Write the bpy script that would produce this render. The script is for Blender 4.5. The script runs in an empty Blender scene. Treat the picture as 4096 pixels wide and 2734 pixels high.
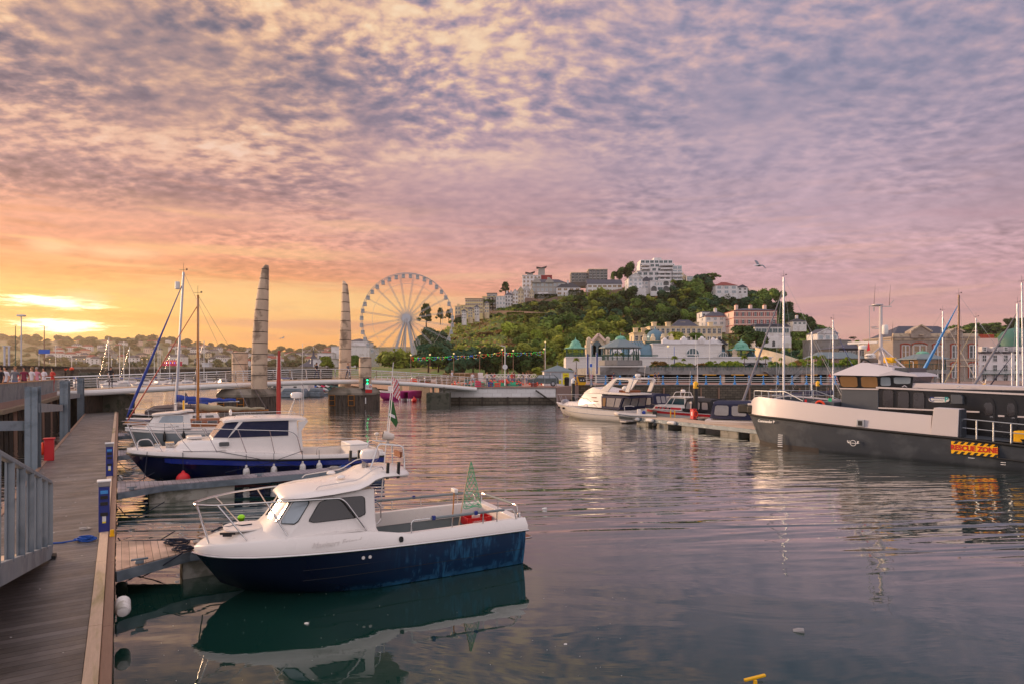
import bpy, bmesh, math, random
from math import sin, cos, pi, radians, sqrt, atan2, tan, atan
from mathutils import Vector, Matrix, noise
random.seed(7)
sc = bpy.context.scene
COL = sc.collection
F = 22/36*4096; CX = 2048.0; HY = 1490.0; CH = 3.55   # lens in photograph pixels, image centre, horizon row, eye height above the water

def lin(h):
    h = h.lstrip('#'); o = []
    for i in (0, 2, 4):
        c = int(h[i:i+2], 16)/255
        o.append(c/12.92 if c <= .04045 else ((c+.055)/1.055)**2.4)
    return (*o, 1)
def at(px, py, D): return Vector(((px-CX)/F*D, D, CH+(HY-py)/F*D))
def wx(px, D): return (px-CX)/F*D
def wz(py, D): return CH+(HY-py)/F*D
def on(px, py, z=0):
    return at(px, py, (CH-z)*F/(py-HY))
class Frame:                       # a thing's own axes: t along its length, lat to its far side, z up
    def __init__(s, x, y, a): s.x, s.y, s.a = x, y, radians(a); s.c, s.s = cos(s.a), sin(s.a)
    def loc(s, px, py, lat=0):
        k = (px-CX)/F
        # (x + t c - lat s) = k (y + t s + lat c)
        t = (k*(s.y+lat*s.c)-s.x+lat*s.s)/(s.c-k*s.s)
        D = s.y+t*s.s+lat*s.c
        return t, lat, CH+(HY-py)/F*D
    def tz(s, px, py, lat=0): q = s.loc(px, py, lat); return q[0], q[2]

# ---------------------------------------------------------------- mesh builder
class MB:
    def __init__(s): s.v = []; s.f = []; s.m = []; s.k = 0
    def mat(s, k): s.k = k; return s
    def add(s, vs, fs):
        b = len(s.v); s.v += [tuple(p) for p in vs]
        for f in fs: s.f.append([i+b for i in f]); s.m.append(s.k)
        return s
    def box(s, x0, y0, z0, x1, y1, z1):
        return s.add([(x0,y0,z0),(x1,y0,z0),(x1,y1,z0),(x0,y1,z0),(x0,y0,z1),(x1,y0,z1),(x1,y1,z1),(x0,y1,z1)],
                     [(0,3,2,1),(4,5,6,7),(0,1,5,4),(1,2,6,5),(2,3,7,6),(3,0,4,7)])
    def cbox(s, c, sz, R=None):
        hx, hy, hz = sz[0]/2, sz[1]/2, sz[2]/2
        vs = [Vector(q) for q in ((-hx,-hy,-hz),(hx,-hy,-hz),(hx,hy,-hz),(-hx,hy,-hz),(-hx,-hy,hz),(hx,-hy,hz),(hx,hy,hz),(-hx,hy,hz))]
        if R is not None: vs = [R @ q for q in vs]
        c = Vector(c)
        return s.add([q+c for q in vs], [(0,3,2,1),(4,5,6,7),(0,1,5,4),(1,2,6,5),(2,3,7,6),(3,0,4,7)])
    def bar(s, a, b, w, h=None, up=(0,0,1)):
        a, b = Vector(a), Vector(b); h = h or w; d = b-a; L = d.length
        if L < 1e-6: return s
        d.normalize(); u = Vector(up)
        if abs(d.dot(u)) > .98: u = Vector((1,0,0))
        x = d.cross(u).normalized(); z = x.cross(d)
        vs = []
        for p in (a, b):
            for (i, j) in ((-1,-1),(1,-1),(1,1),(-1,1)): vs.append(p+x*(i*w/2)+z*(j*h/2))
        return s.add(vs, [(0,1,2,3),(4,7,6,5),(0,4,5,1),(1,5,6,2),(2,6,7,3),(3,7,4,0)])
    def tube(s, pts, r, n=6, caps=True):
        pts = [Vector(p) for p in pts]; N = len(pts)
        if not hasattr(r, '__len__'): r = [r]*N
        rings = []; prev = None
        for i, p in enumerate(pts):
            d = (pts[min(i+1,N-1)]-pts[max(i-1,0)])
            if d.length < 1e-9: d = Vector((0,0,1))
            d.normalize()
            if prev is None:
                u = Vector((0,0,1)) if abs(d.z) < .9 else Vector((1,0,0))
                x = d.cross(u).normalized()
            else:
                x = prev-d*prev.dot(d)
                x = x.normalized() if x.length > 1e-6 else d.orthogonal().normalized()
            prev = x; y = d.cross(x)
            rings.append([p+(x*cos(2*pi*k/n)+y*sin(2*pi*k/n))*r[i] for k in range(n)])
        return s.loft(rings, True, caps, caps)
    def loft(s, rings, closed=True, c0=True, c1=True):
        n = len(rings[0]); vs = [p for R in rings for p in R]; fs = []
        for i in range(len(rings)-1):
            for j in range(n if closed else n-1):
                a = i*n+j; b = i*n+(j+1) % n
                fs.append((a, b, b+n, a+n))
        if c0: fs.append(tuple(range(n-1, -1, -1)))
        if c1: fs.append(tuple(range((len(rings)-1)*n, len(rings)*n)))
        return s.add(vs, fs)
    def lathe(s, prof, c=(0,0,0), n=12, sx=1, sy=1):
        return s.loft([[(c[0]+r*sx*cos(2*pi*k/n), c[1]+r*sy*sin(2*pi*k/n), c[2]+z) for k in range(n)] for r, z in prof])
    def sphere(s, c, r, n=10, m=6, sz=1):
        return s.lathe([(max(r*sin(pi*i/m), r*.02), -r*cos(pi*i/m)*sz) for i in range(m+1)], c, n)
    def prism(s, poly, y0, y1, ax='y'):
        def P(a, b, h): return (a, h, b) if ax == 'y' else ((h, a, b) if ax == 'x' else (a, b, h))
        n = len(poly); vs = [P(a, b, y0) for a, b in poly]+[P(a, b, y1) for a, b in poly]
        return s.add(vs, [tuple(range(n)), tuple(range(2*n-1, n-1, -1))]+[(i, i+n, (i+1) % n+n, (i+1) % n) for i in range(n)])
    def quad(s, *p): return s.add(p, [tuple(range(len(p)))])
    def roof(s, x0, y0, x1, y1, z, h, hip=0., ov=.3):
        x0 -= ov; y0 -= ov; x1 += ov; y1 += ov
        if x1-x0 >= y1-y0:
            ym = (y0+y1)/2; k = hip*(y1-y0)/2; vs = [(x0,y0,z),(x1,y0,z),(x1,y1,z),(x0,y1,z),(x0+k,ym,z+h),(x1-k,ym,z+h)]
            return s.add(vs, [(0,1,5,4),(2,3,4,5),(3,0,4),(1,2,5),(0,3,2,1)])
        xm = (x0+x1)/2; k = hip*(x1-x0)/2; vs = [(x0,y0,z),(x1,y0,z),(x1,y1,z),(x0,y1,z),(xm,y0+k,z+h),(xm,y1-k,z+h)]
        return s.add(vs, [(1,2,5,4),(3,0,4,5),(0,1,4),(2,3,5),(0,3,2,1)])
    def mesh(s, name, mats, ang=35, fix=True):
        me = bpy.data.meshes.new(name); me.from_pydata(s.v, [], s.f)
        for m in (mats if isinstance(mats, (list, tuple)) else [mats]): me.materials.append(M[m] if isinstance(m, str) else m)
        me.polygons.foreach_set('material_index', s.m)
        me.update()
        if fix:
            bm = bmesh.new(); bm.from_mesh(me); bmesh.ops.recalc_face_normals(bm, faces=bm.faces); bm.to_mesh(me); bm.free()
        if ang:
            me.polygons.foreach_set('use_smooth', [True]*len(me.polygons)); me.set_sharp_from_angle(angle=radians(ang))
        return me
    def build(s, name, mats, parent=None, loc=(0,0,0), rz=0, ang=35, bev=0, fix=True, **tags):
        o = bpy.data.objects.new(name, s.mesh(name, mats, ang, fix)); COL.objects.link(o)
        o.location = loc; o.rotation_euler = (0, 0, rz)
        if parent: o.parent = parent
        if bev:
            b = o.modifiers.new('b', 'BEVEL'); b.width = bev; b.segments = 2; b.limit_method = 'ANGLE'; b.angle_limit = radians(40)
        for k, v in tags.items(): o[k] = v
        return o
LABELS = set()
def thing(name, label, cat, loc=(0,0,0), rz=0, group=None, kind=None):
    o = bpy.data.objects.new(name, None); COL.objects.link(o); o.empty_display_size = .1
    o.location = loc; o.rotation_euler = (0, 0, rz)
    return tag(o, label, cat, group, kind)
def tag(o, label, cat, group=None, kind=None):
    o['label'] = label; o['category'] = cat
    if group: o['group'] = group
    if kind: o['kind'] = kind
    if not group and label in LABELS: print('DUP LABEL', label)
    n = len(label.split())
    if n > 16 or n < 4: print('LABEL LEN', n, label)
    LABELS.add(label)
    return o
def struct(o): o['kind'] = 'structure'; return o
KIDS = {}
def tree_copy(o, parent=None):
    c = o.copy(); COL.objects.link(c)
    if parent: c.parent = parent
    for ch in list(o.children): tree_copy(ch, c)
    return c
def dup(o, loc, rz, label, scale=None, group=None):
    c = tree_copy(o); c.location = loc; c.rotation_euler = (0, 0, rz)
    if scale is not None: c.scale = (scale,)*3 if not hasattr(scale, '__len__') else scale
    c['label'] = label
    if group: c['group'] = group
    return c
ORD = ['first','second','third','fourth','fifth','sixth','seventh','eighth','ninth','tenth','eleventh','twelfth','thirteenth','fourteenth','fifteenth','sixteenth','seventeenth','eighteenth','nineteenth','twentieth']
TEN = ['','','twenty','thirty','forty','fifty','sixty','seventy','eighty','ninety']
def ordn(i, n=None):
    if n and i == n-1 and n > 1: return 'rightmost'
    if i == 0: return 'leftmost'
    if i < 20: return ORD[i]+' from left'
    if i >= 99: return 'one hundred and '+ordn(i-100).replace('leftmost','first from left')
    i += 1
    return (TEN[i//10][:-1]+'ieth' if i % 10 == 0 else TEN[i//10]+'-'+ORD[i % 10-1])+' from left'
def text_mesh(name, txt, size, mat, parent, loc, rot, depth=.004, bold=0., shear=0., sx=1., align='CENTER'):
    cu = bpy.data.curves.new(name, 'FONT'); cu.body = txt; cu.size = size; cu.extrude = depth; cu.offset = bold; cu.shear = shear
    cu.align_x = align; cu.align_y = 'CENTER'; cu.resolution_u = 3
    o = bpy.data.objects.new(name, cu); COL.objects.link(o)
    dg = bpy.context.evaluated_depsgraph_get(); me = bpy.data.meshes.new_from_object(o.evaluated_get(dg))
    bpy.data.objects.remove(o); me.materials.clear(); me.materials.append(M[mat])
    o = bpy.data.objects.new(name, me); COL.objects.link(o)
    o.location = loc; o.rotation_euler = rot; o.scale = (sx, 1, 1)
    if parent: o.parent = parent
    return o

# ---------------------------------------------------------------- node helper
class NT:
    def __init__(s, tree): s.t = tree; s.n = tree.nodes; s.l = tree.links
    def new(s, ty, **kw):
        n = s.n.new(ty)
        for k, v in kw.items(): setattr(n, k, v)
        return n
    def put(s, sock, v):
        if isinstance(v, bpy.types.NodeSocket): s.l.new(v, sock)
        elif v is not None: sock.default_value = v
    def m(s, op, a, b=None, c=None, clamp=False):
        n = s.new('ShaderNodeMath', operation=op, use_clamp=clamp)
        s.put(n.inputs[0], a); s.put(n.inputs[1], b); s.put(n.inputs[2], c); return n.outputs[0]
    def mix(s, f, a, b, mode='MIX'):
        n = s.new('ShaderNodeMix', data_type='RGBA', blend_type=mode)
        s.put(n.inputs[0], f); s.put(n.inputs[6], a); s.put(n.inputs[7], b); return n.outputs[2]
    def sstep(s, x, a, b, lo=0., hi=1.):
        n = s.new('ShaderNodeMapRange', interpolation_type='SMOOTHSTEP')
        s.put(n.inputs[0], x); s.put(n.inputs[1], a); s.put(n.inputs[2], b); s.put(n.inputs[3], lo); s.put(n.inputs[4], hi); return n.outputs[0]
    def noise(s, vec, scale, det=3, rough=.5, dist=0., dim='3D'):
        n = s.new('ShaderNodeTexNoise', noise_dimensions=dim)
        s.put(n.inputs['Vector'], vec); s.put(n.inputs['Scale'], scale); s.put(n.inputs['Detail'], det)
        s.put(n.inputs['Roughness'], rough); s.put(n.inputs['Distortion'], dist); return n.outputs[0]
    def xyz(s, v): n = s.new('ShaderNodeSeparateXYZ'); s.put(n.inputs[0], v); return n.outputs
    def vec(s, x, y, z): n = s.new('ShaderNodeCombineXYZ'); s.put(n.inputs[0], x); s.put(n.inputs[1], y); s.put(n.inputs[2], z); return n.outputs[0]
    def ramp(s, f, stops, mode='LINEAR'):
        n = s.new('ShaderNodeValToRGB'); cr = n.color_ramp; cr.interpolation = mode
        while len(cr.elements) < len(stops): cr.elements.new(.5)
        for e, (p, c) in zip(cr.elements, stops): e.position = p; e.color = lin(c) if isinstance(c, str) else (c, c, c, 1)
        s.put(n.inputs[0], f); return n.outputs[0]

# ---------------------------------------------------------------- world: evening sky with broken altocumulus
SUN_AZ = atan(-1848/F)+radians(1.); SUN_EL = radians(4.5)
def make_world():
    w = bpy.data.worlds.new('World'); sc.world = w; w.use_nodes = True
    T = NT(w.node_tree); T.n.clear()
    d = T.new('ShaderNodeTexCoord').outputs['Generated']
    x, y, z = T.xyz(d)
    h = T.m('SQRT', T.m('ADD', T.m('MULTIPLY', x, x), T.m('MULTIPLY', y, y)))
    t = T.m('DIVIDE', z, T.m('MAXIMUM', h, .001)); t = T.m('MAXIMUM', t, 0.)
    az = T.m('ARCTAN2', x, y)
    # closeness to the sun's azimuth, 1 at the sun and 0 at the far right
    dx_ = T.m('ABSOLUTE', T.m('SUBTRACT', az, SUN_AZ))
    a = T.sstep(dx_, .0, 1.15, 1., 0.)
    tt = T.m('MULTIPLY', t, 1.5)
    near = T.ramp(tt, [(0.,'#F7964A'),(.09,'#FDAF5C'),(.15,'#FFC06E'),(.2,'#F7A265'),(.27,'#E99B7E'),(.4,'#CF9A97'),(.62,'#B99294'),(.85,'#A8919C')])
    far = T.ramp(tt, [(0.,'#EBB09E'),(.1,'#E0AAA4'),(.18,'#D4A6AC'),(.32,'#C8A6B2'),(.5,'#A99AB2'),(.7,'#9692AC'),(.9,'#8087A2')])
    mid = T.ramp(tt, [(0.,'#FDAE62'),(.08,'#FFBB6C'),(.14,'#F9AE78'),(.2,'#EDA48B'),(.3,'#D8A2A0'),(.5,'#C49FAA'),(.7,'#B49AB0'),(.9,'#9F93AE')])
    base = T.mix(T.sstep(a, .45, 1.), T.mix(T.sstep(a, .0, .5), far, mid), near)
    # cloud layer coordinates (flat layer seen in perspective)
    zz = T.m('ADD', T.m('MAXIMUM', z, 0.), .20)
    cx = T.m('DIVIDE', x, zz); cy = T.m('DIVIDE', y, zz)
    p = T.vec(cx, cy, 0.)
    warp = T.noise(p, 1.2, 2)
    p1 = T.vec(T.m('ADD', cx, T.m('MULTIPLY', warp, .2)), T.m('ADD', T.m('MULTIPLY', cy, 1.25), T.m('MULTIPLY', warp, .25)), 3.)
    cells = T.noise(p1, 19., 4, .5, .05)
    mids = T.noise(T.vec(T.m('ADD', cx, 7.), cy, 1.), 7.5, 3, .5, .1)
    big = T.noise(T.vec(T.m('MULTIPLY', cx, .75), cy, 5.), 2., 3, .5, .2)
    hi = T.sstep(t, .10, .30); lowk = T.sstep(t, .03, .2)
    cells = T.m('MULTIPLY_ADD', T.m('SUBTRACT', cells, .5), T.sstep(T.noise(T.vec(cx, cy, 9.), 1.7, 2), .36, .62, .45, 1.55), .5)
    mids = T.m('ADD', T.m('MULTIPLY', mids, .62), T.m('MULTIPLY', T.noise(T.vec(T.m('ADD', T.m('MULTIPLY', cx, .9), T.m('MULTIPLY', cy, .5)), T.m('SUBTRACT', T.m('MULTIPLY', cy, 3.2), T.m('MULTIPLY', cx, 1.2)), 6.), 2.6, 4, .6, .5), .38))
    v = T.m('ADD', T.m('MULTIPLY', cells, .44), T.m('ADD', T.m('MULTIPLY', mids, .31), T.m('MULTIPLY', big, .25)))
    # slate masses and bright openings where the bank is thick or thin
    def patch(px, py, rx, ry, amt):
        k = (px-CX)/F; A = atan(k); tv = (HY-py)/F*cos(A)
        ax = T.m('DIVIDE', T.m('SUBTRACT', az, A), rx/F); ay = T.m('DIVIDE', T.m('SUBTRACT', t, tv), ry/F)
        r = T.m('SQRT', T.m('ADD', T.m('MULTIPLY', ax, ax), T.m('MULTIPLY', ay, ay))); return T.sstep(r, 1.3, 0., 0., amt)
    for q in ((160, 330, 520, 200, -.075), (100, 680, 700, 70, -.11), (1150, 770, 620, 90, -.06), (1300, 380, 500, 90, -.03), (2750, 420, 900, 170, -.05), (3900, 300, 700, 380, -.06), (2400, 830, 800, 50, -.04), (450, 120, 500, 90, -.03),
              (1500, 130, 700, 160, .06), (800, 330, 420, 120, .045), (350, 60, 380, 70, .04), (1900, 640, 560, 80, .07), (500, 530, 600, 50, .06), (900, 640, 700, 60, .03), (3100, 520, 700, 60, .03), (300, 860, 500, 40, .05)):
        v = T.m('ADD', v, patch(*q))
    wv = T.m("MULTIPLY_ADD", T.m("SUBTRACT", v, .5), T.m("MULTIPLY", T.sstep(a, .0, .75, 2.3, 3.5), T.sstep(t, .2, .5, .75, 1.)), .5, clamp=True)
    cn = T.ramp(wv, [(.0,'#555C78'),(.22,'#767284'),(.40,'#A88E90'),(.52,'#CBA596'),(.66,'#EFC2A0'),(.85,'#FDD7B0'),(1.,'#FFE4C4')])
    cm = T.ramp(wv, [(.0,'#747B98'),(.25,'#968CA2'),(.45,'#BA9FAA'),(.58,'#D0AFAC'),(.75,'#EEC9AC'),(1.,'#FAD9B8')])
    cf = T.ramp(wv, [(.0,'#737C9C'),(.28,'#9190AA'),(.48,'#AE9FB2'),(.62,'#C4AAB4'),(.80,'#DAB6B8'),(1.,'#E8C4BE')])
    top = T.mix(T.sstep(a, .5, .95), T.mix(T.sstep(a, .0, .5), cf, cm), cn)
    vl = T.m('MULTIPLY_ADD', T.m('SUBTRACT', v, .5), 2.2, 1.)
    lowc = T.mix(1., base, T.vec(vl, vl, vl), 'MULTIPLY')
    c2 = T.mix(hi, T.mix(lowk, base, lowc), T.mix(T.sstep(t, .5, .22, 0., .65), top, lowc))
    # long low streaks
    st = T.noise(T.vec(T.m('MULTIPLY', az, 2.2), T.m('MULTIPLY', t, 26.), 2.), 1.6, 4, .55, .4)
    sm = T.m('MULTIPLY', T.sstep(st, .5, .68), T.m('MULTIPLY', T.sstep(t, .34, .1), T.sstep(t, .0, .03)))
    c3 = T.mix(T.m('MULTIPLY', sm, .7), c2, T.mix(a, lin('#E5B3A8'), lin('#FFC98A')))
    sm2 = T.m('MULTIPLY', T.sstep(st, .46, .30), T.m('MULTIPLY', T.sstep(t, .34, .12), T.sstep(t, .015, .045)))
    c3 = T.mix(T.m('MULTIPLY', sm2, .65), c3, T.mix(a, lin('#BC94A0'), lin('#D98B5E')))
    # sun breaking through slots in the bank
    wob = T.m('MULTIPLY', T.m('SUBTRACT', T.noise(T.vec(T.m('MULTIPLY', az, 6.), T.m('MULTIPLY', t, 30.), 0.), 3., 4, .6), .5), 1.1)
    rag = T.m('MULTIPLY', T.m('SUBTRACT', T.noise(T.vec(T.m('MULTIPLY', az, 9.), T.m('MULTIPLY', t, 60.), 4.), 3.2, 5, .65, .4), .5), 2.6)
    def blob(px, py, rx, ry, wob=wob):
        k = (px-CX)/F; A = atan(k); tv = (HY-py)/F*cos(A)
        ax = T.m('DIVIDE', T.m('SUBTRACT', az, A), rx/F); ay = T.m('DIVIDE', T.m('SUBTRACT', t, tv), ry/F)
        r = T.m('ADD', T.m('SQRT', T.m('ADD', T.m('MULTIPLY', ax, ax), T.m('MULTIPLY', ay, ay))), wob)
        return r
    def addc(c, f, col, mode='MIX'): return T.mix(f, c, col, mode)
    g1 = blob(650, 1230, 1150, 85); c3 = addc(c3, T.sstep(g1, 1.35, .2, 0., .6), lin('#FFCE88'))
    g4 = blob(1150, 1185, 700, 60); c3 = addc(c3, T.sstep(g4, 1.3, .1, 0., .55), lin('#FFD690'))
    g1 = blob(250, 1340, 560, 110); c3 = addc(c3, T.sstep(g1, 1.5, .1, 0., .8), lin('#FFB64E'))
    g5 = blob(180, 1262, 520, 26); c3 = addc(c3, T.sstep(g5, 1.3, .5, 0., .9), lin('#F5A04E'))
    g6 = blob(1300, 1300, 560, 20); c3 = addc(c3, T.sstep(g6, 1.3, .4, 0., .65), lin('#D9947A'))
    g7 = blob(250, 1270, 420, 150); c3 = addc(c3, T.sstep(g7, 1.5, .0, 0., .55), lin('#FFC860'))
    for (px, py, rx, ry) in ((195, 1208, 150, 20), (255, 1302, 120, 22)):
        r = blob(px, py, rx*1.5, ry*1.8, rag); c3 = addc(c3, T.sstep(r, 1.5, .4, 0., .85), lin('#FFD270'))
        r = blob(px, py, rx, ry, rag); c3 = addc(c3, T.sstep(r, 1.25, .35), (2.4, 2.05, 1.3, 1))
    for (px, py, rx, ry) in ((330, 1190, 60, 18), (480, 1010, 90, 16), (210, 985, 50, 18)):
        r = blob(px, py, rx*1.3, ry*1.3); c3 = addc(c3, T.sstep(r, 1.5, .1, 0., .6), lin('#FFDDAA'))
    # the overhead and rear sky, never in frame, is made brighter than the visible sky to fill the shade with soft light
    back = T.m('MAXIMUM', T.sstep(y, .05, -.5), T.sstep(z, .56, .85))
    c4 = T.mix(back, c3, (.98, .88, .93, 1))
    c4 = T.mix(T.sstep(z, -.001, -.02), c4, lin('#3C4040'))
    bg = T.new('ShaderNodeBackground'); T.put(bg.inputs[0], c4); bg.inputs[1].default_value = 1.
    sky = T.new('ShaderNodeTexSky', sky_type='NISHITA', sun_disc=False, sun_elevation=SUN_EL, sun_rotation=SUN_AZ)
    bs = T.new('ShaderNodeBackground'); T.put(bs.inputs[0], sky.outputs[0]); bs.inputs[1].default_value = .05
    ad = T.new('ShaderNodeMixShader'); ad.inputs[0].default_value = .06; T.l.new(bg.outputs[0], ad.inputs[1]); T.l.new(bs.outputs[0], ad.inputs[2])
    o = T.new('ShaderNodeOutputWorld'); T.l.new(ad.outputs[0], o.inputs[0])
    w.cycles.sampling_method = 'MANUAL'; w.cycles.sample_map_resolution = 1024
make_world()
L = bpy.data.lights.new('sun', 'SUN'); L.energy = 4.6; L.angle = radians(12); L.color = (1., .66, .40)
lo = bpy.data.objects.new('sun', L); COL.objects.link(lo)
LA = radians(-62); sd = Vector((sin(LA)*cos(.16), cos(LA)*cos(.16), sin(.16)))
lo.rotation_euler = sd.to_track_quat('Z', 'Y').to_euler()
cam = bpy.data.cameras.new('camera'); cam.lens = 22; cam.sensor_width = 36; cam.shift_y = 123/4096; cam.clip_end = 12000; cam.clip_start = .1
co = bpy.data.objects.new('camera', cam); COL.objects.link(co); co.location = (0, 0, CH); co.rotation_euler = (radians(90), 0, 0); sc.camera = co
vs = sc.view_settings; vs.view_transform = 'Standard'; vs.look = 'None'; vs.exposure = 0; vs.gamma = 1; vs.use_curve_mapping = False
sc.cycles.max_bounces = 6; sc.cycles.diffuse_bounces = 2; sc.cycles.glossy_bounces = 3; sc.cycles.transmission_bounces = 3; sc.cycles.transparent_max_bounces = 6
sc.cycles.volume_bounces = 0; sc.cycles.caustics_reflective = False; sc.cycles.caustics_refractive = False

# ---------------------------------------------------------------- materials
M = {}
def mk(name, col, rough=.6, metal=0., var=.12, vs=3., bump=0., bs=20., col2=None, c2s=1.5, c2lo=.5, c2hi=.65, spec=.5, emit=None, estr=1., sc3=(1,1,1), coat=0., alpha=None, rnd=0.):
    m = bpy.data.materials.new(name); m.use_nodes = True; T = NT(m.node_tree); b = T.n['Principled BSDF']
    tc = T.new('ShaderNodeTexCoord').outputs['Object']
    if sc3 != (1,1,1):
        mp = T.new('ShaderNodeMapping'); mp.inputs['Scale'].default_value = sc3; T.l.new(tc, mp.inputs[0]); tc = mp.outputs[0]
    c = lin(col)
    if col2: c = T.mix(T.sstep(T.noise(tc, c2s, 4, .6, .3), c2lo, c2hi), c, lin(col2))
    if var:
        n = T.noise(tc, vs, 4, .6); k = T.m('MULTIPLY_ADD', n, 2*var, 1-var)
        if rnd:
            oi = T.new('ShaderNodeObjectInfo'); k = T.m('MULTIPLY', k, T.m('MULTIPLY_ADD', oi.outputs['Random'], 2*rnd, 1-rnd))
        c = T.mix(1., c, T.vec(k, k, k), 'MULTIPLY')
    T.put(b.inputs['Base Color'], c); b.inputs['Roughness'].default_value = rough; b.inputs['Metallic'].default_value = metal
    if 0 < var and rough > .1: T.put(b.inputs['Roughness'], T.m('MULTIPLY_ADD', T.noise(tc, vs*2.3, 3), .25, rough-.125, clamp=True))
    b.inputs['Specular IOR Level'].default_value = spec; b.inputs['Coat Weight'].default_value = coat
    if bump:
        bn = T.new('ShaderNodeBump'); bn.inputs['Strength'].default_value = bump; bn.inputs['Distance'].default_value = .05
        T.put(bn.inputs['Height'], T.noise(tc, bs, 4, .6)); T.l.new(bn.outputs[0], b.inputs['Normal'])
    if emit: b.inputs['Emission Color'].default_value = lin(emit); b.inputs['Emission Strength'].default_value = estr
    if alpha is not None: b.inputs['Alpha'].default_value = alpha
    M[name] = m; return m
def mk_pattern(name, c1, c2, mortar, bw, bh, ms=.02, rough=.8, axis='xz', off=.5, bump=.4, var=.15, msm=.1):
    m = bpy.data.materials.new(name); m.use_nodes = True; T = NT(m.node_tree); b = T.n['Principled BSDF']
    x, y, z = T.xyz(T.new('ShaderNodeTexCoord').outputs['Object'])
    if axis == 'xz':
        # walls of either direction: take whichever horizontal axis the face runs along
        nx, ny, nz = T.xyz(T.new('ShaderNodeTexCoord').outputs['Normal'])
        f = T.m('GREATER_THAN', T.m('ABSOLUTE', nx), T.m('ABSOLUTE', ny))
        h = T.m('ADD', T.m('MULTIPLY', x, T.m('SUBTRACT', 1., f)), T.m('MULTIPLY', y, f)); v = T.vec(h, z, 0.)
    elif axis == 'xy': v = T.vec(x, y, 0.)
    else: v = T.vec(y, x, 0.)
    br = T.new('ShaderNodeTexBrick'); T.put(br.inputs['Vector'], v); br.offset = off
    T.put(br.inputs['Color1'], lin(c1)); T.put(br.inputs['Color2'], lin(c2)); T.put(br.inputs['Mortar'], lin(mortar))
    br.inputs['Scale'].default_value = 1.; br.inputs['Brick Width'].default_value = bw; br.inputs['Row Height'].default_value = bh
    br.inputs['Mortar Size'].default_value = ms; br.inputs['Mortar Smooth'].default_value = msm; br.inputs['Bias'].default_value = 0
    n = T.noise(T.vec(x, y, z), 2.5, 4, .65); k = T.m('MULTIPLY_ADD', n, 2*var, 1-var)
    c = T.mix(1., br.outputs[0], T.vec(k, k, k), 'MULTIPLY'); T.put(b.inputs['Base Color'], c)
    T.put(b.inputs['Roughness'], T.m('MULTIPLY_ADD', n, .3, rough-.15))
    bn = T.new('ShaderNodeBump'); bn.inputs['Strength'].default_value = bump; bn.inputs['Distance'].default_value = .03
    T.put(bn.inputs['Height'], T.m('SUBTRACT', T.m('MULTIPLY', T.noise(T.vec(x, y, z), 14., 3), .5), br.outputs[1])); T.l.new(bn.outputs[0], b.inputs['Normal'])
    M[name] = m; return m
def mk_water():
    m = bpy.data.materials.new('water'); m.use_nodes = True; T = NT(m.node_tree); T.n.clear()
    g = T.new('ShaderNodeNewGeometry').outputs['Position']; x, y, z = T.xyz(g)
    dist = T.m('SQRT', T.m('ADD', T.m('MULTIPLY', x, x), T.m('MULTIPLY', y, y)))
    wx_ = T.m('MULTIPLY', T.m('SUBTRACT', T.noise(g, .11, 2), .5), 7.)
    # wind ripples run across the line of sight; calm water near the quay
    p = T.vec(T.m('ADD', T.m('MULTIPLY', x, .33), T.m('MULTIPLY', wx_, .3)), T.m('ADD', y, T.m('MULTIPLY', x, .10)), 0.)
    swell = T.noise(p, .55, 2, .45, .5)
    chop = T.noise(T.vec(T.m('MULTIPLY', x, .22), T.m('ADD', y, wx_), 4.), 2.6, 3, .55, .3)
    train = T.noise(T.vec(T.m('ADD', T.m('MULTIPLY', x, .16), T.m('MULTIPLY', wx_, .12)), T.m('ADD', y, T.m('MULTIPLY', x, -.12)), 2.), 1.9, 1, .4, .6)
    band = T.m('MULTIPLY', T.sstep(dist, 11., 17.), T.sstep(dist, 60., 26.))
    fine = T.noise(T.vec(T.m('MULTIPLY', x, .5), y, 9.), 9., 2, .5)
    patch = T.sstep(T.noise(T.vec(T.m('MULTIPLY', x, .5), y, 1.), .07, 2), .38, .6)
    far = T.sstep(dist, 11., 32.)
    amp = T.m('MULTIPLY', far, T.m('MULTIPLY_ADD', patch, .75, .25))
    hgt = T.m('ADD', T.m('MULTIPLY', train, T.m('MULTIPLY', band, .055)), T.m('MULTIPLY', swell, T.m('MULTIPLY_ADD', far, .045, .034)))
    hgt = T.m('ADD', hgt, T.m('ADD', T.m('MULTIPLY', chop, T.m('ADD', T.m('MULTIPLY_ADD', amp, .034, .002), T.sstep(dist, 35., 110., 0., .07))), T.m('MULTIPLY', fine, T.m('MULTIPLY', amp, .0035))))
    bn = T.new('ShaderNodeBump'); bn.inputs['Strength'].default_value = 1.; bn.inputs['Distance'].default_value = 1.
    T.put(bn.inputs['Height'], hgt)
    df = T.new('ShaderNodeBsdfDiffuse'); df.inputs[0].default_value = (.006, .032, .025, 1)
    gl = T.new('ShaderNodeBsdfGlossy'); gl.inputs['Roughness'].default_value = .02; gl.inputs['Color'].default_value = (1, 1, 1, 1); T.l.new(bn.outputs[0], gl.inputs['Normal'])
    fr = T.new('ShaderNodeFresnel'); fr.inputs[0].default_value = 1.45; T.l.new(bn.outputs[0], fr.inputs['Normal'])
    mx = T.new('ShaderNodeMixShader'); T.put(mx.inputs[0], T.m('MINIMUM', T.m('MAXIMUM', T.m('MULTIPLY_ADD', fr.outputs[0], 2.05, -.075), .01), .95)); T.l.new(df.outputs[0], mx.inputs[1]); T.l.new(gl.outputs[0], mx.inputs[2])
    o = T.new('ShaderNodeOutputMaterial'); T.l.new(mx.outputs[0], o.inputs[0])
    M['water'] = m
mk_water()
mk('gelcoat','#EAE3DD',.3,var=.02,vs=1.5,coat=.3)
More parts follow.
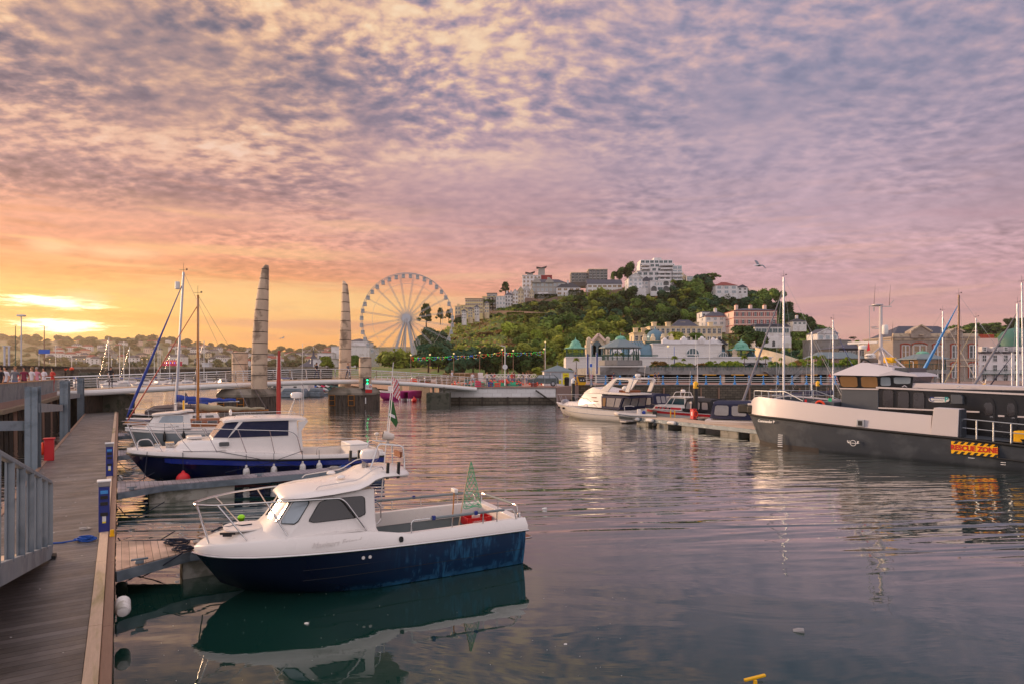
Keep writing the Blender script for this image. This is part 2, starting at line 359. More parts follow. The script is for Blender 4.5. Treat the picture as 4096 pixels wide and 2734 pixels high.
mk('gelcoat_inner','#D9CCC0',.45,var=.08,vs=2)
mk('white_paint','#E8E4E0',.5,var=.08,vs=1.2)
mk('deck_grey','#7E8688',.7,var=.12,vs=4,bump=.1,bs=60)
mk('steel','#C9C6C4',.18,metal=1.,var=.05,vs=5)
mk('alu','#A9ADB2',.42,metal=.6,var=.12,vs=3)
mk('galv','#7C8790',.5,metal=.3,var=.22,vs=2.5,col2='#5E6A74',c2s=1.2)
mk('black_plastic','#17181A',.45,var=.1)
mk('black_rubber','#111213',.6,var=.15)
mk('red_plastic','#D01A20',.4,var=.05)
mk('red_paint','#C8202A',.4,var=.08)
mk('pink_plastic','#E0245E',.45,var=.06)
mk('orange_plastic','#F0542E',.45,var=.06)
mk('yellow_paint','#F4B80E',.45,var=.06)
mk('yellow_sign','#F2E21C',.5,var=.04)
mk('blue_paint','#1E2F7E',.35,var=.08)
mk('blue_canvas','#1F3F96',.75,var=.12,bump=.3,bs=12)
mk('navy_canvas','#141B3D',.75,var=.15,bump=.35,bs=9)
mk('black_canvas','#1B1B20',.75,var=.15,bump=.3,bs=9)
mk('brown_canvas','#4A3F42',.8,var=.12,bump=.3,bs=9)
mk('tan_canvas','#A59A80',.85,var=.14,bump=.5,bs=7)
mk('grey_canvas','#8B8A94',.85,var=.14,bump=.5,bs=7)
mk('pale_blue_paint','#3E8FD6',.5,var=.08)
mk('fender_white','#DCD8D4',.5,var=.12,vs=6,col2='#A9A49A',c2s=5)
mk('rope_dark','#1A2030',.9,var=.3,vs=40)
mk('rope_pale','#B0A8A0',.9,var=.25,vs=40)
mk('rope_blue','#1B4C9C',.9,var=.25,vs=40)
mk('varnish','#B5732A',.3,var=.2,vs=4,sc3=(1,1,.2))
mk('varnish_dark','#8A4A22',.35,var=.2,vs=4)
mk('mast_grey','#B8BCC6',.4,metal=.4,var=.08)
mk('mast_bronze','#6B5348',.45,metal=.4,var=.1)
mk('mast_red','#A8342C',.5,var=.12)
mk('green_net','#18B07A',.7,var=.1)
mk('lime','#A6F01E',.5,var=0)
mk('glass_dark','#161A1E',.06,var=.0,spec=.8)
mk('glass_smoke','#2A2728',.08,var=.3,vs=2.,spec=.8)
mk('glass_teal','#2E4A50',.08,var=.3,vs=1.5,spec=.8)
mk('glass_warm','#8A6A44',.1,var=.35,vs=1.2,spec=.8)
mk('glass_pale','#9AA6AE',.1,var=.3,vs=2.5,spec=.8)
mk('clear_vinyl','#8D8A8A',.12,var=.3,vs=2.5,spec=.8)
mk('antifoul_red','#5A1E26',.6,var=.15)
mk('blue_hull','#0E1440',.22,var=.12,vs=.7,coat=.4,col2='#0A0E2C',c2s=.6)
mk('blue_band','#1A2E86',.25,var=.1,vs=.7,coat=.4)
mk('wheel_grey','#B6B6BC',.5,var=.1,vs=1.)
mk('grey_hull','#8D9499',.35,var=.1)
mk('pink_hull','#B3307C',.35,var=.15)
mk('vessel_black','#383E47',.45,var=.2,vs=1.1,col2='#4A5058',c2s=.9)
mk('house_black','#17181B',.3,var=.15,vs=1.1)
mk('faint_letter','#E0D8D2',.4,var=0)
mk('vessel_grey','#4C525A',.5,var=.16,vs=1.5)
mk('vessel_alu','#C9C2C4',.5,metal=.15,var=.05,vs=1.)
mk('rust','#443F3E',.8,var=.25)
mk('life_ring','#F0481E',.5,var=.05)
mk('concrete','#8F8578',.85,var=.2,vs=1.5,bump=.3,bs=8,col2='#6B6457',c2s=.9)
mk('concrete_warm','#D2B89E',.85,var=.16,vs=1.2,bump=.25,bs=6,col2='#947F6C',c2s=.7)
mk('concrete_grey','#8A8A88',.85,var=.16,vs=1.,bump=.25,bs=6,col2='#6E6E6C',c2s=.5)
mk('algae_concrete','#57554A',.8,var=.3,vs=2.,bump=.4,bs=8,col2='#353A2C',c2s=1.6)
mk('float_concrete','#A8A49A',.8,var=.2,vs=2.5,bump=.2,bs=10,col2='#77766A',c2s=2.)
mk('sheet_pile','#5C5148',.85,var=.35,vs=2.2,bump=.4,bs=8,col2='#332E2A',c2s=2.,sc3=(2,2,.5))
mk('wet_timber','#3A3028',.7,var=.4,vs=3.,bump=.5,bs=10,col2='#1E1C16',c2s=2.,sc3=(2,2,.6))
mk('timber_pale','#C9AC92',.7,var=.2,vs=8,bump=.3,bs=30,sc3=(.6,4,4),col2='#A08E64',c2s=.8,c2lo=.52,c2hi=.72)
mk('timber_brown','#8E6F5C',.75,var=.22,vs=8,bump=.3,bs=30,sc3=(.6,4,4))
mk('quay_top','#9A7F74',.9,var=.14,vs=1.2,bump=.15,bs=20)
mk('paving_pink','#A77C70',.9,var=.12,vs=1.)
mk('asphalt','#56545A',.95,var=.12,vs=2)
mk('tar','#35353A',.9,var=.2)
mk('seam','#3A342E',.9,var=.2)
mk('slate','#4A4B58',.7,var=.2,vs=2.,bump=.2,bs=12)
mk('slate_dark','#35363E',.7,var=.2,vs=2.)
mk('tile_red','#8A3F36',.75,var=.2,vs=2.)
mk('lead_roof','#6F7F84',.55,var=.2,vs=2.)
mk('copper_green','#72AE98',.6,var=.14,vs=2.5,col2='#4A8A74',c2s=1.5)
mk('copper_dark','#3C6A60',.6,var=.15,vs=1.5)
mk('green_metal','#1F5048',.5,var=.12)
mk('zinc_curve','#5E7F90',.4,metal=.3,var=.15,vs=2.)
mk('render_white','#E6E2E2',.8,var=.06,vs=.8,col2='#CFC8C4',c2s=.4)
mk('render_cream','#DCC9A8',.8,var=.08,vs=.8,col2='#C4AE8C',c2s=.4)
mk('render_yellow','#D9C58E',.8,var=.1,vs=.8)
mk('render_pink','#E2C4B6',.8,var=.07,vs=.8)
mk('render_grey','#A9A49E',.8,var=.1,vs=.8)
mk('stone_cream','#CDBBA2',.8,var=.14,vs=1.5,col2='#9C8B74',c2s=1.)
mk('brick_grey','#6A625E',.85,var=.12,vs=1.)
mk('panel_red','#8E2228',.6,var=.1)
mk('terracotta','#B0533C',.8,var=.2,vs=6)
mk('shutter_red','#A5484A',.7,var=.08)
mk('shutter_white','#DEDEDC',.6,var=.05)
mk('asphalt_line','#D8D4CC',.8,var=.1)
mk('skin','#C08A6E',.6,var=.05)
mk('hair_dark','#2A1E18',.8,var=.1)
mk('hair_fair','#8F6A44',.8,var=.1)
mk('hair_grey','#9C948C',.8,var=.1)
for n_, c_ in (('cloth_white','#D8D6DC'),('cloth_blue','#5A6E96'),('cloth_red','#C23A34'),('cloth_black','#232229'),('cloth_navy','#2A3150'),('cloth_grey','#6F7078'),('cloth_pink','#D18A9A'),('cloth_tan','#A28C70'),('cloth_maroon','#7A2240')):
    mk(n_, c_, .85, var=.08)
mk('car_green','#22332F',.25,var=.05,coat=.6)
mk('car_silver','#AFAFB2',.3,metal=.4,var=.05)
mk('tyre','#121214',.8,var=.1)
mk('trunk','#4B3A2E',.9,var=.3,vs=2.,bump=.4,bs=10)
mk('hill_soil','#4B5A28',.95,var=.35,vs=.06,bump=.0,col2='#6E6438',c2s=.035,c2lo=.5,c2hi=.6)
mk('cliff','#8F7C72',.9,var=.25,vs=.3,bump=.5,bs=1.)
mk('grass_slope','#5C6E2C',.95,var=.35,vs=.25,col2='#8A6F4E',c2s=.08,c2lo=.48,c2hi=.66,bump=.4,bs=2.)
mk('gull_white','#D9D8DA',.7,var=.05)
mk('gull_grey','#7A7C84',.7,var=.05)
mk('lamp_glow','#FFE9B0',.5,var=0,emit='#FFD890',estr=.7)
mk('amber_glow','#FFB030',.5,var=0,emit='#FFA528',estr=2.6)
mk('green_glow','#20F090',.5,var=0,emit='#18F088',estr=5.)
for n_, c_ in (('bulb_red','#FF3A2A'),('bulb_green','#4CFF5A'),('bulb_blue','#4A7BFF'),('bulb_yellow','#FFE27A')):
    mk(n_, c_, .5, var=0, emit=c_, estr=2.6)
mk('ceiling_glow','#E8A83A',.8,var=.2,vs=.8,emit='#F0A428',estr=.55)
mk('flag_red','#C8283A',.8,var=.05); mk('flag_white','#DAD6D8',.8,var=.05); mk('flag_green','#2E5A2E',.8,var=.05)
mk('sign_blue','#2A62C8',.5,var=.03); mk('ink_white','#F0F0F0',.5,var=0); mk('ink_black','#101010',.6,var=0); mk('ink_red','#C0241E',.5,var=0); mk('ink_navy','#1B3A80',.5,var=0); mk('ink_teal','#2FA3A6',.5,var=0)
mk('copper_pipe','#8A5A3A',.5,var=.2)
mk('lobster_pot','#8A6F4C',.9,var=.35,vs=3.)
mk('sand_stone','#8C7B66',.9,var=.2)
mk_pattern('harbour_stone','#6F6558','#544C42','#3A362E',.7,.32,.03,.9,bump=.6,var=.3)
mk_pattern('white_stone','#EEECEA','#E4E0DE','#CFC8C4',1.1,.42,.02,.8,bump=.3,var=.1)
mk_pattern('rubble','#9A8E88','#7E736E','#BCAE9A',.42,.22,.03,.9,bump=.5,var=.22)
mk_pattern('hill_wall','#A88E80','#8A7468','#6B5A50',.6,.25,.03,.95,bump=.4,var=.25)
mk_pattern('deck_white','#E4DFDA','#DAD4CE','#AFA8A0',40.,.16,.01,.8,bump=.3,var=.08)

def mk_planks(name, w, c1, c2, axis=0, gap=.06, wet=True):
    m = bpy.data.materials.new(name); m.use_nodes = True; T = NT(m.node_tree); b = T.n['Principled BSDF']
    tc = T.new('ShaderNodeTexCoord').outputs['Object']; q = T.xyz(tc); s_ = q[axis]; o_ = q[1-axis]
    k = T.m('DIVIDE', s_, w); fl = T.m('FLOOR', k); fr = T.m('FRACT', k)
    wn = T.new('ShaderNodeTexWhiteNoise', noise_dimensions='1D'); T.put(wn.inputs['W'], fl); r = wn.outputs[0]
    grain = T.noise(T.vec(T.m('MULTIPLY', fl, 3.7), T.m('MULTIPLY', o_, 1.6), T.m('MULTIPLY', s_, 26.)), 2.2, 4, .65)
    c = T.mix(T.m('ADD', T.m('MULTIPLY', r, .55), T.m('MULTIPLY', grain, .5), clamp=True), lin(c1), lin(c2))
    stain = T.sstep(T.noise(tc, 1.1, 4, .6), .4, .68); c = T.mix(T.m('MULTIPLY', stain, .55), c, lin('#34302E'))
    ed = T.m('MINIMUM', fr, T.m('SUBTRACT', 1., fr)); g = T.sstep(ed, 0., gap)
    c = T.mix(g, lin('#191412'), c); T.put(b.inputs['Base Color'], c)
    T.put(b.inputs['Roughness'], T.m('MULTIPLY_ADD', T.noise(tc, 1.7, 4, .65), .5, .18 if wet else .45))
    grooves = T.m('SINE', T.m('MULTIPLY', s_, 2*pi/.012)) if wet else 0.
    bn = T.new('ShaderNodeBump'); bn.inputs['Strength'].default_value = .55; bn.inputs['Distance'].default_value = .012
    T.put(bn.inputs['Height'], T.m('ADD', T.m('ADD', g, T.m('MULTIPLY', grain, .7)), T.m('MULTIPLY', grooves, .08))); T.l.new(bn.outputs[0], b.inputs['Normal'])
    M[name] = m
mk_planks('pontoon_planks', .145, '#454240', '#807A78')
mk_planks('finger_planks', .11, '#B8937E', '#D8B8A2', wet=False)
mk_planks('finger_grey_planks', .11, '#858088', '#A69A9C', wet=False)
mk_planks('hull_planks', .3, '#2E2A28', '#4A4038', axis=0)

def mk_hull_navy():
    # dark blue hull whose wax has worn to chalky blue streaks towards the stern and along the waterline
    m = bpy.data.materials.new('navy_hull'); m.use_nodes = True; T = NT(m.node_tree); b = T.n['Principled BSDF']
    tc = T.new('ShaderNodeTexCoord').outputs['Object']; x, y, z = T.xyz(tc)
    st = T.noise(T.vec(T.m('MULTIPLY', x, 9.), 0., T.m('MULTIPLY', z, 1.3)), 1.6, 5, .7, .3)
    pa = T.noise(T.vec(T.m('MULTIPLY', x, .9), 0., T.m('MULTIPLY', z, 1.2)), 1.7, 3, .6)
    k = T.m('MULTIPLY', T.m('MULTIPLY', T.sstep(st, .42, .66), T.sstep(pa, .38, .54)), T.sstep(x, 2.6, 4.2))
    wl = T.m('MULTIPLY', T.sstep(z, .13, .03), T.m('MULTIPLY', T.sstep(x, 1.6, 3.), T.sstep(T.noise(tc, 5., 4, .7), .35, .65)))
    k = T.m('MAXIMUM', T.m('MULTIPLY', k, .9), T.m('MULTIPLY', wl, .7))
    base = T.mix(T.sstep(x, 1.2, 4.5), lin('#0E162C'), lin('#163050'))
    c = T.mix(k, base, lin('#2D6E96')); T.put(b.inputs['Base Color'], c)
    T.put(b.inputs['Roughness'], T.m('MULTIPLY_ADD', k, .4, .2)); b.inputs['Specular IOR Level'].default_value = .45
    M['navy_hull'] = m
mk_hull_navy()
# ---------------------------------------------------------------- small shape helpers
def interp(tab, x):
    if x <= tab[0][0]: return tab[0][1]
    for (a, p), (b, q) in zip(tab, tab[1:]):
        if x <= b: return p+(q-p)*(x-a)/(b-a)
    return tab[-1][1]
def chaikin(P, it=2, keep=.22):
    for _ in range(it):
        Q = []
        for i in range(len(P)):
            a, b = Vector(P[i]), Vector(P[(i+1) % len(P)])
            Q += [a.lerp(b, keep), a.lerp(b, 1-keep)]
        P = Q
    return P
def panel(mb, poly, nrm, off=.003, th=.006):
    n = Vector(nrm).normalized(); P = [Vector(p) for p in poly]
    a = [p+n*off for p in P]; b = [p+n*(off+th) for p in P]; k = len(P)
    mb.add(a+b, [tuple(range(k)), tuple(range(2*k-1, k-1, -1))]+[(i, (i+1) % k, (i+1) % k+k, i+k) for i in range(k)])
def bil(q, u, v):
    q = [Vector(p) for p in q]; return q[0].lerp(q[1], u).lerp(q[3].lerp(q[2], u), v)
def window(q, uv, parent, glass='glass_smoke', frame='black_rubber', rim=.045, rnd=2, name='window', flip=1, off=.0):
    # a framed pane lying on the quad q (p00, p10, p11, p01)
    q = [Vector(p) for p in q]; n = (q[1]-q[0]).cross(q[3]-q[0]).normalized()
    cc = (q[0]+q[1]+q[2]+q[3])/4; ref = cc-Vector((1,0,0)) if flip == 2 else Vector((cc.x+1., 0, cc.z-.3))
    if n.dot(cc-ref) < 0: n = -n
    P = [bil(q, u, v) for u, v in uv]
    if rnd: P = chaikin(P, rnd, .12)
    c = sum(P, Vector())/len(P)
    fr = MB(); panel(fr, [p+(p-c).normalized()*rim*.5 for p in P], n, .001+off, .008)
    w = fr.build(name, frame, parent, ang=30)
    g = MB(); panel(g, P, n, .006+off, .007); g.build('pane', glass, w, ang=30)
    return w
R1 = [(0,0),(1,0),(1,1),(0,1)]
def arc(p, q, r, n=4): return [Vector(p).lerp(Vector(q), i/n) for i in range(n+1)]
def bend(pts, r=.08, n=4):
    # polyline with rounded corners for tubes
    P = [Vector(p) for p in pts]; out = [P[0]]
    for i in range(1, len(P)-1):
        a, b, c = P[i-1], P[i], P[i+1]; ra = min(r, (b-a).length*.45, (c-b).length*.45)
        s, e = b+(a-b).normalized()*ra, b+(c-b).normalized()*ra
        for k in range(n+1):
            t = k/n; out.append(s*(1-t)**2+b*2*t*(1-t)+e*t*t)
    return out+[P[-1]]
def sag(a, b, d, n=8):
    a, b = Vector(a), Vector(b)
    return [a.lerp(b, i/n)+Vector((0, 0, -d*4*(i/n)*(1-i/n))) for i in range(n+1)]
def sections(ts, half, zt, zc=.02, keel=-.35, rake=.55, chw=.82, bow_len=None, flare=0.):
    L = ts[-1]; bl = bow_len or L*.4; out = []
    for t in ts:
        w = half(t); z = zt(t); e = max(0., 1-t/bl); cz = zc+(z-zc)*.55*e**2; cw = w*(chw-.3*e)
        kz = keel+(z*.25-keel)*e**3
        pts = [(w, z), (w*(.985-.12*e), z*.62+cz*.38), (w*(.95-.2*e), z*.3+cz*.7), (cw, cz-.02), (cw*.5, (cz+kz)*.5-.02), (.0, kz)]
        ring = []
        for (y, q) in pts:
            x = t+rake*max(0, 1-(q-keel)/(z-keel))*max(0., 1-t/bl)**1.5
            ring.append((x, -y, q))
        far = [(x, -y, q) for (x, y, q) in ring[:-1]][::-1]
        out.append(ring+far)
    return out

# ---------------------------------------------------------------- water
mb = MB(); mb.quad((-9000,-300,0),(9000,-300,0),(9000,11000,0),(-9000,11000,0)); struct(mb.build('water','water',ang=0,fix=False))

# ---------------------------------------------------------------- pontoon and fingers
PA = radians(122.1); PO = (-.065, -.041, 0)
PFr = Frame(PO[0], PO[1], 122.1)
pon = thing('pontoon', 'long weathered grey plank pontoon walkway running away beside the timber wall', 'pontoon', PO, PA)
mb = MB(); mb.box(-3, .24, .44, 59, 2.05, .5); mb.build('deck', 'pontoon_planks', pon, bev=.004)
mb = MB()
for i in range(21):
    mb.box(-3+i*3+.006, .1, .36, -3+(i+1)*3-.006, .236, .535+random.uniform(-.003,.003))
mb.build('kerb_board', 'timber_pale', pon, bev=.006)
mb = MB()
for i in range(21): mb.box(-3+i*3+.004, -.01, .2, -3+(i+1)*3-.004, .096, .5)
mb.build('fascia_board', 'timber_brown', pon, bev=.006)
mb = MB(); mb.box(-3, 2.05, .2, 59, 2.16, .52); mb.build('edge_board', 'timber_brown', pon, bev=.006)
mb = MB()
for i in range(15): mb.box(-2+i*4.1, .2, -.4, i*4.1+.6, 1.9, .36)
mb.build('float', 'algae_concrete', pon, bev=.02)
FG = 'finger pontoons along the walkway'
def finger(t, L, hw, label, mats='finger_planks', flare=1.0, fx=1.1, floats=((1.3,2.9),(4.4,6.0))):
    p = (PO[0]+t*cos(PA), PO[1]+t*sin(PA), 0)
    f = thing('finger_pontoon', label, 'pontoon', p, PA-pi/2, FG)
    mb = MB()
    poly = [(.03,-flare),(fx,-hw),(L,-hw),(L,hw),(fx,hw),(.03,flare)]
    mb.prism(poly, .44, .5, 'z'); mb.build('deck', mats, f, bev=.004)
    mb = MB()
    for a, b in zip(poly, poly[1:]): mb.bar((a[0],a[1],.40), (b[0],b[1],.40), .06, .16)
    mb.build('edge_beam', 'galv', f)
    mb = MB()
    for a, b in floats: MB().box(a, -hw+.06, -.35, b, hw-.06, .33).build('float', 'float_concrete', f, bev=.02)

    for (x, y) in ((L*.93, -hw+.07), (L*.55, -hw+.07), (.35, -flare*.8)):
        mb = MB(); mb.bar((x-.06,y,.53),(x+.06,y,.53),.05,.05); mb.bar((x-.12,y,.575),(x+.12,y,.575),.035,.03); mb.build('cleat', 'galv', f, bev=.008)
    return f
fin1 = finger(12.45, 6.4, .38, 'nearest short finger pontoon with pinkish planks beside the navy hulled cabin boat', floats=((1.0,3.0),(4.4,6.0)))
fin2 = finger(19.9, 6.5, .36, 'grey plank finger pontoon alongside the royal blue cabin cruiser', 'finger_grey_planks', floats=((.75,2.9),(5.0,6.4)))
finger(28.3, 6.4, .34, 'further finger pontoon hidden behind the royal blue cabin cruiser', 'finger_grey_planks')
finger(36.8, 6.4, .34, 'furthest finger pontoon beside the blue-covered sailing yacht', 'finger_grey_planks')

# ropes and coils lying on the fingers / deck
def P3(fr, t, lat, z): return (fr.x+t*fr.c-lat*fr.s, fr.y+t*fr.s+lat*fr.c, z)
FA = PA-pi/2
F1 = Frame(PO[0]+12.45*cos(PA), PO[1]+12.45*sin(PA), math.degrees(FA)); F2 = Frame(PO[0]+19.9*cos(PA), PO[1]+19.9*sin(PA), math.degrees(FA))
def coil(name, c, r, turns, mat, label, cat='rope', rad=.011, tail=None):
    rng = random.Random(hash(label) % 999 if 0 else len(label)); pts = []
    for i in range(turns*14):
        a = i/14*2*pi; rr = r*(.55+.45*sin(i*.37)**2)*(1-.25*i/(turns*14))
        pts.append((c[0]+rr*cos(a)*1.3+rng.uniform(-.02,.02), c[1]+rr*sin(a)+rng.uniform(-.02,.02), c[2]+rad+.012*(i/14)+rng.uniform(0,.015)))
    if tail: pts += [(x, y, z) for x, y, z in tail]
    mb = MB(); mb.tube(pts, rad, 5); return tag(mb.build(name, mat), label, cat)
coil('mooring_rope', P3(F1, 1.0, -.35, .5), .16, 4, 'rope_dark', 'black rope coil heaped on the near edge of the nearest finger pontoon', tail=[P3(F1,1.4,-.40,.52),P3(F1,1.75,-.42,.53),(-5.25,10.6,.56),(-5.02,10.05,.70)])
coil('mooring_rope', P3(F1, .95, .18, .5), .2, 5, 'rope_dark', 'dark tangled rope in the middle of the nearest finger pontoon', tail=[P3(F1,1.5,.22,.52),P3(F1,2.0,.25,.52)])
coil('mooring_rope', P3(F1, 1.35, -.02, .5), .15, 3, 'rope_pale', 'pale grey rope lying between the two dark coils', rad=.014)
coil('mooring_rope', P3(F2, 5.9, .02, .5), .18, 4, 'rope_pale', 'pale rope heap near the far end of the grey finger pontoon')
coil('mooring_rope', P3(F2, 6.25, .1, .5), .17, 4, 'rope_blue', 'bright blue rope coil on the end of the grey finger pontoon')
coil('water_hose', P3(PFr, 13.75, .45, .5), .16, 4, 'rope_blue', 'blue hose coiled on the walkway by the nearer service pedestal', cat='hose', rad=.014, tail=[P3(PFr,13.8,.8,.51),P3(PFr,13.9,1.15,.51)])
coil('water_hose', P3(PFr, 14.75, .5, .5), .1, 2, 'rope_pale', 'thin pale hose beside the nearer service pedestal', cat='hose')
for i, (t, r_) in enumerate(((12.0,.05),(13.7,.04),(16.9,.03),(22,.03),(25.5,.03),(28,.03))):
    c = P3(PFr, t, -.05, .44); mb = MB()
    mb.tube([(c[0],c[1],.5),(c[0]+.15,c[1]+.03,.3),(c[0]+.35,c[1]+.05,.22),(c[0]+.55,c[1]+.12,.32),(c[0]+.9,c[1]+.3,.55)], .011, 5)
    tag(mb.build('mooring_rope', 'rope_dark'), 'dark mooring rope looped over the walkway edge, '+ordn(i, 6), 'rope', 'short ropes over the walkway edge')

# barrel fenders hung on the walkway edge
def barrel(t, label, z=.30, s=1.):
    mb = MB(); prof = [(.02,-.22),(.06,-.21)]
    for k in range(4): a = -.18+k*.09; prof += [(.072,a),(.085,a+.035),(.072,a+.08)]
    prof += [(.06,.21),(.02,.22)]
    mb.lathe([(r*s, z_*s) for r, z_ in prof], (0,0,0), 14)
    o = mb.build('fender', 'fender_white', loc=P3(PFr, t, -.10*s, z)); o.rotation_euler = (0, radians(90), PA); return tag(o, label, 'fender', 'white fenders on the walkway edge')
barrel(10.1, 'ribbed white fender on the walkway edge in front of the nearest finger pontoon', .36, 1.15)
barrel(13.4, 'ribbed white fender on the walkway edge behind the nearest finger pontoon', .36, 1.15)
barrel(22.6, 'small white fender on the walkway edge at the bow of the royal blue cruiser', .33, .9)
# service pedestals
def pedestal(t, label):
    r = thing('service_pedestal', label, 'service pedestal', P3(PFr, t, .17, .53), PA, 'blue service pedestals')
    mb = MB(); mb.box(-.1,-.09,0,.1,.09,.86); mb.build('cabinet', 'blue_paint', r, bev=.008)
    mb = MB(); mb.box(-.115,-.1,.86,.115,.1,.95); mb.build('light_cap', 'clear_vinyl', r, bev=.01)
    mb = MB(); mb.box(-.125,-.115,.95,.125,.115,.975); mb.build('lid', 'shutter_white', r, bev=.006)
    for k, z in enumerate((.76,.66,.54,.34)):
        mb = MB(); mb.box(-.116,-.06,z-.035,-.1,.06,z+.03); mb.build('socket', 'black_plastic' if k else 'pale_blue_paint', r, bev=.004)
    mb = MB(); mb.box(-.108,-.03,.2,-.1,.03,.3); mb.build('label_plate', 'shutter_white', r)
    mb = MB(); mb.box(-.109,-.028,.17,-.1,.028,.2); mb.build('warning_sticker', 'yellow_sign', r)
    return r
pedestal(14.3, 'blue service pedestal with black sockets, the nearer one on the walkway edge')
pedestal(21.9, 'blue service pedestal further along the walkway, by the royal blue cruiser')
mb = MB(); c = P3(PFr, 13.9, .04, .5); mb.box(-.05,-.04,0,.05,.04,.03).tube([(0,0,.03),(0,0,.12)],.035,8); tag(mb.build('mooring_cleat','yellow_paint',loc=c,rz=PA,bev=.004),'small yellow mooring cleat on the walkway edge below the nearer pedestal','cleat')
# red fire point on the far side of the walkway
r = thing('fire_point', 'red fire extinguisher cabinet standing on the left edge of the walkway', 'fire point', P3(PFr, 27.1, 2.0, .5), PA)
mb = MB(); mb.box(-.14,-.14,0,.14,.14,.74); mb.build('cabinet','red_paint',r,bev=.02)
mb = MB(); mb.box(-.17,-.17,.74,.17,.17,.79); mb.build('lid','red_paint',r,bev=.02)
mb = MB(); mb.tube([( .0+.17*cos(a),.19,.42+.2*sin(a)) for a in [i*pi/8 for i in range(17)]],.035,6); mb.build('lifebuoy','life_ring',r)

# gangway coming down onto the walkway from the near left
G0 = Vector(P3(PFr, 12.9, .9, .56))
ga = PA+pi                                       # climbs back towards the viewer
gw = thing('gangway', 'galvanised steel gangway with slatted side rail sloping down onto the walkway', 'gangway', G0, ga)
L_ = 7.2; sl = 1.20/6
def gz(x): return x*sl
for sd, nm in ((0, ''), (-1.5, '')):
    mb = MB(); mb.bar((0,sd,.02),(L_,sd,.02+gz(L_)),.07,.22); mb.build('side_girder','galv',gw,bev=.006)
    mb = MB(); mb.bar((-.02,sd,1.17),(L_,sd,1.17+gz(L_)),.06,.06); mb.build('handrail','galv',gw,bev=.01)
    for i in range(8 if sd == 0 else 0):
        x = .03+i*.9
        MB().bar((x,sd,.1+gz(x)),(x-.03,sd,1.15+gz(x)),.08,.03,up=(1,0,0)).bar((x,sd-.03,.1+gz(x)),(x-.03,sd-.03,1.15+gz(x)),.02,.09,up=(1,0,0)).build('baluster','galv',gw)
mb = MB(); mb.add([(0,-1.5,.05),(L_,-1.5,.05+gz(L_)),(L_,0,.05+gz(L_)),(0,0,.05)],[(0,1,2,3)]); mb.add([(0,-1.5,.02),(L_,-1.5,.02+gz(L_)),(L_,0,.02+gz(L_)),(0,0,.02)],[(0,1,2,3)]); mb.build('tread','timber_pale',gw)
mb = MB(); mb.bar((.02,.03,-.03),(.25,.03,-.03),.12,.06); mb.build('roller','black_rubber',gw)

# ---------------------------------------------------------------- navy hulled cabin boat in the foreground
BX, BY, BA = -5.03, 9.9, radians(28)
b1 = thing('cabin_boat', 'white cabin fishing boat with faded navy hull and open cockpit in the foreground', 'boat', (BX, BY, 0), BA)
hb = lambda t: interp([(0,.03),(.08,.22),(.2,.38),(.4,.57),(.7,.74),(1.03,.87),(1.5,.97),(2.2,1.04),(4,1.05),(5.5,1.0)], t)
zr = lambda t: interp([(0,.73),(1.4,.72),(3,.68),(5.5,.65)], t)
zg = lambda t: interp([(0,.82),(.17,.88),(.7,.94),(1.3,.975),(2.55,.965),(2.85,.86),(3.2,.835),(5.5,.85)], t)
ts = [0,.04,.1,.2,.35,.55,.8,1.1,1.5,2,2.6,3.2,4,4.8,5.45]
sec = sections(ts, hb, zr, .03, -.35, .75, .9, 2.6)
mb = MB().loft(sec, False, False, True); mb.build('hull','navy_hull',b1,ang=50)
for zz_, s_ in ((.30,.965),(.46,.98)):
    pts = [(t+ (0 if t>1.5 else .0), -hb(t)*s_*1.003, zz_+.1*max(0,1-t/1.6)) for t in (1.5,2,2.6,3.4,4.2,5.43)]
    mb = MB().tube(pts,.004,5); mb.build('spray_strake','black_rubber',b1)
# topsides between rubbing strake and gunwale
gi = lambda t: max(hb(t)-.05-.05*min(1,t), .01)
rings = []
for t in ts[:-1]+[5.5]:
    w, g = hb(t), gi(t); m_ = (zr(t)+zg(t))/2
    rings.append([(t,-w,zr(t)),(t,-w*.995,m_-.01),(t+.0,-(g+.02),zg(t)-.02),(t,-g,zg(t)),(t,-max(g-.03,0),zg(t)+.005)])
mb = MB().loft(rings, False, False, False)
mb.loft([[(x,-y,z) for x,y,z in R] for R in rings], False, False, False); mb.build('topsides','gelcoat',b1,ang=50)
rub = [(t+(-.02 if t == 0 else 0),-hb(t)-.012,zr(t)) for t in ts[:-1]+[5.5]]
mb = MB().tube(rub+[(5.52,-.9,.65),(5.52,.9,.65)]+[(x,-y,z) for x,y,z in rub][::-1],.022,6); mb.build('rubbing_strake','steel',b1)
# foredeck
rings = []
for t in (0.02,.1,.2,.35,.55,.8,1.1,1.5,2,2.4,2.72):
    g = max(gi(t)-.025,.005); c_ = .11*min(1,t/.9)
    rings.append([(t,g*y,zg(t)+.003+c_*(1-y*y)) for y in (-1,-.8,-.5,-.2,.2,.5,.8,1)])
mb = MB().loft(rings,False,False,False); mb.build('foredeck','gelcoat',b1,ang=50)
mb = MB(); mb.prism(chaikin([(.42,-.3),(.95,-.36),(1.0,0),(.95,.36),(.42,.3)],2), 1.035, 1.055,'z'); mb.build('anchor_hatch','gelcoat',b1,ang=30)
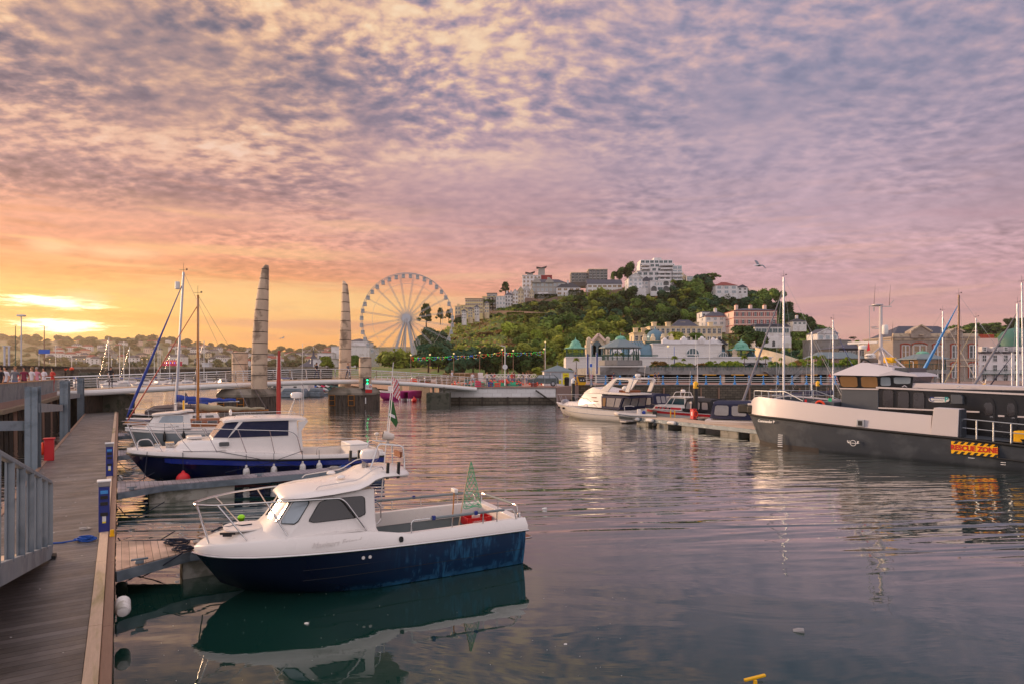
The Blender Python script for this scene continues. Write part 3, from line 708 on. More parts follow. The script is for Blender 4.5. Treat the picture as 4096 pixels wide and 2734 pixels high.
# cockpit
rings = []
for t in (2.72,2.85,3.2,4,4.8,5.3):
    g = gi(t)-.02; z = zg(t)+.004; i_ = g-.1
    rings.append([(t,-g,z),(t,-i_,z),(t,-i_+.01,z-.26)])
mb = MB().loft(rings,False,False,False); mb.loft([[(x,-y,z) for x,y,z in R] for R in rings],False,False,False)
mb.box(5.3,-.9,.50,5.47,.9,.858); mb.build('cockpit_coaming','gelcoat',b1,ang=40,bev=.008)
mb = MB(); mb.box(2.7,-.86,.22,5.32,.86,.26)
for s in (-1,1): mb.box(2.7,s*.845-.01,.26,5.3,s*.845+.01,.585)
mb.box(5.27,-.84,.26,5.29,.84,.56); mb.build('cockpit_liner','deck_grey',b1)
# cabin
def cab(z, xf, w, wf, xr=2.7): return [(xr,-w,z),(xf+.36,-w,z),(xf+.1,-wf-.03,z),(xf,-wf*.75,z),(xf-.03,0,z),(xf,wf*.75,z),(xf+.1,wf+.03,z),(xf+.36,w,z),(xr,w,z)]
C0, C1, C2, C3 = cab(.93,.86,.84,.55), cab(1.12,1.08,.76,.56), cab(1.53,1.36,.70,.52), cab(1.60,1.40,.68,.5)
mb = MB().loft([C0,C1,C2,C3],True,False,True); mb.build('cabin','gelcoat',b1,ang=28,bev=.012)
sq = [C1[1],C1[0],C2[0],C2[1]]
def onside(pts, z0=1.12, z1=1.53):
    return [bil(sq, (t-(sq[0][0]+(sq[3][0]-sq[0][0])*(z-z0)/(z1-z0)))/(2.7-(sq[0][0]+(sq[3][0]-sq[0][0])*(z-z0)/(z1-z0))), (z-z0)/(z1-z0)) for t, z in pts]
for s in (-1, 1):
    P = chaikin([Vector((p.x, p.y*(-s), p.z)) for p in onside([(1.60,1.155),(1.80,1.46),(1.92,1.49),(2.47,1.50),(2.52,1.46),(2.52,1.17)])], 2, .12)
    n = (0, s, .12); fr = MB(); c_ = sum(P, Vector())/len(P); panel(fr, [p+(p-c_).normalized()*.016 for p in P], n, .002, .008); w = fr.build('side_window','black_rubber',b1)
    g = MB(); panel(g, P, n, .006, .007); g.build('pane','glass_smoke',w)
for s in (-1, 1):
    q = [(1.08+.1+.0,-.59*-s if 0 else s*.59,1.12),(1.06,s*.02,1.12),(1.335,s*.02,1.53),(1.46,s*.55,1.53)]
    q = [(C1[2][0],s*.56,1.12),(C1[3][0]-.01,s*.06,1.12),(C2[3][0]-.01,s*.06,1.53),(C2[2][0],s*.52,1.53)]
    window(q, [(.04,.08),(.96,.08),(.96,.92),(.06,.92)], b1, 'glass_pale', 'black_rubber', .03, 1, 'windscreen', -s, .028)
    q = [(C1[1][0],s*.76,1.12),(C1[2][0],s*.59,1.12),(C2[2][0],s*.55,1.53),(C2[1][0],s*.70,1.53)]
    window(q, [(.12,.1),(.98,.1),(.98,.9),(.14,.9)], b1, 'glass_pale', 'black_rubber', .03, 1, 'windscreen', -s, .004)
mb = MB(); mb.box(2.685,-.3,.3,2.71,.3,1.5); mb.build('cabin_door','glass_dark',b1,bev=.01)
mb = MB(); mb.box(2.66,-.8,.26,2.70,.8,.95); mb.build('bulkhead','gelcoat',b1)
# roof with raised aft wing
rz_ = [(1.22,1.585),(1.34,1.64),(1.6,1.665),(2.0,1.69),(2.4,1.73),(2.58,1.79),(2.70,1.865),(2.85,1.90),(3.1,1.895),(3.32,1.875),(3.38,1.85)]
rw_ = [(1.22,.42),(1.34,.62),(1.6,.80),(2.0,.83),(2.4,.82),(2.58,.80),(2.70,.78),(2.85,.76),(3.1,.72),(3.32,.62),(3.38,.5)]
rings = []
for (t, z), (_, w) in zip(rz_, rw_):
    th = .05 if t in (1.22, 3.38) else .10
    rings.append([(t,w*a,z-th*.5+th*.5*b-(.05*a*a)) for a, b in ((-1,0),(-.94,.7),(-.7,1),(-.3,1.2),(.3,1.2),(.7,1),(.94,.7),(1,0),(.94,-.8),(.6,-.9),(-.6,-.9),(-.94,-.8))])
mb = MB().loft(rings); mb.build('roof','gelcoat',b1,ang=60)
def rail(name, pts, r=.013, mat='steel', parent=b1, n=7, rr=.07):
    mb = MB().tube(bend(pts, rr), r, n); return mb.build(name, mat, parent)
for s in (-1, 1):
    rail('roof_rail', [(1.75,s*.66,1.66),(1.80,s*.66,1.71),(2.45,s*.66,1.77),(2.72,s*.63,1.93),(2.86,s*.6,1.95),(2.88,s*.6,1.90)], .010)
for (x, y) in ((2.25,-.2),(2.2,.35)):
    MB().lathe([(.075,0),(.08,.02),(.05,.045),(.02,.05)],(x,y,1.745),12).build('roof_vent','gelcoat',b1)
MB().lathe([(.06,0),(.06,.1)],(2.72,-.02,1.87),4).build('radar_bracket','steel',b1)
rd = MB().lathe([(.09,.0),(.155,.05),(.16,.07),(.165,.08)],(2.80,-.02,1.955),20).build('radar_base','blue_paint',b1)
MB().lathe([(.165,.08),(.17,.1),(.172,.16),(.15,.215),(.1,.24),(.02,.245)],(2.80,-.02,1.955),20).build('radar_dome','gelcoat',rd)
# equipment arch and lamps
for s, x0 in ((-.42, 2.9), (.30, 2.9)):
    rail('arch_leg', [(2.70+.12*(s>0),s,1.88),(2.86,s*.92,2.32),(3.30,s*.92,2.26),(3.32,s,1.86)], .014)
mb = MB(); mb.tube([(2.88,-.39,2.32),(2.88,.28,2.32)],.012,6).tube([(3.3,-.39,2.26),(3.3,.28,2.26)],.012,6).box(3.02,-.2,2.28,3.2,.1,2.295).tube([(3.31,-.4,2.05),(3.31,.28,2.05)],.012,6); mb.build('arch_crossbar','steel',b1)
mb = MB(); mb.cbox((3.3,-.1,2.09),(.04,.34,.1)); mb.build('lamp_board','varnish_dark',b1)
sl_ = MB().lathe([(.03,0),(.035,.03),(.02,.05)],(3.10,-.12,2.295),10); sl_ = sl_.build('searchlight_mount','gelcoat_inner',b1)
mb = MB(); mb.lathe([(.03,-.12),(.06,-.10),(.075,0),(.08,.06),(.078,.085)],(0,0,0),14); o = mb.build('searchlight','gelcoat_inner',b1,loc=(3.10,-.12,2.42)); o.rotation_euler = (radians(75),0,radians(-100))
mb = MB(); mb.lathe([(.07,.086),(.02,.088)],(0,0,0),14); mb.build('lens','glass_dark',o)
mb = MB().tube([(3.0,.22,2.32),(3.0,.22,2.40)],.012,6); mb.sphere((3.0,.22,2.43),.045,10,6,.8); mb.build('anchor_light','gelcoat_inner',b1)
mb = MB().tube([(3.2,.2,2.26),(3.32,.2,3.45)],[.012,.004],5); mb.build('whip_aerial','white_paint',b1)
for s, xs in ((-.66,(2.93,3.12)), (.66,(2.62,2.78))):
    for x in xs:
        mb = MB(); mb.bar((x,s,1.74 if s<0 else 1.9),(x+.01,s*1.03,2.02 if s<0 else 2.1),.05,.05); mb.build('rod_holder','black_plastic',b1,bev=.01)
rail('grab_rail', [(2.72,-.66,.98),(2.82,-.66,1.05),(2.82,-.66,1.30),(2.72,-.66,1.38)],.011)
rail('grab_rail', [(2.72,.6,.98),(2.82,.6,1.05),(2.82,.6,1.30),(2.72,.6,1.38)],.011)
# bow rail
for s in (-1, 1):
    rail('bow_rail', [(0.0,0,1.49),(.02,s*.12,1.49),(.25,s*.38,1.50),(.6,s*.56,1.52),(1.2,s*.72,1.53),(2.1,s*.83,1.52),(2.19,s*.84,1.45),(2.52,s*.88,.965)], .016, rr=.12)
    for a, b in (((.03,s*.13,1.48),(.20,s*.27,.90)),((.32,s*.43,1.50),(.72,s*.60,.96)),((1.0,s*.67,1.52),(1.30,s*.80,.985))):
        rail('stanchion',[a,b],.013)
# cockpit side rails with padded tubes
for s in (-1, 1):
    y = s*.93; a = 3.27 if s < 0 else 2.75
    rail('cockpit_rail', [(a,y,.84),(a,y,1.05),(5.26,y*.97,1.04),(5.3,y*.97,.85)], .013)
    for x in (a+.75, a+1.35, 4.9): rail('stanchion', [(x,y*.98,.85),(x,y*.99,1.04)], .011)
    MB().tube([(a+.35,y,1.05),(5.05,y*.975,1.045)],.024,8).build('rail_padding','deck_grey',b1)
    for x in (a+.4, a+1.2): MB().box(x-.03,y-.03,1.02,x+.03,y+.03,1.09).build('rail_clip','blue_paint',b1,bev=.006)
rail('stern_rail', [(5.34,.72,.85),(5.34,.70,1.06),(5.42,-.72,1.06),(5.42,-.76,.86)], .013)
MB().tube([(5.35,.5,1.06),(5.41,-.55,1.06)],.024,8).build('rail_padding','deck_grey',b1)
rail('stanchion',[(5.38,0,.85),(5.38,0,1.05)],.011)
for y in (-.84,.84): MB().lathe([(.035,0),(.03,.06),(.04,.07),(.035,.09)],(5.40,y,.858),10).build('mooring_post','steel',b1)
mb = MB(); mb.prism([(5.5,-.45),(5.92,-.4),(5.92,.35),(5.5,.4)],.30,.32,'z'); mb.bar((5.5,-.3,.1),(5.85,-.3,.3),.02); mb.bar((5.5,.3,.1),(5.85,.3,.3),.02); bp = mb.build('bathing_platform','varnish_dark',b1)
rail('platform_rail',[(5.5,-.46,.33),(5.94,-.42,.33),(5.94,.37,.33),(5.5,.42,.33)],.013,parent=bp)
mb = MB(); mb.prism(chaikin([(3.02,.74),(3.09,.74),(3.09,.83),(3.02,.83)],1),-1.055,-1.03); mb.build('vent_cover','black_plastic',b1)
for x in (2.42,2.53): MB().lathe([(.028,0),(.024,.012),(.01,.012)],(0,0,0),12).build('hull_badge','white_paint',b1,loc=(x,-1.045,.565)).rotation_euler = (radians(90),0,0)
mb = MB(); mb.bar((.40,-.30,1.0),(.52,-.36,1.0),.03); mb.bar((.36,-.28,1.03),(.57,-.38,1.03),.03); mb.build('bow_cleat','black_plastic',b1)
MB().tube([(.25,.05,1.0),(.4,.12,1.04),(.5,.05,1.05),(.62,.12,1.05),(.7,.0,1.06),(.85,.02,1.06)],.016,5).build('bow_rope','rope_dark',b1)
MB().tube([(.62+.03*cos(a),-.17,.28+.03*sin(a)) for a in [i*pi/5 for i in range(11)]],.007,5).build('towing_eye','steel',b1)
text_mesh('name_lettering','Mariners Friend',.12,'faint_letter',b1,(2.0,-1.012,.85),(radians(82),0,radians(1)),.0015,shear=.35)
# things lying in the cockpit
def bl(t, y, z): return (BX+t*cos(BA)-y*sin(BA), BY+t*sin(BA)+y*cos(BA), z)
cr = thing('fish_crate', 'red plastic fish crate stacked on a dark one in the cockpit stern', 'crate', bl(5.02,.25,.26), BA)
def crate(mb, z, w=.5, d=.36, h=.15, t_=.012):
    mb.box(-w/2,-d/2,z,w/2,d/2,z+.01)
    for s in (-1,1): mb.box(-w/2,s*d/2-t_/2,z,w/2,s*d/2+t_/2,z+h); mb.box(s*w/2-t_/2,-d/2,z,s*w/2+t_/2,d/2,z+h)
    mb.box(-w/2-.015,-d/2-.015,z+h-.012,w/2+.015,-d/2-.002,z+h); mb.box(-w/2-.015,d/2+.002,z+h-.012,w/2+.015,d/2+.015,z+h)
mb = MB(); crate(mb,.30); mb.build('red_crate','red_plastic',cr); mb = MB(); crate(mb,.14,.48,.34); mb.box(-.22,-.15,0,.22,.15,.14); mb.build('lower_crate','deck_grey',cr)
text_mesh('lettering','LADRAM BAY',.045,'ink_white',cr,(-.02,-.188,.375),(radians(90),0,0),.001)
mb = MB().lathe([(.07,0),(.085,.16),(.09,.17)],(0,0,0),14); tag(mb.build('bucket','white_paint',loc=bl(5.0,.22,.575)),'white plastic pot standing inside the red fish crate','bucket')
nt = thing('landing_net', 'green landing net on a pale pole leaning in the cockpit', 'net', bl(4.43,-.1,.26), BA)
MB().tube([(0,0,0),(.16,0,.9),(.30,0,1.58)],.011,6).build('pole','timber_pale',nt)
mb = MB(); top = Vector((.30,0,1.58)); bt = Vector((.13,0,.72))
ri = []
for k in range(15):
    v = k/14; c_ = top.lerp(bt, v)+Vector((.02+.20*v**1.1,0,0)); r_ = .01+.19*v**.9*(1-.2*v); row = []
    for j in range(16):
        a = 2*pi*j/16; row.append(c_+Vector((r_*cos(a)*1.15, r_*.6*sin(a), .02*sin(3*a)*v)))
    ri.append(row)
for k in range(14):
    for j in range(16):
        if (k+j) % 2 == 0:
            mb.bar(ri[k][j], ri[k+1][(j+1) % 16], .0045); mb.bar(ri[k][(j+1) % 16], ri[k+1][j], .0045)
mb.build('netting','green_net',nt,ang=0)
MB().tube(ri[-1]+[ri[-1][0]],.007,5).build('net_hoop','green_net',nt)
br = thing('deck_brush', 'wooden pole with a white brush head standing in the cockpit', 'brush', bl(4.28,-.22,.26), BA)
MB().tube([(0,0,0),(.07,0,1.05)],.012,6).build('pole','varnish',br); mb = MB(); mb.cbox((.075,0,1.09),(.07,.2,.07)); mb.build('brush_head','white_paint',br,bev=.01)
def mirror(rings): return [[(x,-y,z) for x,y,z in R] for R in rings]
def rails(parent, pts, r=.013, rr=.1, name='rail', mat='steel', n=6): return MB().tube(bend(pts, rr, 3), r, n).build(name, mat, parent)
def simple_hull(parent, L, hw, z0, z1, mat, deckmat='gelcoat', rake=.7, stripe=None, tr=.94, chz=.02, full=2.2, x0=0., bow_len=None, stripe_h=.1, deckname='deck', camber=.05):
    # L length, hw half beam, z0 bow height, z1 stern height
    def half(t): u = t/L; return max(.02, hw*(1-(1-min(u/.5,1))**full)*(1-(1-tr)*max(0,(u-.5)/.5)**2))
    def top(t): u = t/L; return z0+(z1-z0)*(1-(1-min(u/.9,1))**1.7)
    ts = [0,L*.01,L*.03,L*.07,L*.12,L*.19,L*.28,L*.4,L*.55,L*.7,L*.85,L]
    S = [[(x+x0,y,z) for x,y,z in R] for R in sections(ts, half, top, chz, -.35, rake, .86, bow_len or L*.5)]
    MB().loft(S, False, False, True).build('hull', mat, parent, ang=50)
    R = [[(t+x0, half(t)*y*.99, top(t)+.004+camber*(1-y*y)) for y in (-1,-.7,-.3,.3,.7,1)] for t in ts]
    MB().loft(R, False, False, False).build(deckname, deckmat, parent, ang=50)
    if stripe:
        rg = [[(t+x0,-half(t)*1.004-.006,top(t)-.03),(t+x0,-half(t)*1.0-.006,top(t)-.03-stripe_h)] for t in ts]
        MB().loft(rg,False,False,False).loft(mirror(rg),False,False,False).build('rubbing_strake', stripe, parent)
    return half, top
def fender(parent, p, r=.09, h=.32, mat='fender_white', rope=True, name='fender', up=.5):
    x, y, z = p
    mb = MB().lathe([(.02,h/2+.09),(.035,h/2+.06),(.03,h/2+.02),(r*.8,h/2-.03),(r,h/2-.1),(r,-h/2+.1),(r*.75,-h/2+.03),(.03,-h/2)], p, 12)
    f = mb.build(name, mat, parent)
    if rope: MB().tube([(x,y,z+h/2+.08),(x,y+.02,z+h/2+up)], .008, 4).build('lanyard', 'rope_dark', f)
    return f

# ---------------------------------------------------------------- royal blue cabin cruiser (second boat)
b2 = thing('cabin_cruiser', 'white cabin cruiser with royal blue hull, dark screen covers and hanging fenders', 'boat', (-12,19.5,0), radians(30))
hb2 = lambda t: interp([(0,.03),(.15,.35),(.4,.62),(.8,.88),(1.5,1.1),(2.4,1.27),(3.3,1.33),(5,1.35),(6.5,1.3),(8,1.2)], t)
zr2 = lambda t: interp([(0,1.06),(.65,1.01),(1.54,.93),(2.4,.86),(3.3,.78),(4.3,.70),(6.4,.60),(8,.58)], t)
zg2 = lambda t: interp([(0,1.17),(.65,1.14),(1.54,1.10),(2.4,1.05),(3.3,.99),(4.3,.90),(5.1,.81),(6.4,.75),(8,.72)], t)
ts2 = [0,.06,.15,.3,.5,.8,1.2,1.7,2.4,3.3,4.3,5.1,6.4,7.9]
S = sections(ts2, hb2, zr2, .06, -.4, 1.0, .9, 3.4)
MB().loft(S, False, False, True).build('hull', 'blue_hull', b2, ang=50)
R = [[(t+(.13 if t<1 else 0),-hb2(t)-.006,zr2(t)-.02),(t+(.2 if t<1 else 0),-hb2(t)*(.985 if t>1 else .95)-.008,zr2(t)-.19)] for t in ts2]; MB().loft(R,False,False,False).build('blue_band','blue_band',b2)
R = [[(t,-hb2(t)*.985-.004,.05+.05*max(0,1-t/3)),(t,-hb2(t)*.95-.0,-.06)] for t in (1.6,2.4,3.3,4.3,5.1,6.4,7.9)]
MB().loft(R,False,False,False).build('boot_stripe','antifoul_red',b2)
R = [[(t,-hb2(t),zr2(t)),(t,-hb2(t)*1.004-.01,(zr2(t)+zg2(t))/2),(t,-hb2(t)+.02,zg2(t)),(t,-hb2(t)+.07 if t>.1 else 0,zg2(t)+.01)] for t in ts2]
MB().loft(R,False,False,False).loft(mirror(R),False,False,False).build('topsides','gelcoat',b2,ang=50)
MB().tube([(t,-hb2(t)-.01,zr2(t)) for t in ts2],.035,6).tube([(t,hb2(t)+.01,zr2(t)) for t in ts2],.035,6).build('rubbing_strake','black_rubber',b2)
R = [[(t,(hb2(t)-.06)*y if t>.1 else .01*y,zg2(t)+.012+.05*(1-y*y)) for y in (-1,-.6,-.2,.2,.6,1)] for t in ts2 if t < 5.3]
MB().loft(R,False,False,False).build('foredeck','gelcoat',b2,ang=50)
MB().box(5.0,-1.1,.3,7.8,1.1,.36).build('cockpit_floor','gelcoat_inner',b2)
R = [[(t,-hb2(t)+.06,zg2(t)+.012),(t,-hb2(t)+.2,zg2(t)+.012),(t,-hb2(t)+.2,.36)] for t in (5.1,6.4,7.8)]
MB().loft(R,False,False,False).loft(mirror(R),False,False,False).box(7.68,-1.15,.36,7.86,1.15,.80).build('cockpit_coaming','gelcoat',b2,ang=40)
MB().box(6.9,-.35,.36,7.6,.95,.98).build('engine_box','white_paint',b2,bev=.02)
# trunk cabin and wheelhouse
def ring2(z, x0, w0, x1, w1, xr, wr): return [(xr,-wr,z),(x1,-w1,z),(x0,-w0,z),(x0,w0,z),(x1,w1,z),(xr,wr,z)]
MB().loft([ring2(1.08,1.25,.45,1.9,.85,2.9,1.0), ring2(1.30,1.42,.42,1.95,.78,2.9,.95), ring2(1.40,1.62,.35,2.0,.66,2.9,.9)],True,False,True).build('trunk_cabin','gelcoat',b2,ang=30,bev=.015)
MB().loft([ring2(.80,2.2,.7,2.75,1.02,5.0,1.08), ring2(1.44,2.36,.64,2.78,.96,4.95,1.02), ring2(1.99,2.80,.60,3.15,.88,4.92,.94), ring2(2.03,2.82,.58,3.15,.86,4.92,.92)],True,False,True).build('wheelhouse','gelcoat',b2,ang=28,bev=.012)
R = [[(x,y*w,z-.05*y*y-(0 if u else .06)) for y in (-1,-.8,-.3,.3,.8,1)] for x,w,z,u in ((2.68,.6,2.04,1),(2.9,.86,2.09,1),(3.6,.98,2.11,1),(4.6,1.0,2.09,1),(5.2,.96,2.06,1),(5.28,.85,2.03,1))]
Rb = [[(x,y,z-.07) for x,y,z in r_] for r_ in R]
MB().loft([a+b[::-1] for a, b in zip(R,Rb)]).build('roof','gelcoat',b2,ang=50)
MB().prism([(4.95,1.92),(5.28,1.94),(5.05,1.6),(5.1,1.0),(4.95,.85)],-1.03,-.98).prism([(4.95,1.92),(5.28,1.94),(5.05,1.6),(5.1,1.0),(4.95,.85)],.98,1.03).build('wing_panel','gelcoat',b2)
q = [(2.78,-.965,1.44),(4.95,-1.025,1.44),(4.92,-.945,1.99),(3.15,-.885,1.99)]
for s in (1,-1):
    qq = [(x,y*s,z) for x,y,z in q]
    w = window(qq,[(.0,.06),(.85,.04),(.85,.95),(.06,.95)],b2,'navy_canvas','gelcoat',.02,0,'side_screen_cover',s,.004)
    qq = [(2.36,-.10*s if 0 else -.02*s,1.44),(2.36,-.64*s,1.44),(2.80,-.60*s,1.99),(2.80,-.02*s,1.99)]
    window(qq,[(.02,.06),(.96,.06),(.96,.96),(.02,.96)],b2,'antifoul_red','gelcoat',.02,0,'windscreen_cover',-s*-1,.004)
    qq = [(2.36,-.64*s,1.44),(2.78,-.965*s,1.44),(3.15,-.885*s,1.99),(2.80,-.60*s,1.99)]
    window(qq,[(.03,.06),(.97,.06),(.97,.96),(.03,.96)],b2,'blue_canvas' if 0 else 'navy_canvas','gelcoat',.02,0,'windscreen_cover',s,.004)
qq = [(2.2,-1.0,1.15),(4.9,-1.06,1.15),(4.9,-1.05,1.40),(2.2,-.97,1.40)]
window(qq,[(.12,.25),(.23,.25),(.23,.8),(.12,.8)],b2,'glass_dark','steel',.03,1,'porthole',1,.03)
for s in (-1,1):
    rails(b2,[(3.0,s*.72,2.10),(3.05,s*.72,2.18),(4.9,s*.78,2.17),(5.15,s*.7,2.15),(5.16,s*.7,2.06)],.010,name='roof_rail')
    rails(b2,[(-.1,0,1.97),(.0,s*.15,1.97),(.5,s*.65,1.93),(1.5,s*1.02,1.86),(3.1,s*1.22,1.74),(4.65,s*1.26,1.63),(4.85,s*1.27,1.5),(5.02,s*1.27,.84)],.016,.14,'bow_rail')
    for (a,za),(b,zb) in (((.02,1.96),(.3,1.18)),((.55,1.92),(.95,1.14)),((1.2,1.88),(1.75,1.10)),((2.1,1.82),(2.45,1.06)),((3.05,1.74),(3.3,1.0)),((4.0,1.68),(4.15,.92))):
        rails(b2,[(a,s*(hb2(max(a,.05))*.95 if a>.4 else .2),za),(b,s*(hb2(b)-.06),zb)],.012,name='stanchion')
    rails(b2,[(5.5,s*1.28,.8),(5.5,s*1.28,1.05),(7.6,s*1.16,1.02),(7.6,s*1.16,.75)],.011,name='cockpit_rail')
    rails(b2,[(1.65,s*.5,1.42),(1.7,s*.5,1.5),(2.3,s*.62,1.5),(2.34,s*.62,1.44)],.009,name='grab_rail')
MB().lathe([(.13,0),(.2,.03),(.21,.1),(.19,.19),(.12,.22),(.02,.23)],(5.1,0,2.66),18).build('radar_dome','gelcoat',b2)
for a,b in (((4.85,-.15,2.08),(5.02,-.1,2.66)),((4.85,.2,2.08),(5.05,.1,2.66)),((5.2,0,2.06),(5.2,0,2.66))): rails(b2,[a,b],.010,name='radar_leg')
rails(b2,[(5.3,-.1,2.05),(5.3,-.1,3.1),(5.22,-.1,3.18)],.014,name='mast_post'); rails(b2,[(5.3,.2,2.05),(5.34,.2,4.6)],.007,name='whip_aerial',mat='white_paint')
MB().lathe([(.03,0),(.05,.08),(.045,.14),(.02,.2)],(2.95,-.1,2.14),10).build('navigation_lamp','gelcoat',b2)
rails(b2,[(.28,0,1.2),(.3,0,1.45),(.62,0,1.47),(.75,0,1.2)],.018,.1,'anchor_roller')
MB().box(1.05,-.2,1.18,1.3,.25,1.33).box(.75,-.08,1.18,.9,.08,1.3).build('windlass','steel',b2,bev=.01)
MB().box(1.65,-.25,1.42,2.1,.3,1.50).build('deck_hatch','gelcoat',b2,bev=.02)
for t,z in ((3.27,.30),(4.1,.28),(5.0,.30),(5.54,.29)): fender(b2,(t,-1.47,z),.10,.5,up=.42)
mb = MB().sphere((1.5,-1.32,.32),.20,14,9).lathe([(.07,.14),(.05,.22),(.02,.26)],(1.5,-1.32,.32),8); rb_ = mb.build('round_buoy_fender','red_plastic',b2)
MB().tube([(1.5,-1.3,.56),(1.5,-1.1,1.1)],.01,5).build('lanyard','rope_dark',rb_)
for P in ([(1.5,-1.12,1.14),(2.45,-1.22,1.10),(4.8,-1.9,.53)],[(5.02,-1.3,.95),(3.9,-1.8,.7),(2.6,-2.05,.53)],[(.55,-.7,1.14),(.5,-1.0,.6),(.45,-1.4,.3)]):
    MB().tube(P,.010,5).build('mooring_line','rope_dark',b2)

# ---------------------------------------------------------------- small pilothouse boat
b3 = thing('pilothouse_boat', 'small white pilothouse boat with grey hull and radar bar on its roof', 'boat', (-18.3,29.6,0), radians(31))
h3, t3 = simple_hull(b3, 4.4, .95, .95, .74, 'grey_hull', stripe='gelcoat', stripe_h=.1)
MB().loft([ring2(.85,.75,.35,1.1,.68,2.75,.72),ring2(1.12,.95,.35,1.2,.62,2.72,.68),ring2(1.55,1.25,.32,1.45,.56,2.68,.62)],True,False,True).build('cabin','gelcoat',b3,ang=28,bev=.01)
R = [[(x,y*w,z-.04*y*y) for y in (-1,-.7,.7,1)]+[(x,y*w,z-.07-.04*y*y) for y in (1,.7,-.7,-1)] for x,w,z in ((1.1,.35,1.60),(1.3,.62,1.64),(2.2,.7,1.70),(2.6,.7,1.78),(2.85,.6,1.77))]
MB().loft(R).build('roof','gelcoat',b3,ang=50)
for s in (1,-1):
    qq=[(1.2,-.62*s,1.12),(2.72,-.68*s,1.12),(2.68,-.62*s,1.55),(1.45,-.56*s,1.55)]
    window(qq,[(.08,.1),(.78,.1),(.78,.9),(.1,.9)],b3,'glass_pale','steel',.02,1,'side_window',s,.003)
    window([(.95,-.01*s,1.12),(.95,-.35*s,1.12),(1.25,-.32*s,1.55),(1.25,-.01*s,1.55)],[(.05,.1),(.95,.1),(.95,.92),(.05,.92)],b3,'glass_smoke','steel',.02,1,'windscreen',s,.003)
    rails(b3,[(-.15,0,1.28),(.05,s*.3,1.28),(.8,s*.75,1.24),(1.0,s*.85,.9)],.010,name='bow_rail')
    rails(b3,[(.2,s*.4,1.28),(.3,s*.42,.95)],.009,name='stanchion')
MB().cbox((2.1,0,2.02),(.1,.5,.13)).tube([(2.1,0,1.75),(2.1,0,1.98)],.05,8).build('radar_bar','gelcoat',b3,bev=.02)
text_mesh('lettering','SIMRAD',.08,'ink_black',b3,(2.1,-.251,2.02),(radians(90),0,0),.001)
text_mesh('name_lettering','LIKELY LAD',.1,'ink_black',b3,(1.95,-.69,.98),(radians(90),0,0),.001)
rails(b3,[(2.5,-.1,1.75),(2.5,-.1,2.9)],.009,name='whip_aerial',mat='white_paint')
MB().box(2.42,-.02,1.75,2.5,.14,2.2).build('folded_ensign','yellow_paint',b3,bev=.02)
MB().box(4.35,-.25,.3,4.75,.25,1.15).build('outboard','black_plastic',b3,bev=.05)
for t in (1.6,2.4): fender(b3,(t,-.95,.5),.07,.4,'black_rubber')

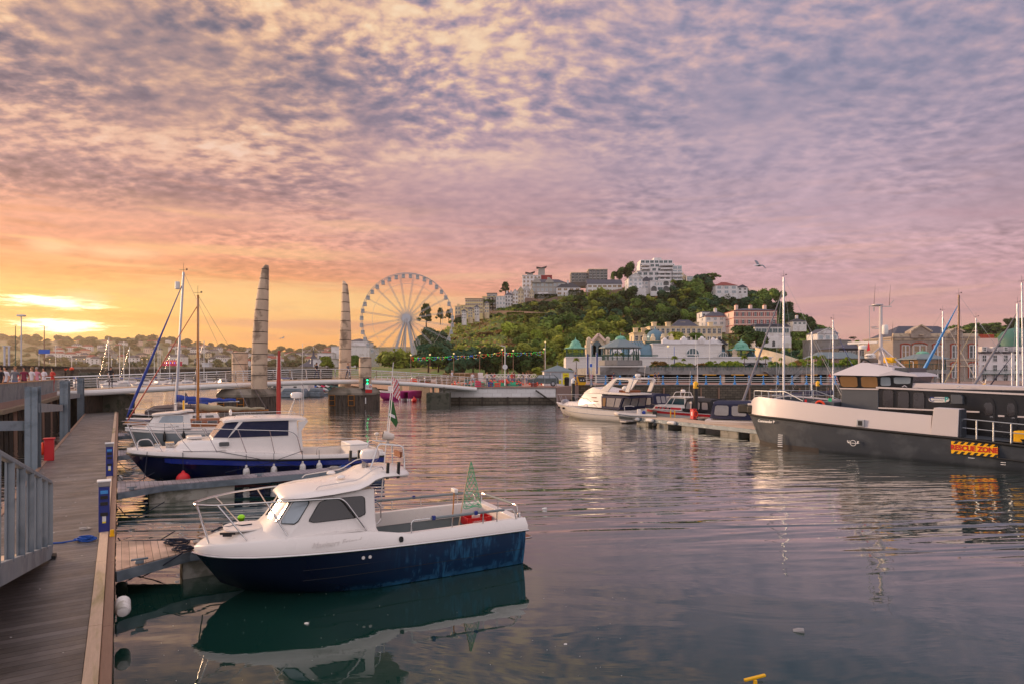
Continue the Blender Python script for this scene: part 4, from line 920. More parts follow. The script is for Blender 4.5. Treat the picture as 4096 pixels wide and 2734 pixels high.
# ---------------------------------------------------------------- sailing boats: one builder for every yacht in view
def yacht(name, label, x, y, ang, L, mast_h, hullmat='gelcoat', mast='mast_grey', cover='blue_canvas', boom=True, furl='blue_canvas', heel=0., mt=.42, hw=None, z0=1.0, z1=.8, boomz=1.0, spreaders=1, group=None, r=.06, deck='gelcoat', low=False, bowsprit=0., stayh=.92, radar=False, furlr=None):
    o = thing(name, label, 'sailing boat', (x, y, 0), radians(ang), group)
    hw = hw or L*.155
    half, top = simple_hull(o, L, hw, z0, z1, hullmat, deck, rake=.9, stripe='blue_paint' if hullmat == 'gelcoat' else 'gelcoat', stripe_h=.05, tr=.75)
    m = L*mt; zb = z0+.15
    MB().loft([ring2(z1+.05,L*.26,.25,L*.34,hw*.6,L*.72,hw*.62),ring2(z1+.36,L*.29,.22,L*.36,hw*.52,L*.70,hw*.56)],True,False,True).build('coachroof',deck,o,bev=.02)
    for s in (1,-1):
        qq=[(L*.34,-hw*.6*s,z1+.05),(L*.72,-hw*.62*s,z1+.05),(L*.70,-hw*.56*s,z1+.36),(L*.36,-hw*.52*s,z1+.36)]
        for u in (.12,.42,.7): window(qq,[(u,.35),(u+.18,.35),(u+.18,.75),(u,.75)],o,'glass_dark','steel',.02,0,'cabin_window',s,.003)
    mtop = (m+heel*mast_h*0, 0, mast_h); hx = heel
    topv = Vector((m+hx*mast_h, 0, mast_h))
    ms = MB().tube([(m,0,z1+.3),topv],[r,r*.8],8).build('mast',mast,o)
    for k in range(spreaders):
        f = (k+1)/(spreaders+1)+.05; c = Vector((m,0,z1+.3)).lerp(topv,f)
        MB().bar(c+Vector((0,-hw*.75,.03)),c+Vector((0,hw*.75,.03)),.03,.02).build('spreader',mast,ms)
    MB().tube([topv,topv+Vector((0,0,.5))],.008,4).tube([topv+Vector((-.2,0,.12)),topv+Vector((.2,0,.14))],.008,4).cbox(topv+Vector((.17,0,.18)),(.08,.01,.08)).build('wind_vane','black_plastic',ms)
    st = Vector((m,0,z1+.3)).lerp(topv,stayh)
    rg = MB(); rg.tube([topv,(L,0,z1+.1)],.008,4)
    for s in (-1,1):
        f = Vector((m,0,z1+.3)).lerp(topv,.55)+Vector((0,s*hw*.75,0)); rg.tube([topv,f,(m+.1,s*hw*.95,z1+.1)],.007,4); rg.tube([Vector((m,0,z1+.3)).lerp(topv,.53),(m-.2,s*hw*.95,z1+.1)],.007,4)
    rg.build('rigging','steel',o)
    bow = Vector((.05-bowsprit,0,z0+.1))
    if furl: MB().tube([bow,bow.lerp(st,.06),bow.lerp(st,.3),bow.lerp(st,.75),st],[.02,furlr or .075,furlr or .08,(furlr or .055)*.6,.02],8).build('furled_headsail',furl,o)
    if bowsprit: MB().tube([(L*.1,0,z0+.08),(-bowsprit,0,z0+.18)],.05,6).build('bowsprit',mast,o)
    if boom:
        z = z1+boomz; n = 14; bl_ = L*.48; pts = []; rr = []
        for i in range(n+1):
            u = i/n; pts.append((m+.05+bl_*u,0,z+.16*(1-u)**3+.03*sin(i*2.1)-.02)); rr.append((.15*(1-u)**1.2+.075)*(1+.12*sin(i*3.3)))
        MB().tube(pts,rr,9).build('sail_cover',cover,o,ang=60)
        MB().tube([(m,0,z-.12),(m+bl_*1.08,0,z-.12)],.035,7).build('boom',mast,o)
    if radar: MB().lathe([(.14,0),(.18,.04),(.17,.16),(.05,.2)],Vector((m-.2,0,z1))+Vector((0,0,mast_h*.45)),12).build('radar_dome','gelcoat',o)
    for s in (-1,1):
        rails(o,[(-.02,0,z0+.55),(.15,s*.25,z0+.55),(L*.16,s*hw*.62,z0+.5),(L*.17,s*hw*.66,z0)],.011,name='pulpit')
        ps = [(L*u,s*half(L*u)*.96,top(L*u)) for u in (.3,.45,.6,.78,.95)]
        for p in ps: rails(o,[p,(p[0],p[1],p[2]+.5)],.008,name='stanchion')
        MB().tube([(L*.16,s*hw*.62,z0+.5)]+[(p[0],p[1],p[2]+.5) for p in ps],.005,4).tube([(L*.165,s*hw*.64,z0+.25)]+[(p[0],p[1],p[2]+.27) for p in ps],.005,4).build('guard_wire','steel',o)
    return o
yb = yacht('sailing_yacht','white sailing yacht with tall grey mast and bright blue sail covers beyond the pilothouse boat',-21.6,35.0,31,6.6,9.4,heel=.045,mt=.37,boomz=1.15,furl='blue_canvas',spreaders=1,r=.075)
MB().lathe([(.1,-.22),(.13,-.2),(.13,.2),(.1,.22)],(2.55,0,8.6),12).build('radar_reflector','white_paint',yb)
wb_ = yacht('wooden_sailing_boat','varnished wooden gaff boat with tan sail cover and orange brown mast',-19.7,32.4,31,7.0,7.75,hullmat='varnish',mast='varnish',cover='tan_canvas',furl='mast_red',mt=.44,boomz=.85,spreaders=1,r=.075,z0=.85,z1=.7,deck='varnish_dark',bowsprit=.3,furlr=.035)
MB().bar((2.6,.1,1.95),(3.6,.1,1.9),.22,.14).build('folded_staysail','blue_canvas',wb_,bev=.03)
# canopy boat with hoop
cb_ = thing('open_motor_boat','open motor boat under a dark brown canopy with a raised hoop','boat',(-24.0,39.5,0),radians(31))
simple_hull(cb_,4.6,1.05,.95,.8,'gelcoat','gelcoat_inner',stripe='black_rubber')
R=[[(x,y*w,z) for y,z in ((-1,.85),(-.9,zt*.8+.25),(-.55,zt),(0,zt+.1),(.55,zt),(.9,zt*.8+.25),(1,.85))] for x,w,zt in ((.7,.55,1.05),(1.2,.85,1.35),(2.6,1.0,1.42),(3.8,.98,1.35),(4.4,.9,1.0))]
MB().loft(R,False,True,True).build('canopy','brown_canvas',cb_,ang=50)
rails(cb_,[(3.4,-1.0,.9),(3.1,-.98,2.0),(3.0,-.5,2.25),(3.0,.5,2.25),(3.1,.98,2.0),(3.4,1.0,.9)],.035,.3,'hoop','brown_canvas')
# red pole and black tender beyond the cruiser
MB().tube([(0,0,-.5),(0,0,3.1),(.02,0,4.4)],[.085,.085,.05],8).build('red_mast_pole','mast_red',loc=(-8.95,24.0,0)); o = bpy.data.objects['red_mast_pole']; tag(o,'tall plain red pole rising behind the royal blue cabin cruiser','pole')
td = thing('inflatable_tender','small black inflatable tender floating behind the blue cruiser stern','dinghy',(-7.9,24.2,0),radians(12))
for s in (-1,1): MB().tube(bend([(2.1,s*.4,.30),(.6,s*.42,.32),(.05,s*.1,.5),(.0,0,.52)],.4,5),[.17]*13 if 0 else .17,9).build('tube','black_canvas',td,ang=60)
MB().box(.3,-.35,.12,2.0,.35,.17).box(1.2,-.35,.28,1.4,.35,.31).build('floorboards','deck_grey',td)
MB().box(2.0,-.12,.1,2.25,.12,.62).build('outboard','gelcoat',td,bev=.03)
mb = MB().sphere((0,0,.05),.09,10,6,.8); tag(mb.build('mooring_buoy','lime',loc=on(965,2075)),'tiny lime green float on the dark water between the two nearest fingers','float')

# ---------------------------------------------------------------- flags on a staff at the stern quarter of the cabin boat
fs = thing('flag_staff','thin white staff with red checkered and green flags behind the cabin boat radar','flag',bl(3.36,.9,.86),0)
MB().tube([(-.10,0,0),(.16,0,2.9)],[.014,.008],6).build('staff','white_paint',fs)
ck = [MB(), MB()]
for i in range(6):
    for j in range(8):
        def q_(u,v): return (.115+.02*0+u*.045*(1) +.010*v - (2.0-1.75)*0, .02*sin(u*1.1+v*.7), 2.62-v*.058-u*.018)
        ck[(i+j) % 2].quad(q_(i,j),q_(i+1,j),q_(i+1,j+1),q_(i,j+1))
MBf = MB(); MBf.v = ck[0].v+ck[1].v; MBf.f = ck[0].f+[[k+len(ck[0].v) for k in f] for f in ck[1].f]; MBf.m = [0]*len(ck[0].f)+[1]*len(ck[1].f)
f_ = MBf.build('checkered_flag',['flag_red','flag_white'],fs,ang=0,fix=False); so = f_.modifiers.new('s','SOLIDIFY'); so.thickness = .006; f_.scale=(.5,1,.85); f_.location=(.07,0,.4)
mb = MB(); mb.mat(0).quad((.10,0,2.16),(.16,.01,2.13),(.25,0,1.72),(.21,.01,1.62),(.05,0,1.85)); mb.mat(1).quad((.12,.012,2.05),(.14,.012,2.04),(.23,.012,1.70),(.205,.012,1.66)).mat(1).quad((.07,-.012,1.92),(.19,-.012,1.86),(.2,-.012,1.80),(.07,-.012,1.86))
f_ = mb.build('green_flag',['flag_green','flag_white'],fs,ang=0,fix=False); so = f_.modifiers.new('s','SOLIDIFY'); so.thickness = .006

# ---------------------------------------------------------------- white flybridge motor yacht
ya = radians(-52)
wy = thing('motor_yacht','white flybridge motor yacht with navy canopy moored at the pontoon head','boat',(3.72,52.02,0),ya)
hy, ty = simple_hull(wy,8.25,1.5,1.1,.85,'gelcoat',rake=1.3,full=2.0,bow_len=5.)
for dz,nm in ((-.02,'rubbing_strake'),(-.38,'rubbing_strake')):
    P = [(t,-hy(t)*(1 if dz>-.1 else .985)-.01,ty(t)+dz) for t in (.05,.3,.8,1.6,3,4.5,6,8.2)]
    if dz < -.1: P = [(p[0]+.35*max(0,1-p[0]/3),p[1]*(1 if p[0]>2 else .93),p[2]) for p in P]
    MB().tube(P,.018,5).tube([(x,-y,z) for x,y,z in P],.018,5).build(nm,'mast_grey',wy)
MB().loft([ring2(1.0,1.2,.5,2.4,1.1,4.8,1.25),ring2(1.28,1.9,.45,2.9,.95,4.8,1.18)],True,False,True).build('foredeck_trunk','gelcoat',wy,bev=.03)
MB().loft([ring2(1.0,3.1,.8,3.7,1.15,6.5,1.28),ring2(1.35,3.25,.75,3.75,1.1,6.5,1.26),ring2(2.02,4.0,.7,4.3,1.05,6.3,1.2)],True,False,True).build('saloon','gelcoat',wy,ang=28,bev=.02)
for s in (1,-1):
    window([(3.25,-.01,1.35),(3.25,-.75*s,1.35),(4.0,-.7*s,2.02),(4.0,-.01,2.02)],[(.03,.03),(.97,.03),(.97,.93),(.03,.93)],wy,'navy_canvas','navy_canvas',.02,0,'screen_cover',s,.004)
    w_ = window([(3.25,-.75*s,1.35),(5.2,-1.19*s,1.35),(4.9,-1.12*s,2.02),(4.0,-.7*s,2.02)],[(.0,.05),(.98,.05),(.62,.9),(.0,.9)],wy,'navy_canvas','navy_canvas',.02,0,'screen_cover',s,.004)
    window([(3.25,-.75*s,1.35),(5.2,-1.19*s,1.35),(4.9,-1.12*s,2.02),(4.0,-.7*s,2.02)],[(.28,.2),(.48,.2),(.46,.7),(.27,.7)],wy,'glass_warm','navy_canvas',.02,0,'cabin_window',s,.012)
    for dz,dx in ((1.72,5.25),(1.45,5.45)): MB().box(dx,-1.215*s-.012,dz-.025,dx+.5,-1.215*s+.012,dz+.025).build('louvre_vent','varnish_dark',wy)
# flybridge
R = [[(x,y*w,z-.03*y*y) for y in (-1,-.7,0,.7,1)]+[(x,y*w,zb) for y in (1,0,-1)] for x,w,z,zb in ((3.95,.75,2.06,2.0),(4.6,1.0,2.3,2.02),(5.3,1.15,2.52,2.03),(6.2,1.22,2.36,2.03),(7.0,1.25,2.2,2.0),(9.0,1.2,2.12,1.98))]
MB().loft(R).build('flybridge','gelcoat',wy,ang=40,bev=.02)
for s in (-1,1):
    P1=[(6.2,2.3),(7.45,3.12),(7.8,3.2),(8.0,3.12),(7.75,3.04),(6.95,2.2)]
    MB().prism(P1,s*1.2-.06,s*1.2+.06).prism([(8.0,3.2),(9.15,3.18),(9.35,3.05),(8.95,2.2),(8.6,2.2),(8.95,2.95),(8.85,3.05),(7.9,3.08)],s*1.2-.05,s*1.2+.05).build('radar_arch','gelcoat',wy,bev=.02)
MB().box(8.0,-1.2,3.08,9.1,1.2,3.18).build('arch_top','gelcoat',wy,bev=.03)
MB().lathe([(.14,0),(.2,.03),(.2,.14),(.15,.19),(.02,.2)],(8.7,0,3.3),14).build('radar_dome','gelcoat',wy); MB().tube([(8.7,0,3.15),(8.7,0,3.32)],.05,6).tube([(8.3,.3,3.15),(8.3,.3,3.35)],.03,6).sphere((8.3,.3,3.4),.08,8,5).build('lamp_cluster','gelcoat',wy)
rails(wy,[(5.5,-1.1,2.45),(5.5,-1.1,4.3)],.010,name='whip_aerial',mat='white_paint'); rails(wy,[(8.6,.8,3.1),(8.75,.8,4.2)],.010,name='whip_aerial',mat='white_paint')
rails(wy,[(5.0,-1.05,2.45),(5.1,-1.05,2.62),(6.6,-1.2,2.6)],.012,name='flybridge_rail')
MB().sphere((8.4,-.95,2.45),.28,10,6,.7).build('covered_liferaft','white_paint',wy); MB().box(7.6,-.8,2.1,8.3,.8,2.32).build('helm_seat','varnish_dark',wy,bev=.04)
# canopy at the stern
zc=[(6.3,1.85,1.25),(7.0,1.98,1.3),(8.6,1.96,1.3),(9.0,1.9,1.25)]
MB().loft([[(x,y*w,z-.06*y*y) for y in (-1,-.6,0,.6,1)]+[(x,y*w,z-.10-.06*y*y) for y in (1,0,-1)] for x,z,w in zc]).build('canopy_roof','navy_canvas',wy,ang=50)
for s in (1,-1):
    q=[(6.4,-1.34*s,.95),(8.2,-1.42*s,.92),(8.5,-1.3*s,1.85),(6.3,-1.26*s,1.85)]
    MB().quad(q[0],q[1],q[2],q[3]).build('canopy_side','navy_canvas',wy)
    for a,b,g_ in ((.07,.22,'glass_warm'),(.28,.66,'clear_vinyl'),(.70,.95,'clear_vinyl')): window(q,[(a,.2),(b,.2),(b,.88),(a,.88)],wy,g_,'navy_canvas',.02,0,'canopy_window',s,.01)
q=[(8.2,-1.42,.92),(8.2,1.42,.92),(8.5,1.25,1.85),(8.5,-1.25,1.85)]
MB().quad(*q).build('canopy_back','navy_canvas',wy)
for a,b in ((.05,.33),(.37,.64),(.68,.95)): window(q,[(a,.25),(b,.25),(b,.9),(a,.9)],wy,'clear_vinyl','navy_canvas',.02,0,'canopy_window',2,.01)
for s in (-1,1):
    rails(wy,[(.1,0,1.8),(.2,s*.25,1.8),(1.2,s*.95,1.78),(3.5,s*1.35,1.75),(5.0,s*1.42,1.62),(6.1,s*1.45,1.0)],.016,.25,'bow_rail')
    for a,b,z in ((.25,.45,1.8),(1.3,1.7,1.78),(2.4,2.8,1.76),(3.6,4.1,1.74)): rails(wy,[(a,s*(hy(a+.4)*.93 if a>.5 else .25),z),(b,s*hy(b)*.94,ty(b))],.011,name='stanchion')
MB().sphere((1.15,-.1,1.24),.36,12,7,.55).build('covered_tender','grey_canvas',wy,ang=60)
for t,w in ((.95,.09),(2.0,.13)):
    MB().prism(chaikin([(t-w,.70),(t+w,.68),(t+w,.83),(t-w,.85)],1),-hy(t)*.97-.02,-hy(t)*.97+.02).build('porthole','glass_dark',wy)
MB().box(8.25,-1.4,.05,8.85,1.4,.14).build('bathing_platform','gelcoat',wy,bev=.02)
# rigid inflatable hung across the stern
rib = thing('rigid_inflatable','pale grey rigid inflatable boat hung across the motor yacht stern','dinghy',(7.25,43.9,.42),radians(-8))
for s in (-1,1): MB().tube(bend([(2.75,s*.42,.12),(1.0,s*.44,.16),(.25,s*.3,.24),(.05,0,.30)],.35,5),.16,10).build('tube','gelcoat_inner',rib,ang=60)
MB().tube([(2.8,-.58,.14),(1.0,-.61,.18),(.2,-.42,.28)],.03,5).build('rubbing_strip','deck_grey',rib)
MB().loft([[(x,y*w,z0_+(.0 if abs(y)>.5 else -.18)) for y in (-1,-.5,0,.5,1)] for x,w,z0_ in ((.25,.1,.1),(.8,.38,.03),(2.6,.4,.0))],False,False,False).build('hull','gelcoat_inner',rib)
MB().box(1.5,-.2,.1,1.75,.2,.62).build('console','gelcoat',rib,bev=.03); MB().box(2.55,-.12,-.2,2.85,.12,.5).build('outboard','black_plastic',rib,bev=.04); rails(rib,[(.7,-.2,.2),(.6,-.2,.82),(1.1,-.2,.85),(1.3,-.2,.8)],.02,.1,'frame','gelcoat'); MB().sphere((1.95,-.2,.38),.14,8,6).build('gear_bag','blue_canvas',rib)
# ---------------------------------------------------------------- blue hooded sports cruiser, red striped cruiser, hooded day boats
def hood(parent, x0, x1, w, zb, zt, mat, win='clear_vinyl', panes=3, slope=.35):
    R = [[(x,y*ww,z) for y,z in ((-1,zb),(-.93,zz-.14),(-.7,zz),(0,zz+.05),(.7,zz),(.93,zz-.14),(1,zb))] for x,ww,zz in ((x0,w*.8,zb+.1),(x0+slope,w*.93,zt-.06),(x0+slope*2,w*.96,zt),(x1-slope*.6,w,zt-.02),(x1,w*.95,zb+.25))]
    h_ = MB().loft(R,False,True,True).build('hood',mat,parent,ang=40)
    L_ = x1-slope*.8-x0-slope
    for s in (1,-1):
        q=[(x0+slope*.8,-w*.985*s,zb+.03),(x1-.2,-w*1.01*s,zb+.03),(x1-slope*.9,-w*.95*s,zt-.17),(x0+slope*1.2,-w*.92*s,zt-.17)]
        for k in range(panes): window(q,[(k/panes+.06,.22),((k+1)/panes-.03,.22),((k+1)/panes-.03,.92),(k/panes+.06,.92)],h_,win,mat,.02,1,'hood_window',s,.012)
    q=[(x1-.01,-w*.75,zb+.22),(x1-.01,w*.75,zb+.22),(x1-slope*.6+.02,w*.75,zt-.08),(x1-slope*.6+.02,-w*.75,zt-.08)]
    for k in range(3): window(q,[(k/3+.03,.15),((k+1)/3-.03,.15),((k+1)/3-.03,.85),(k/3+.03,.85)],h_,win,mat,.02,1,'hood_window',2,.02)
    return h_
def cruiser(name,label,x,y,ang,L,hw,z0,z1,hull='gelcoat',stripe=None,zt=1.8,hoodm=None,band=None,glass='glass_teal',radar=True,zw=1.7,stripe_h=.1):
    o = thing(name,label,'boat',(x,y,0),radians(ang))
    half,top = simple_hull(o,L,hw,z0,z1,hull,stripe=stripe,rake=.8,full=2.1,stripe_h=stripe_h)
    zs = z1+.1
    MB().loft([ring2(zs,L*.16,.3,L*.26,hw*.7,L*.62,hw*.82),ring2(zs+.28,L*.2,.28,L*.28,hw*.62,L*.62,hw*.76),ring2(zs+.34,L*.24,.25,L*.3,hw*.55,L*.62,hw*.7)],True,False,True).build('trunk_cabin','gelcoat',o,bev=.02)
    if band:
        for s in (1,-1):
            q=[(L*.26,-hw*.7*s,zs),(L*.62,-hw*.82*s,zs),(L*.62,-hw*.76*s,zs+.28),(L*.28,-hw*.62*s,zs+.28)]
            window(q,[(.0,.25),(.99,.25),(.99,.75),(.0,.75)],o,band,band,.005,0,'red_band',s,.003)
            for u in (.12,.26,.4,.54): window(q,[(u,.3),(u+.07,.3),(u+.07,.7),(u,.7)],o,'glass_dark','gelcoat',.02,0,'cabin_window',s,.012)
    if not hoodm or zw > zt:
        MB().loft([ring2(zs+.2,L*.32,.4,L*.40,hw*.72,L*.66,hw*.76),ring2(zs+.4,L*.345,.38,L*.41,hw*.68,L*.66,hw*.73),ring2(zw,L*.43,.36,L*.46,hw*.6,L*.65,hw*.66)],True,False,True).build('wheelhouse','gelcoat',o,ang=28,bev=.015)
        MB().loft([[(x_,y_*w,z-.03*y_*y_) for y_ in (-1,-.5,.5,1)]+[(x_,y_*w,z-.06) for y_ in (1,-1)] for x_,w,z in ((L*.40,hw*.5,zw+.03),(L*.45,hw*.66,zw+.07),(L*.7,hw*.7,zw+.06))]).build('roof','gelcoat',o,ang=50)
        for s in (1,-1):
            window([(L*.345,-.01*s,zs+.4),(L*.345,-.38*s,zs+.4),(L*.43,-.36*s,zw),(L*.43,-.01*s,zw)],[(.03,.05),(1.,.05),(1.,.93),(.03,.93)],o,'glass_smoke','gelcoat',.02,0,'windscreen',s,.003)
            window([(L*.345,-.38*s,zs+.4),(L*.41,-hw*.68*s,zs+.4),(L*.46,-hw*.6*s,zw),(L*.43,-.36*s,zw)],[(.0,.05),(.94,.05),(.94,.93),(.0,.93)],o,'glass_smoke','gelcoat',.02,0,'windscreen',s,.003)
            q=[(L*.41,-hw*.68*s,zs+.4),(L*.66,-hw*.73*s,zs+.4),(L*.65,-hw*.66*s,zw),(L*.46,-hw*.6*s,zw)]
            for a,b in ((.05,.3),(.34,.95)): window(q,[(a,.08),(b,.08),(b,.88),(a+.02,.88)],o,glass,'gelcoat',.02,0,'side_window',s,.003)
    if radar:
        rails(o,[(L*.47,-hw*.5,zw),(L*.50,-hw*.45,zw+.38),(L*.50,hw*.45,zw+.38),(L*.47,hw*.5,zw)],.02,.08,'radar_frame','gelcoat')
        rails(o,[(L*.58,-hw*.5,zw),(L*.56,-hw*.45,zw+.36),(L*.56,hw*.45,zw+.36),(L*.58,hw*.5,zw)],.02,.08,'radar_frame','gelcoat')
        MB().lathe([(.12,0),(.17,.03),(.17,.11),(.12,.15),(.02,.16)],(L*.53,0,zw+.4),12).build('radar_dome','gelcoat',o); rails(o,[(L*.6,0,zw),(L*.62,0,zw+1.9)],.010,name='whip_aerial',mat='white_paint')
    for s in (-1,1):
        rails(o,[(-.02,0,z0+.4),(.1,s*.25,z0+.4),(L*.2,s*half(L*.2)*.93,z0+.36),(L*.45,s*half(L*.45)*.95,z0+.28),(L*.52,s*hw*.95,top(L*.5))],.012,.2,'bow_rail')
        for u in (.06,.15,.27,.39): rails(o,[(L*u,s*half(L*u)*.93,z0+.38-.1*u*2),(L*(u+.03),s*half(L*u+.03)*.94,top(L*u))],.009,name='stanchion')
    if hoodm: hood(o,L*.42 if zw<=zt else L*.62,L*.93 if zw<=zt else L*.98,hw*.86,zs,zt,hoodm)
    return o
rw = cruiser('cabin_cruiser','white cabin cruiser with red hull stripes and red window band behind the tall black pile',10.3,49.3,-52,7.2,1.35,.85,.72,stripe='red_paint',zt=1.72,hoodm='black_canvas',band='red_paint',zw=1.78,stripe_h=.16)
MB().tube([(4.7,1.2,1.25),(6.7,1.3,1.2)],.2,9).build('red_tender','red_plastic',rw,ang=60)
cruiser('sports_cruiser','white sports cruiser under a navy blue hood between the motor yacht and red striped cruiser',8.0,53.3,-52,6.6,1.35,.95,.8,stripe=None,zt=1.95,hoodm='navy_canvas',zw=1.2,radar=False)
dbx = thing('day_boat','cream day boat with tall navy blue hood and pale vinyl windows','boat',(15.8,36.1,0),radians(142))
simple_hull(dbx,4.4,1.05,.8,.72,'gelcoat_inner','gelcoat',stripe='gelcoat',stripe_h=.06); MB().loft([ring2(.75,.6,.3,1.0,.6,2.1,.75),ring2(.95,.8,.28,1.1,.5,2.1,.68)],True,False,True).build('trunk_cabin','gelcoat',dbx,bev=.02)
hood(dbx,1.5,4.15,.92,.8,1.85,'navy_canvas','clear_vinyl',2,.35); MB().box(4.4,-.4,.28,4.42,.15,.38).build('name_plate','yellow_paint',dbx)
cruiser('cabin_cruiser','small white cabin boat half hidden behind the navy hooded day boat',14.9,43.6,-52,5.0,1.0,.8,.7,zt=1.5,zw=1.65,radar=False)
# ---------------------------------------------------------------- right hand marina pontoon
RA = radians(-64); RP = Frame(9.3,44.2,-64)
rp = thing('marina_pontoon','pale plank marina pontoon on concrete floats between the motor yacht and grey workboat','pontoon',(9.3,44.2,0),RA)
MB().box(-.5,-.9,.44,11.5,.9,.5).build('deck','timber_pale',rp,bev=.005)
MB().box(-.5,-.98,.26,11.5,-.91,.49).box(-.5,.91,.26,11.5,.98,.49).build('edge_beam','galv',rp)
for a,b in ((.3,1.6),(2.4,3.6),(4.9,6.4),(8.2,9.6),(10.4,11.4)): MB().box(a,-.85,-.4,b,.85,.3).build('float','float_concrete',rp,bev=.03)
for t in (2.6,6.9):
    f = thing('finger_pontoon','short finger pontoon beside the red striped cruiser' if t<5 else 'short finger pontoon beside the navy hooded day boat','pontoon',P3(RP,t,.9,0),RA+pi/2,'finger pontoons of the right marina')
    MB().box(0,-.3,.44,4.6,.3,.5).build('deck','timber_pale',f); MB().box(2.8,-.28,-.3,4.4,.28,.4).build('float','float_concrete',f)
for i,(t,z) in enumerate(((.5,.36),(2.0,.38),(4.2,.36))):
    mb = MB().lathe([(.03,-.36),(.11,-.32),(.13,-.2),(.13,.2),(.11,.32),(.03,.36)],(0,0,0),12); o = mb.build('fender','fender_white',loc=P3(RP,t,-1.06,z)); o.rotation_euler=(0,radians(90),RA); tag(o,'long white fender lying along the marina pontoon edge, '+ordn(i,3),'fender','white fenders of the right marina')
mb = MB().sphere((0,0,0),.16,12,8); o = tag(mb.build('fender','black_rubber',loc=P3(RP,2.6,-1.12,.12)),'round black fender at the waterline of the marina pontoon','fender')
r = thing('fire_point','red fire point cabinet with orange lifebuoy on the right marina pontoon','fire point',(12.0,42.0-.6,.5),RA)
MB().box(-.16,-.14,0,.16,.14,.64).build('cabinet','red_paint',r,bev=.02); MB().box(-.18,-.16,.64,.18,.16,.69).build('lid','red_paint',r,bev=.02); MB().box(-.05,-.145,.25,.06,-.139,.5).build('notice','shutter_white',r)
MB().tube([(.22,.17*cos(a),.36+.2*sin(a)) for a in [i*pi/8 for i in range(17)]],.035,6).build('lifebuoy','life_ring',r)
MB().tube([(-.24,0,0),(-.24,0,1.0)],.025,6).lathe([(.05,0),(.08,.04),(.08,.12),(.04,.16)],(-.24,0,1.0),10).build('lamp_post','gelcoat_inner',r)
r = thing('service_pedestal','blue service pedestal with pale cap on the right marina pontoon','service pedestal',(12.75,38.6,.5),RA)
MB().box(-.085,-.085,0,.085,.085,.5).build('cabinet','sign_blue',r,bev=.008); MB().box(-.1,-.1,.5,.1,.1,.56).build('light_cap','clear_vinyl',r,bev=.01)
for i,dx in enumerate((0,.28)): tag(MB().tube([(0,0,0),(0,0,.5)],.035,7).build('mooring_post','yellow_paint',loc=(10.9+dx,43.0,.5)),'short yellow post standing on the marina pontoon, '+('left' if i==0 else 'right')+' of the pair','post','yellow pontoon posts')
coil('mooring_rope',(14.3,37.0,.52),.28,4,'rope_pale','pale rope heap on the marina pontoon near the grey workboat bow')
def pile(label,px,pyt,D,r,cap,capm,letter='A'):
    X = wx(px,D); zt = wz(pyt,D); o = thing('mooring_pile',label,'pile',(X,D,0),0)
    MB().tube([(0,0,-1.5),(0,0,zt-.5)],r,16).build('post','black_plastic',o)
    MB().lathe([(r*1.12,-.5),(r*1.12,-.16),(r*.9,-.08),(.03,0)],(0,0,zt),16).build('cap',capm,o)
    text_mesh('letter',letter,r*1.5,'ink_black',o,(r*.5,-r*1.02,zt-.34),(radians(90),0,radians(25)),.01,bold=.01)
    return o
pile('tall black mooring pile with yellow cap lettered A on the marina pontoon',2783,1522,43.0,.155,1,'yellow_paint')
pile('black mooring pile with white cap lettered A beyond the motor yacht bow',2293,1510,60.,.17,1,'white_paint')
pile('short black mooring pile with yellow cap beyond the grey workboat bow rail',3271,1521,60.,.16,1,'yellow_paint')
# ---------------------------------------------------------------- dark grey workboat on the right
V = Frame(12.95, 32.7, -52); va = radians(-52)
vb = thing('workboat','dark grey workboat with silver bulwark, wheelhouse, mast and rescue zone sign','boat',(V.x,V.y,0),va)
vh = lambda t: interp([(-.3,.5),(0,.9),(.5,1.4),(1.2,1.75),(2.4,1.98),(4,2.08),(16,2.1)], t)
vr = lambda t: interp([(-.3,1.45),(2.5,1.38),(5,1.22),(7.3,1.12),(9.4,1.05),(11.4,.9),(16,.85)], t)
vtop = lambda t: interp([(-.1,1.85),(.05,2.1),(.35,2.3),(.8,2.38),(2.5,2.27),(4.8,2.07),(6.5,1.96),(8.45,1.87),(9.5,1.83)], t)
T_ = [-.3,-.1,.1,.4,.8,1.3,2.,2.8,4,5.5,7.5,9.5,12,16]
S = []
for t in T_:
    w, z = vh(t), vr(t); e = max(0,1-(t+.3)/3.); ring = []
    for f,q in ((1,z),(.985,z*.75),(.96,z*.45),(.93,.15),(.9,-.05),(.5,-.5),(0,-.6)):
        ring.append((t+.45*e*e*(1-q/z), -w*f*(1-.5*e*e*(1-q/z)) if f else 0, q))
    S.append(ring+[(x,-y,q) for x,y,q in ring[:-1]][::-1])
MB().loft(S,False,True,True).build('hull','vessel_black',vb,ang=50)
R = [[(x+.0,-abs(y)-.004,z) for x,y,z in r_[3:5]] for r_ in S[:9]]
MB().loft(R,False,False,False).build('rust_band','rust',vb)
MB().tube([(t,-vh(t)-.03,vr(t)) for t in T_],.06,6).tube([(t,vh(t)+.03,vr(t)) for t in T_],.06,6).tube([(t,-vh(t)-.02,vr(t)-.55) for t in (10.2,12,16)],.03,6).build('rubbing_strake','black_rubber',vb)
tb = [-.1,0,.1,.25,.5,.8,1.3,2,3,4.8,6.5,8.5]
R = [[(t,-vh(t),vr(t)),(t,-vh(t)+.03,(vr(t)+vtop(t))/2),(t,-vh(t)+.08,vtop(t)),(t,-vh(t)+.16,vtop(t)+.01),(t,-vh(t)+.2,vtop(t)-.06)] for t in tb]
MB().loft(R,False,True,True).loft(mirror(R),False,True,True).build('bulwark','vessel_alu',vb,ang=60)
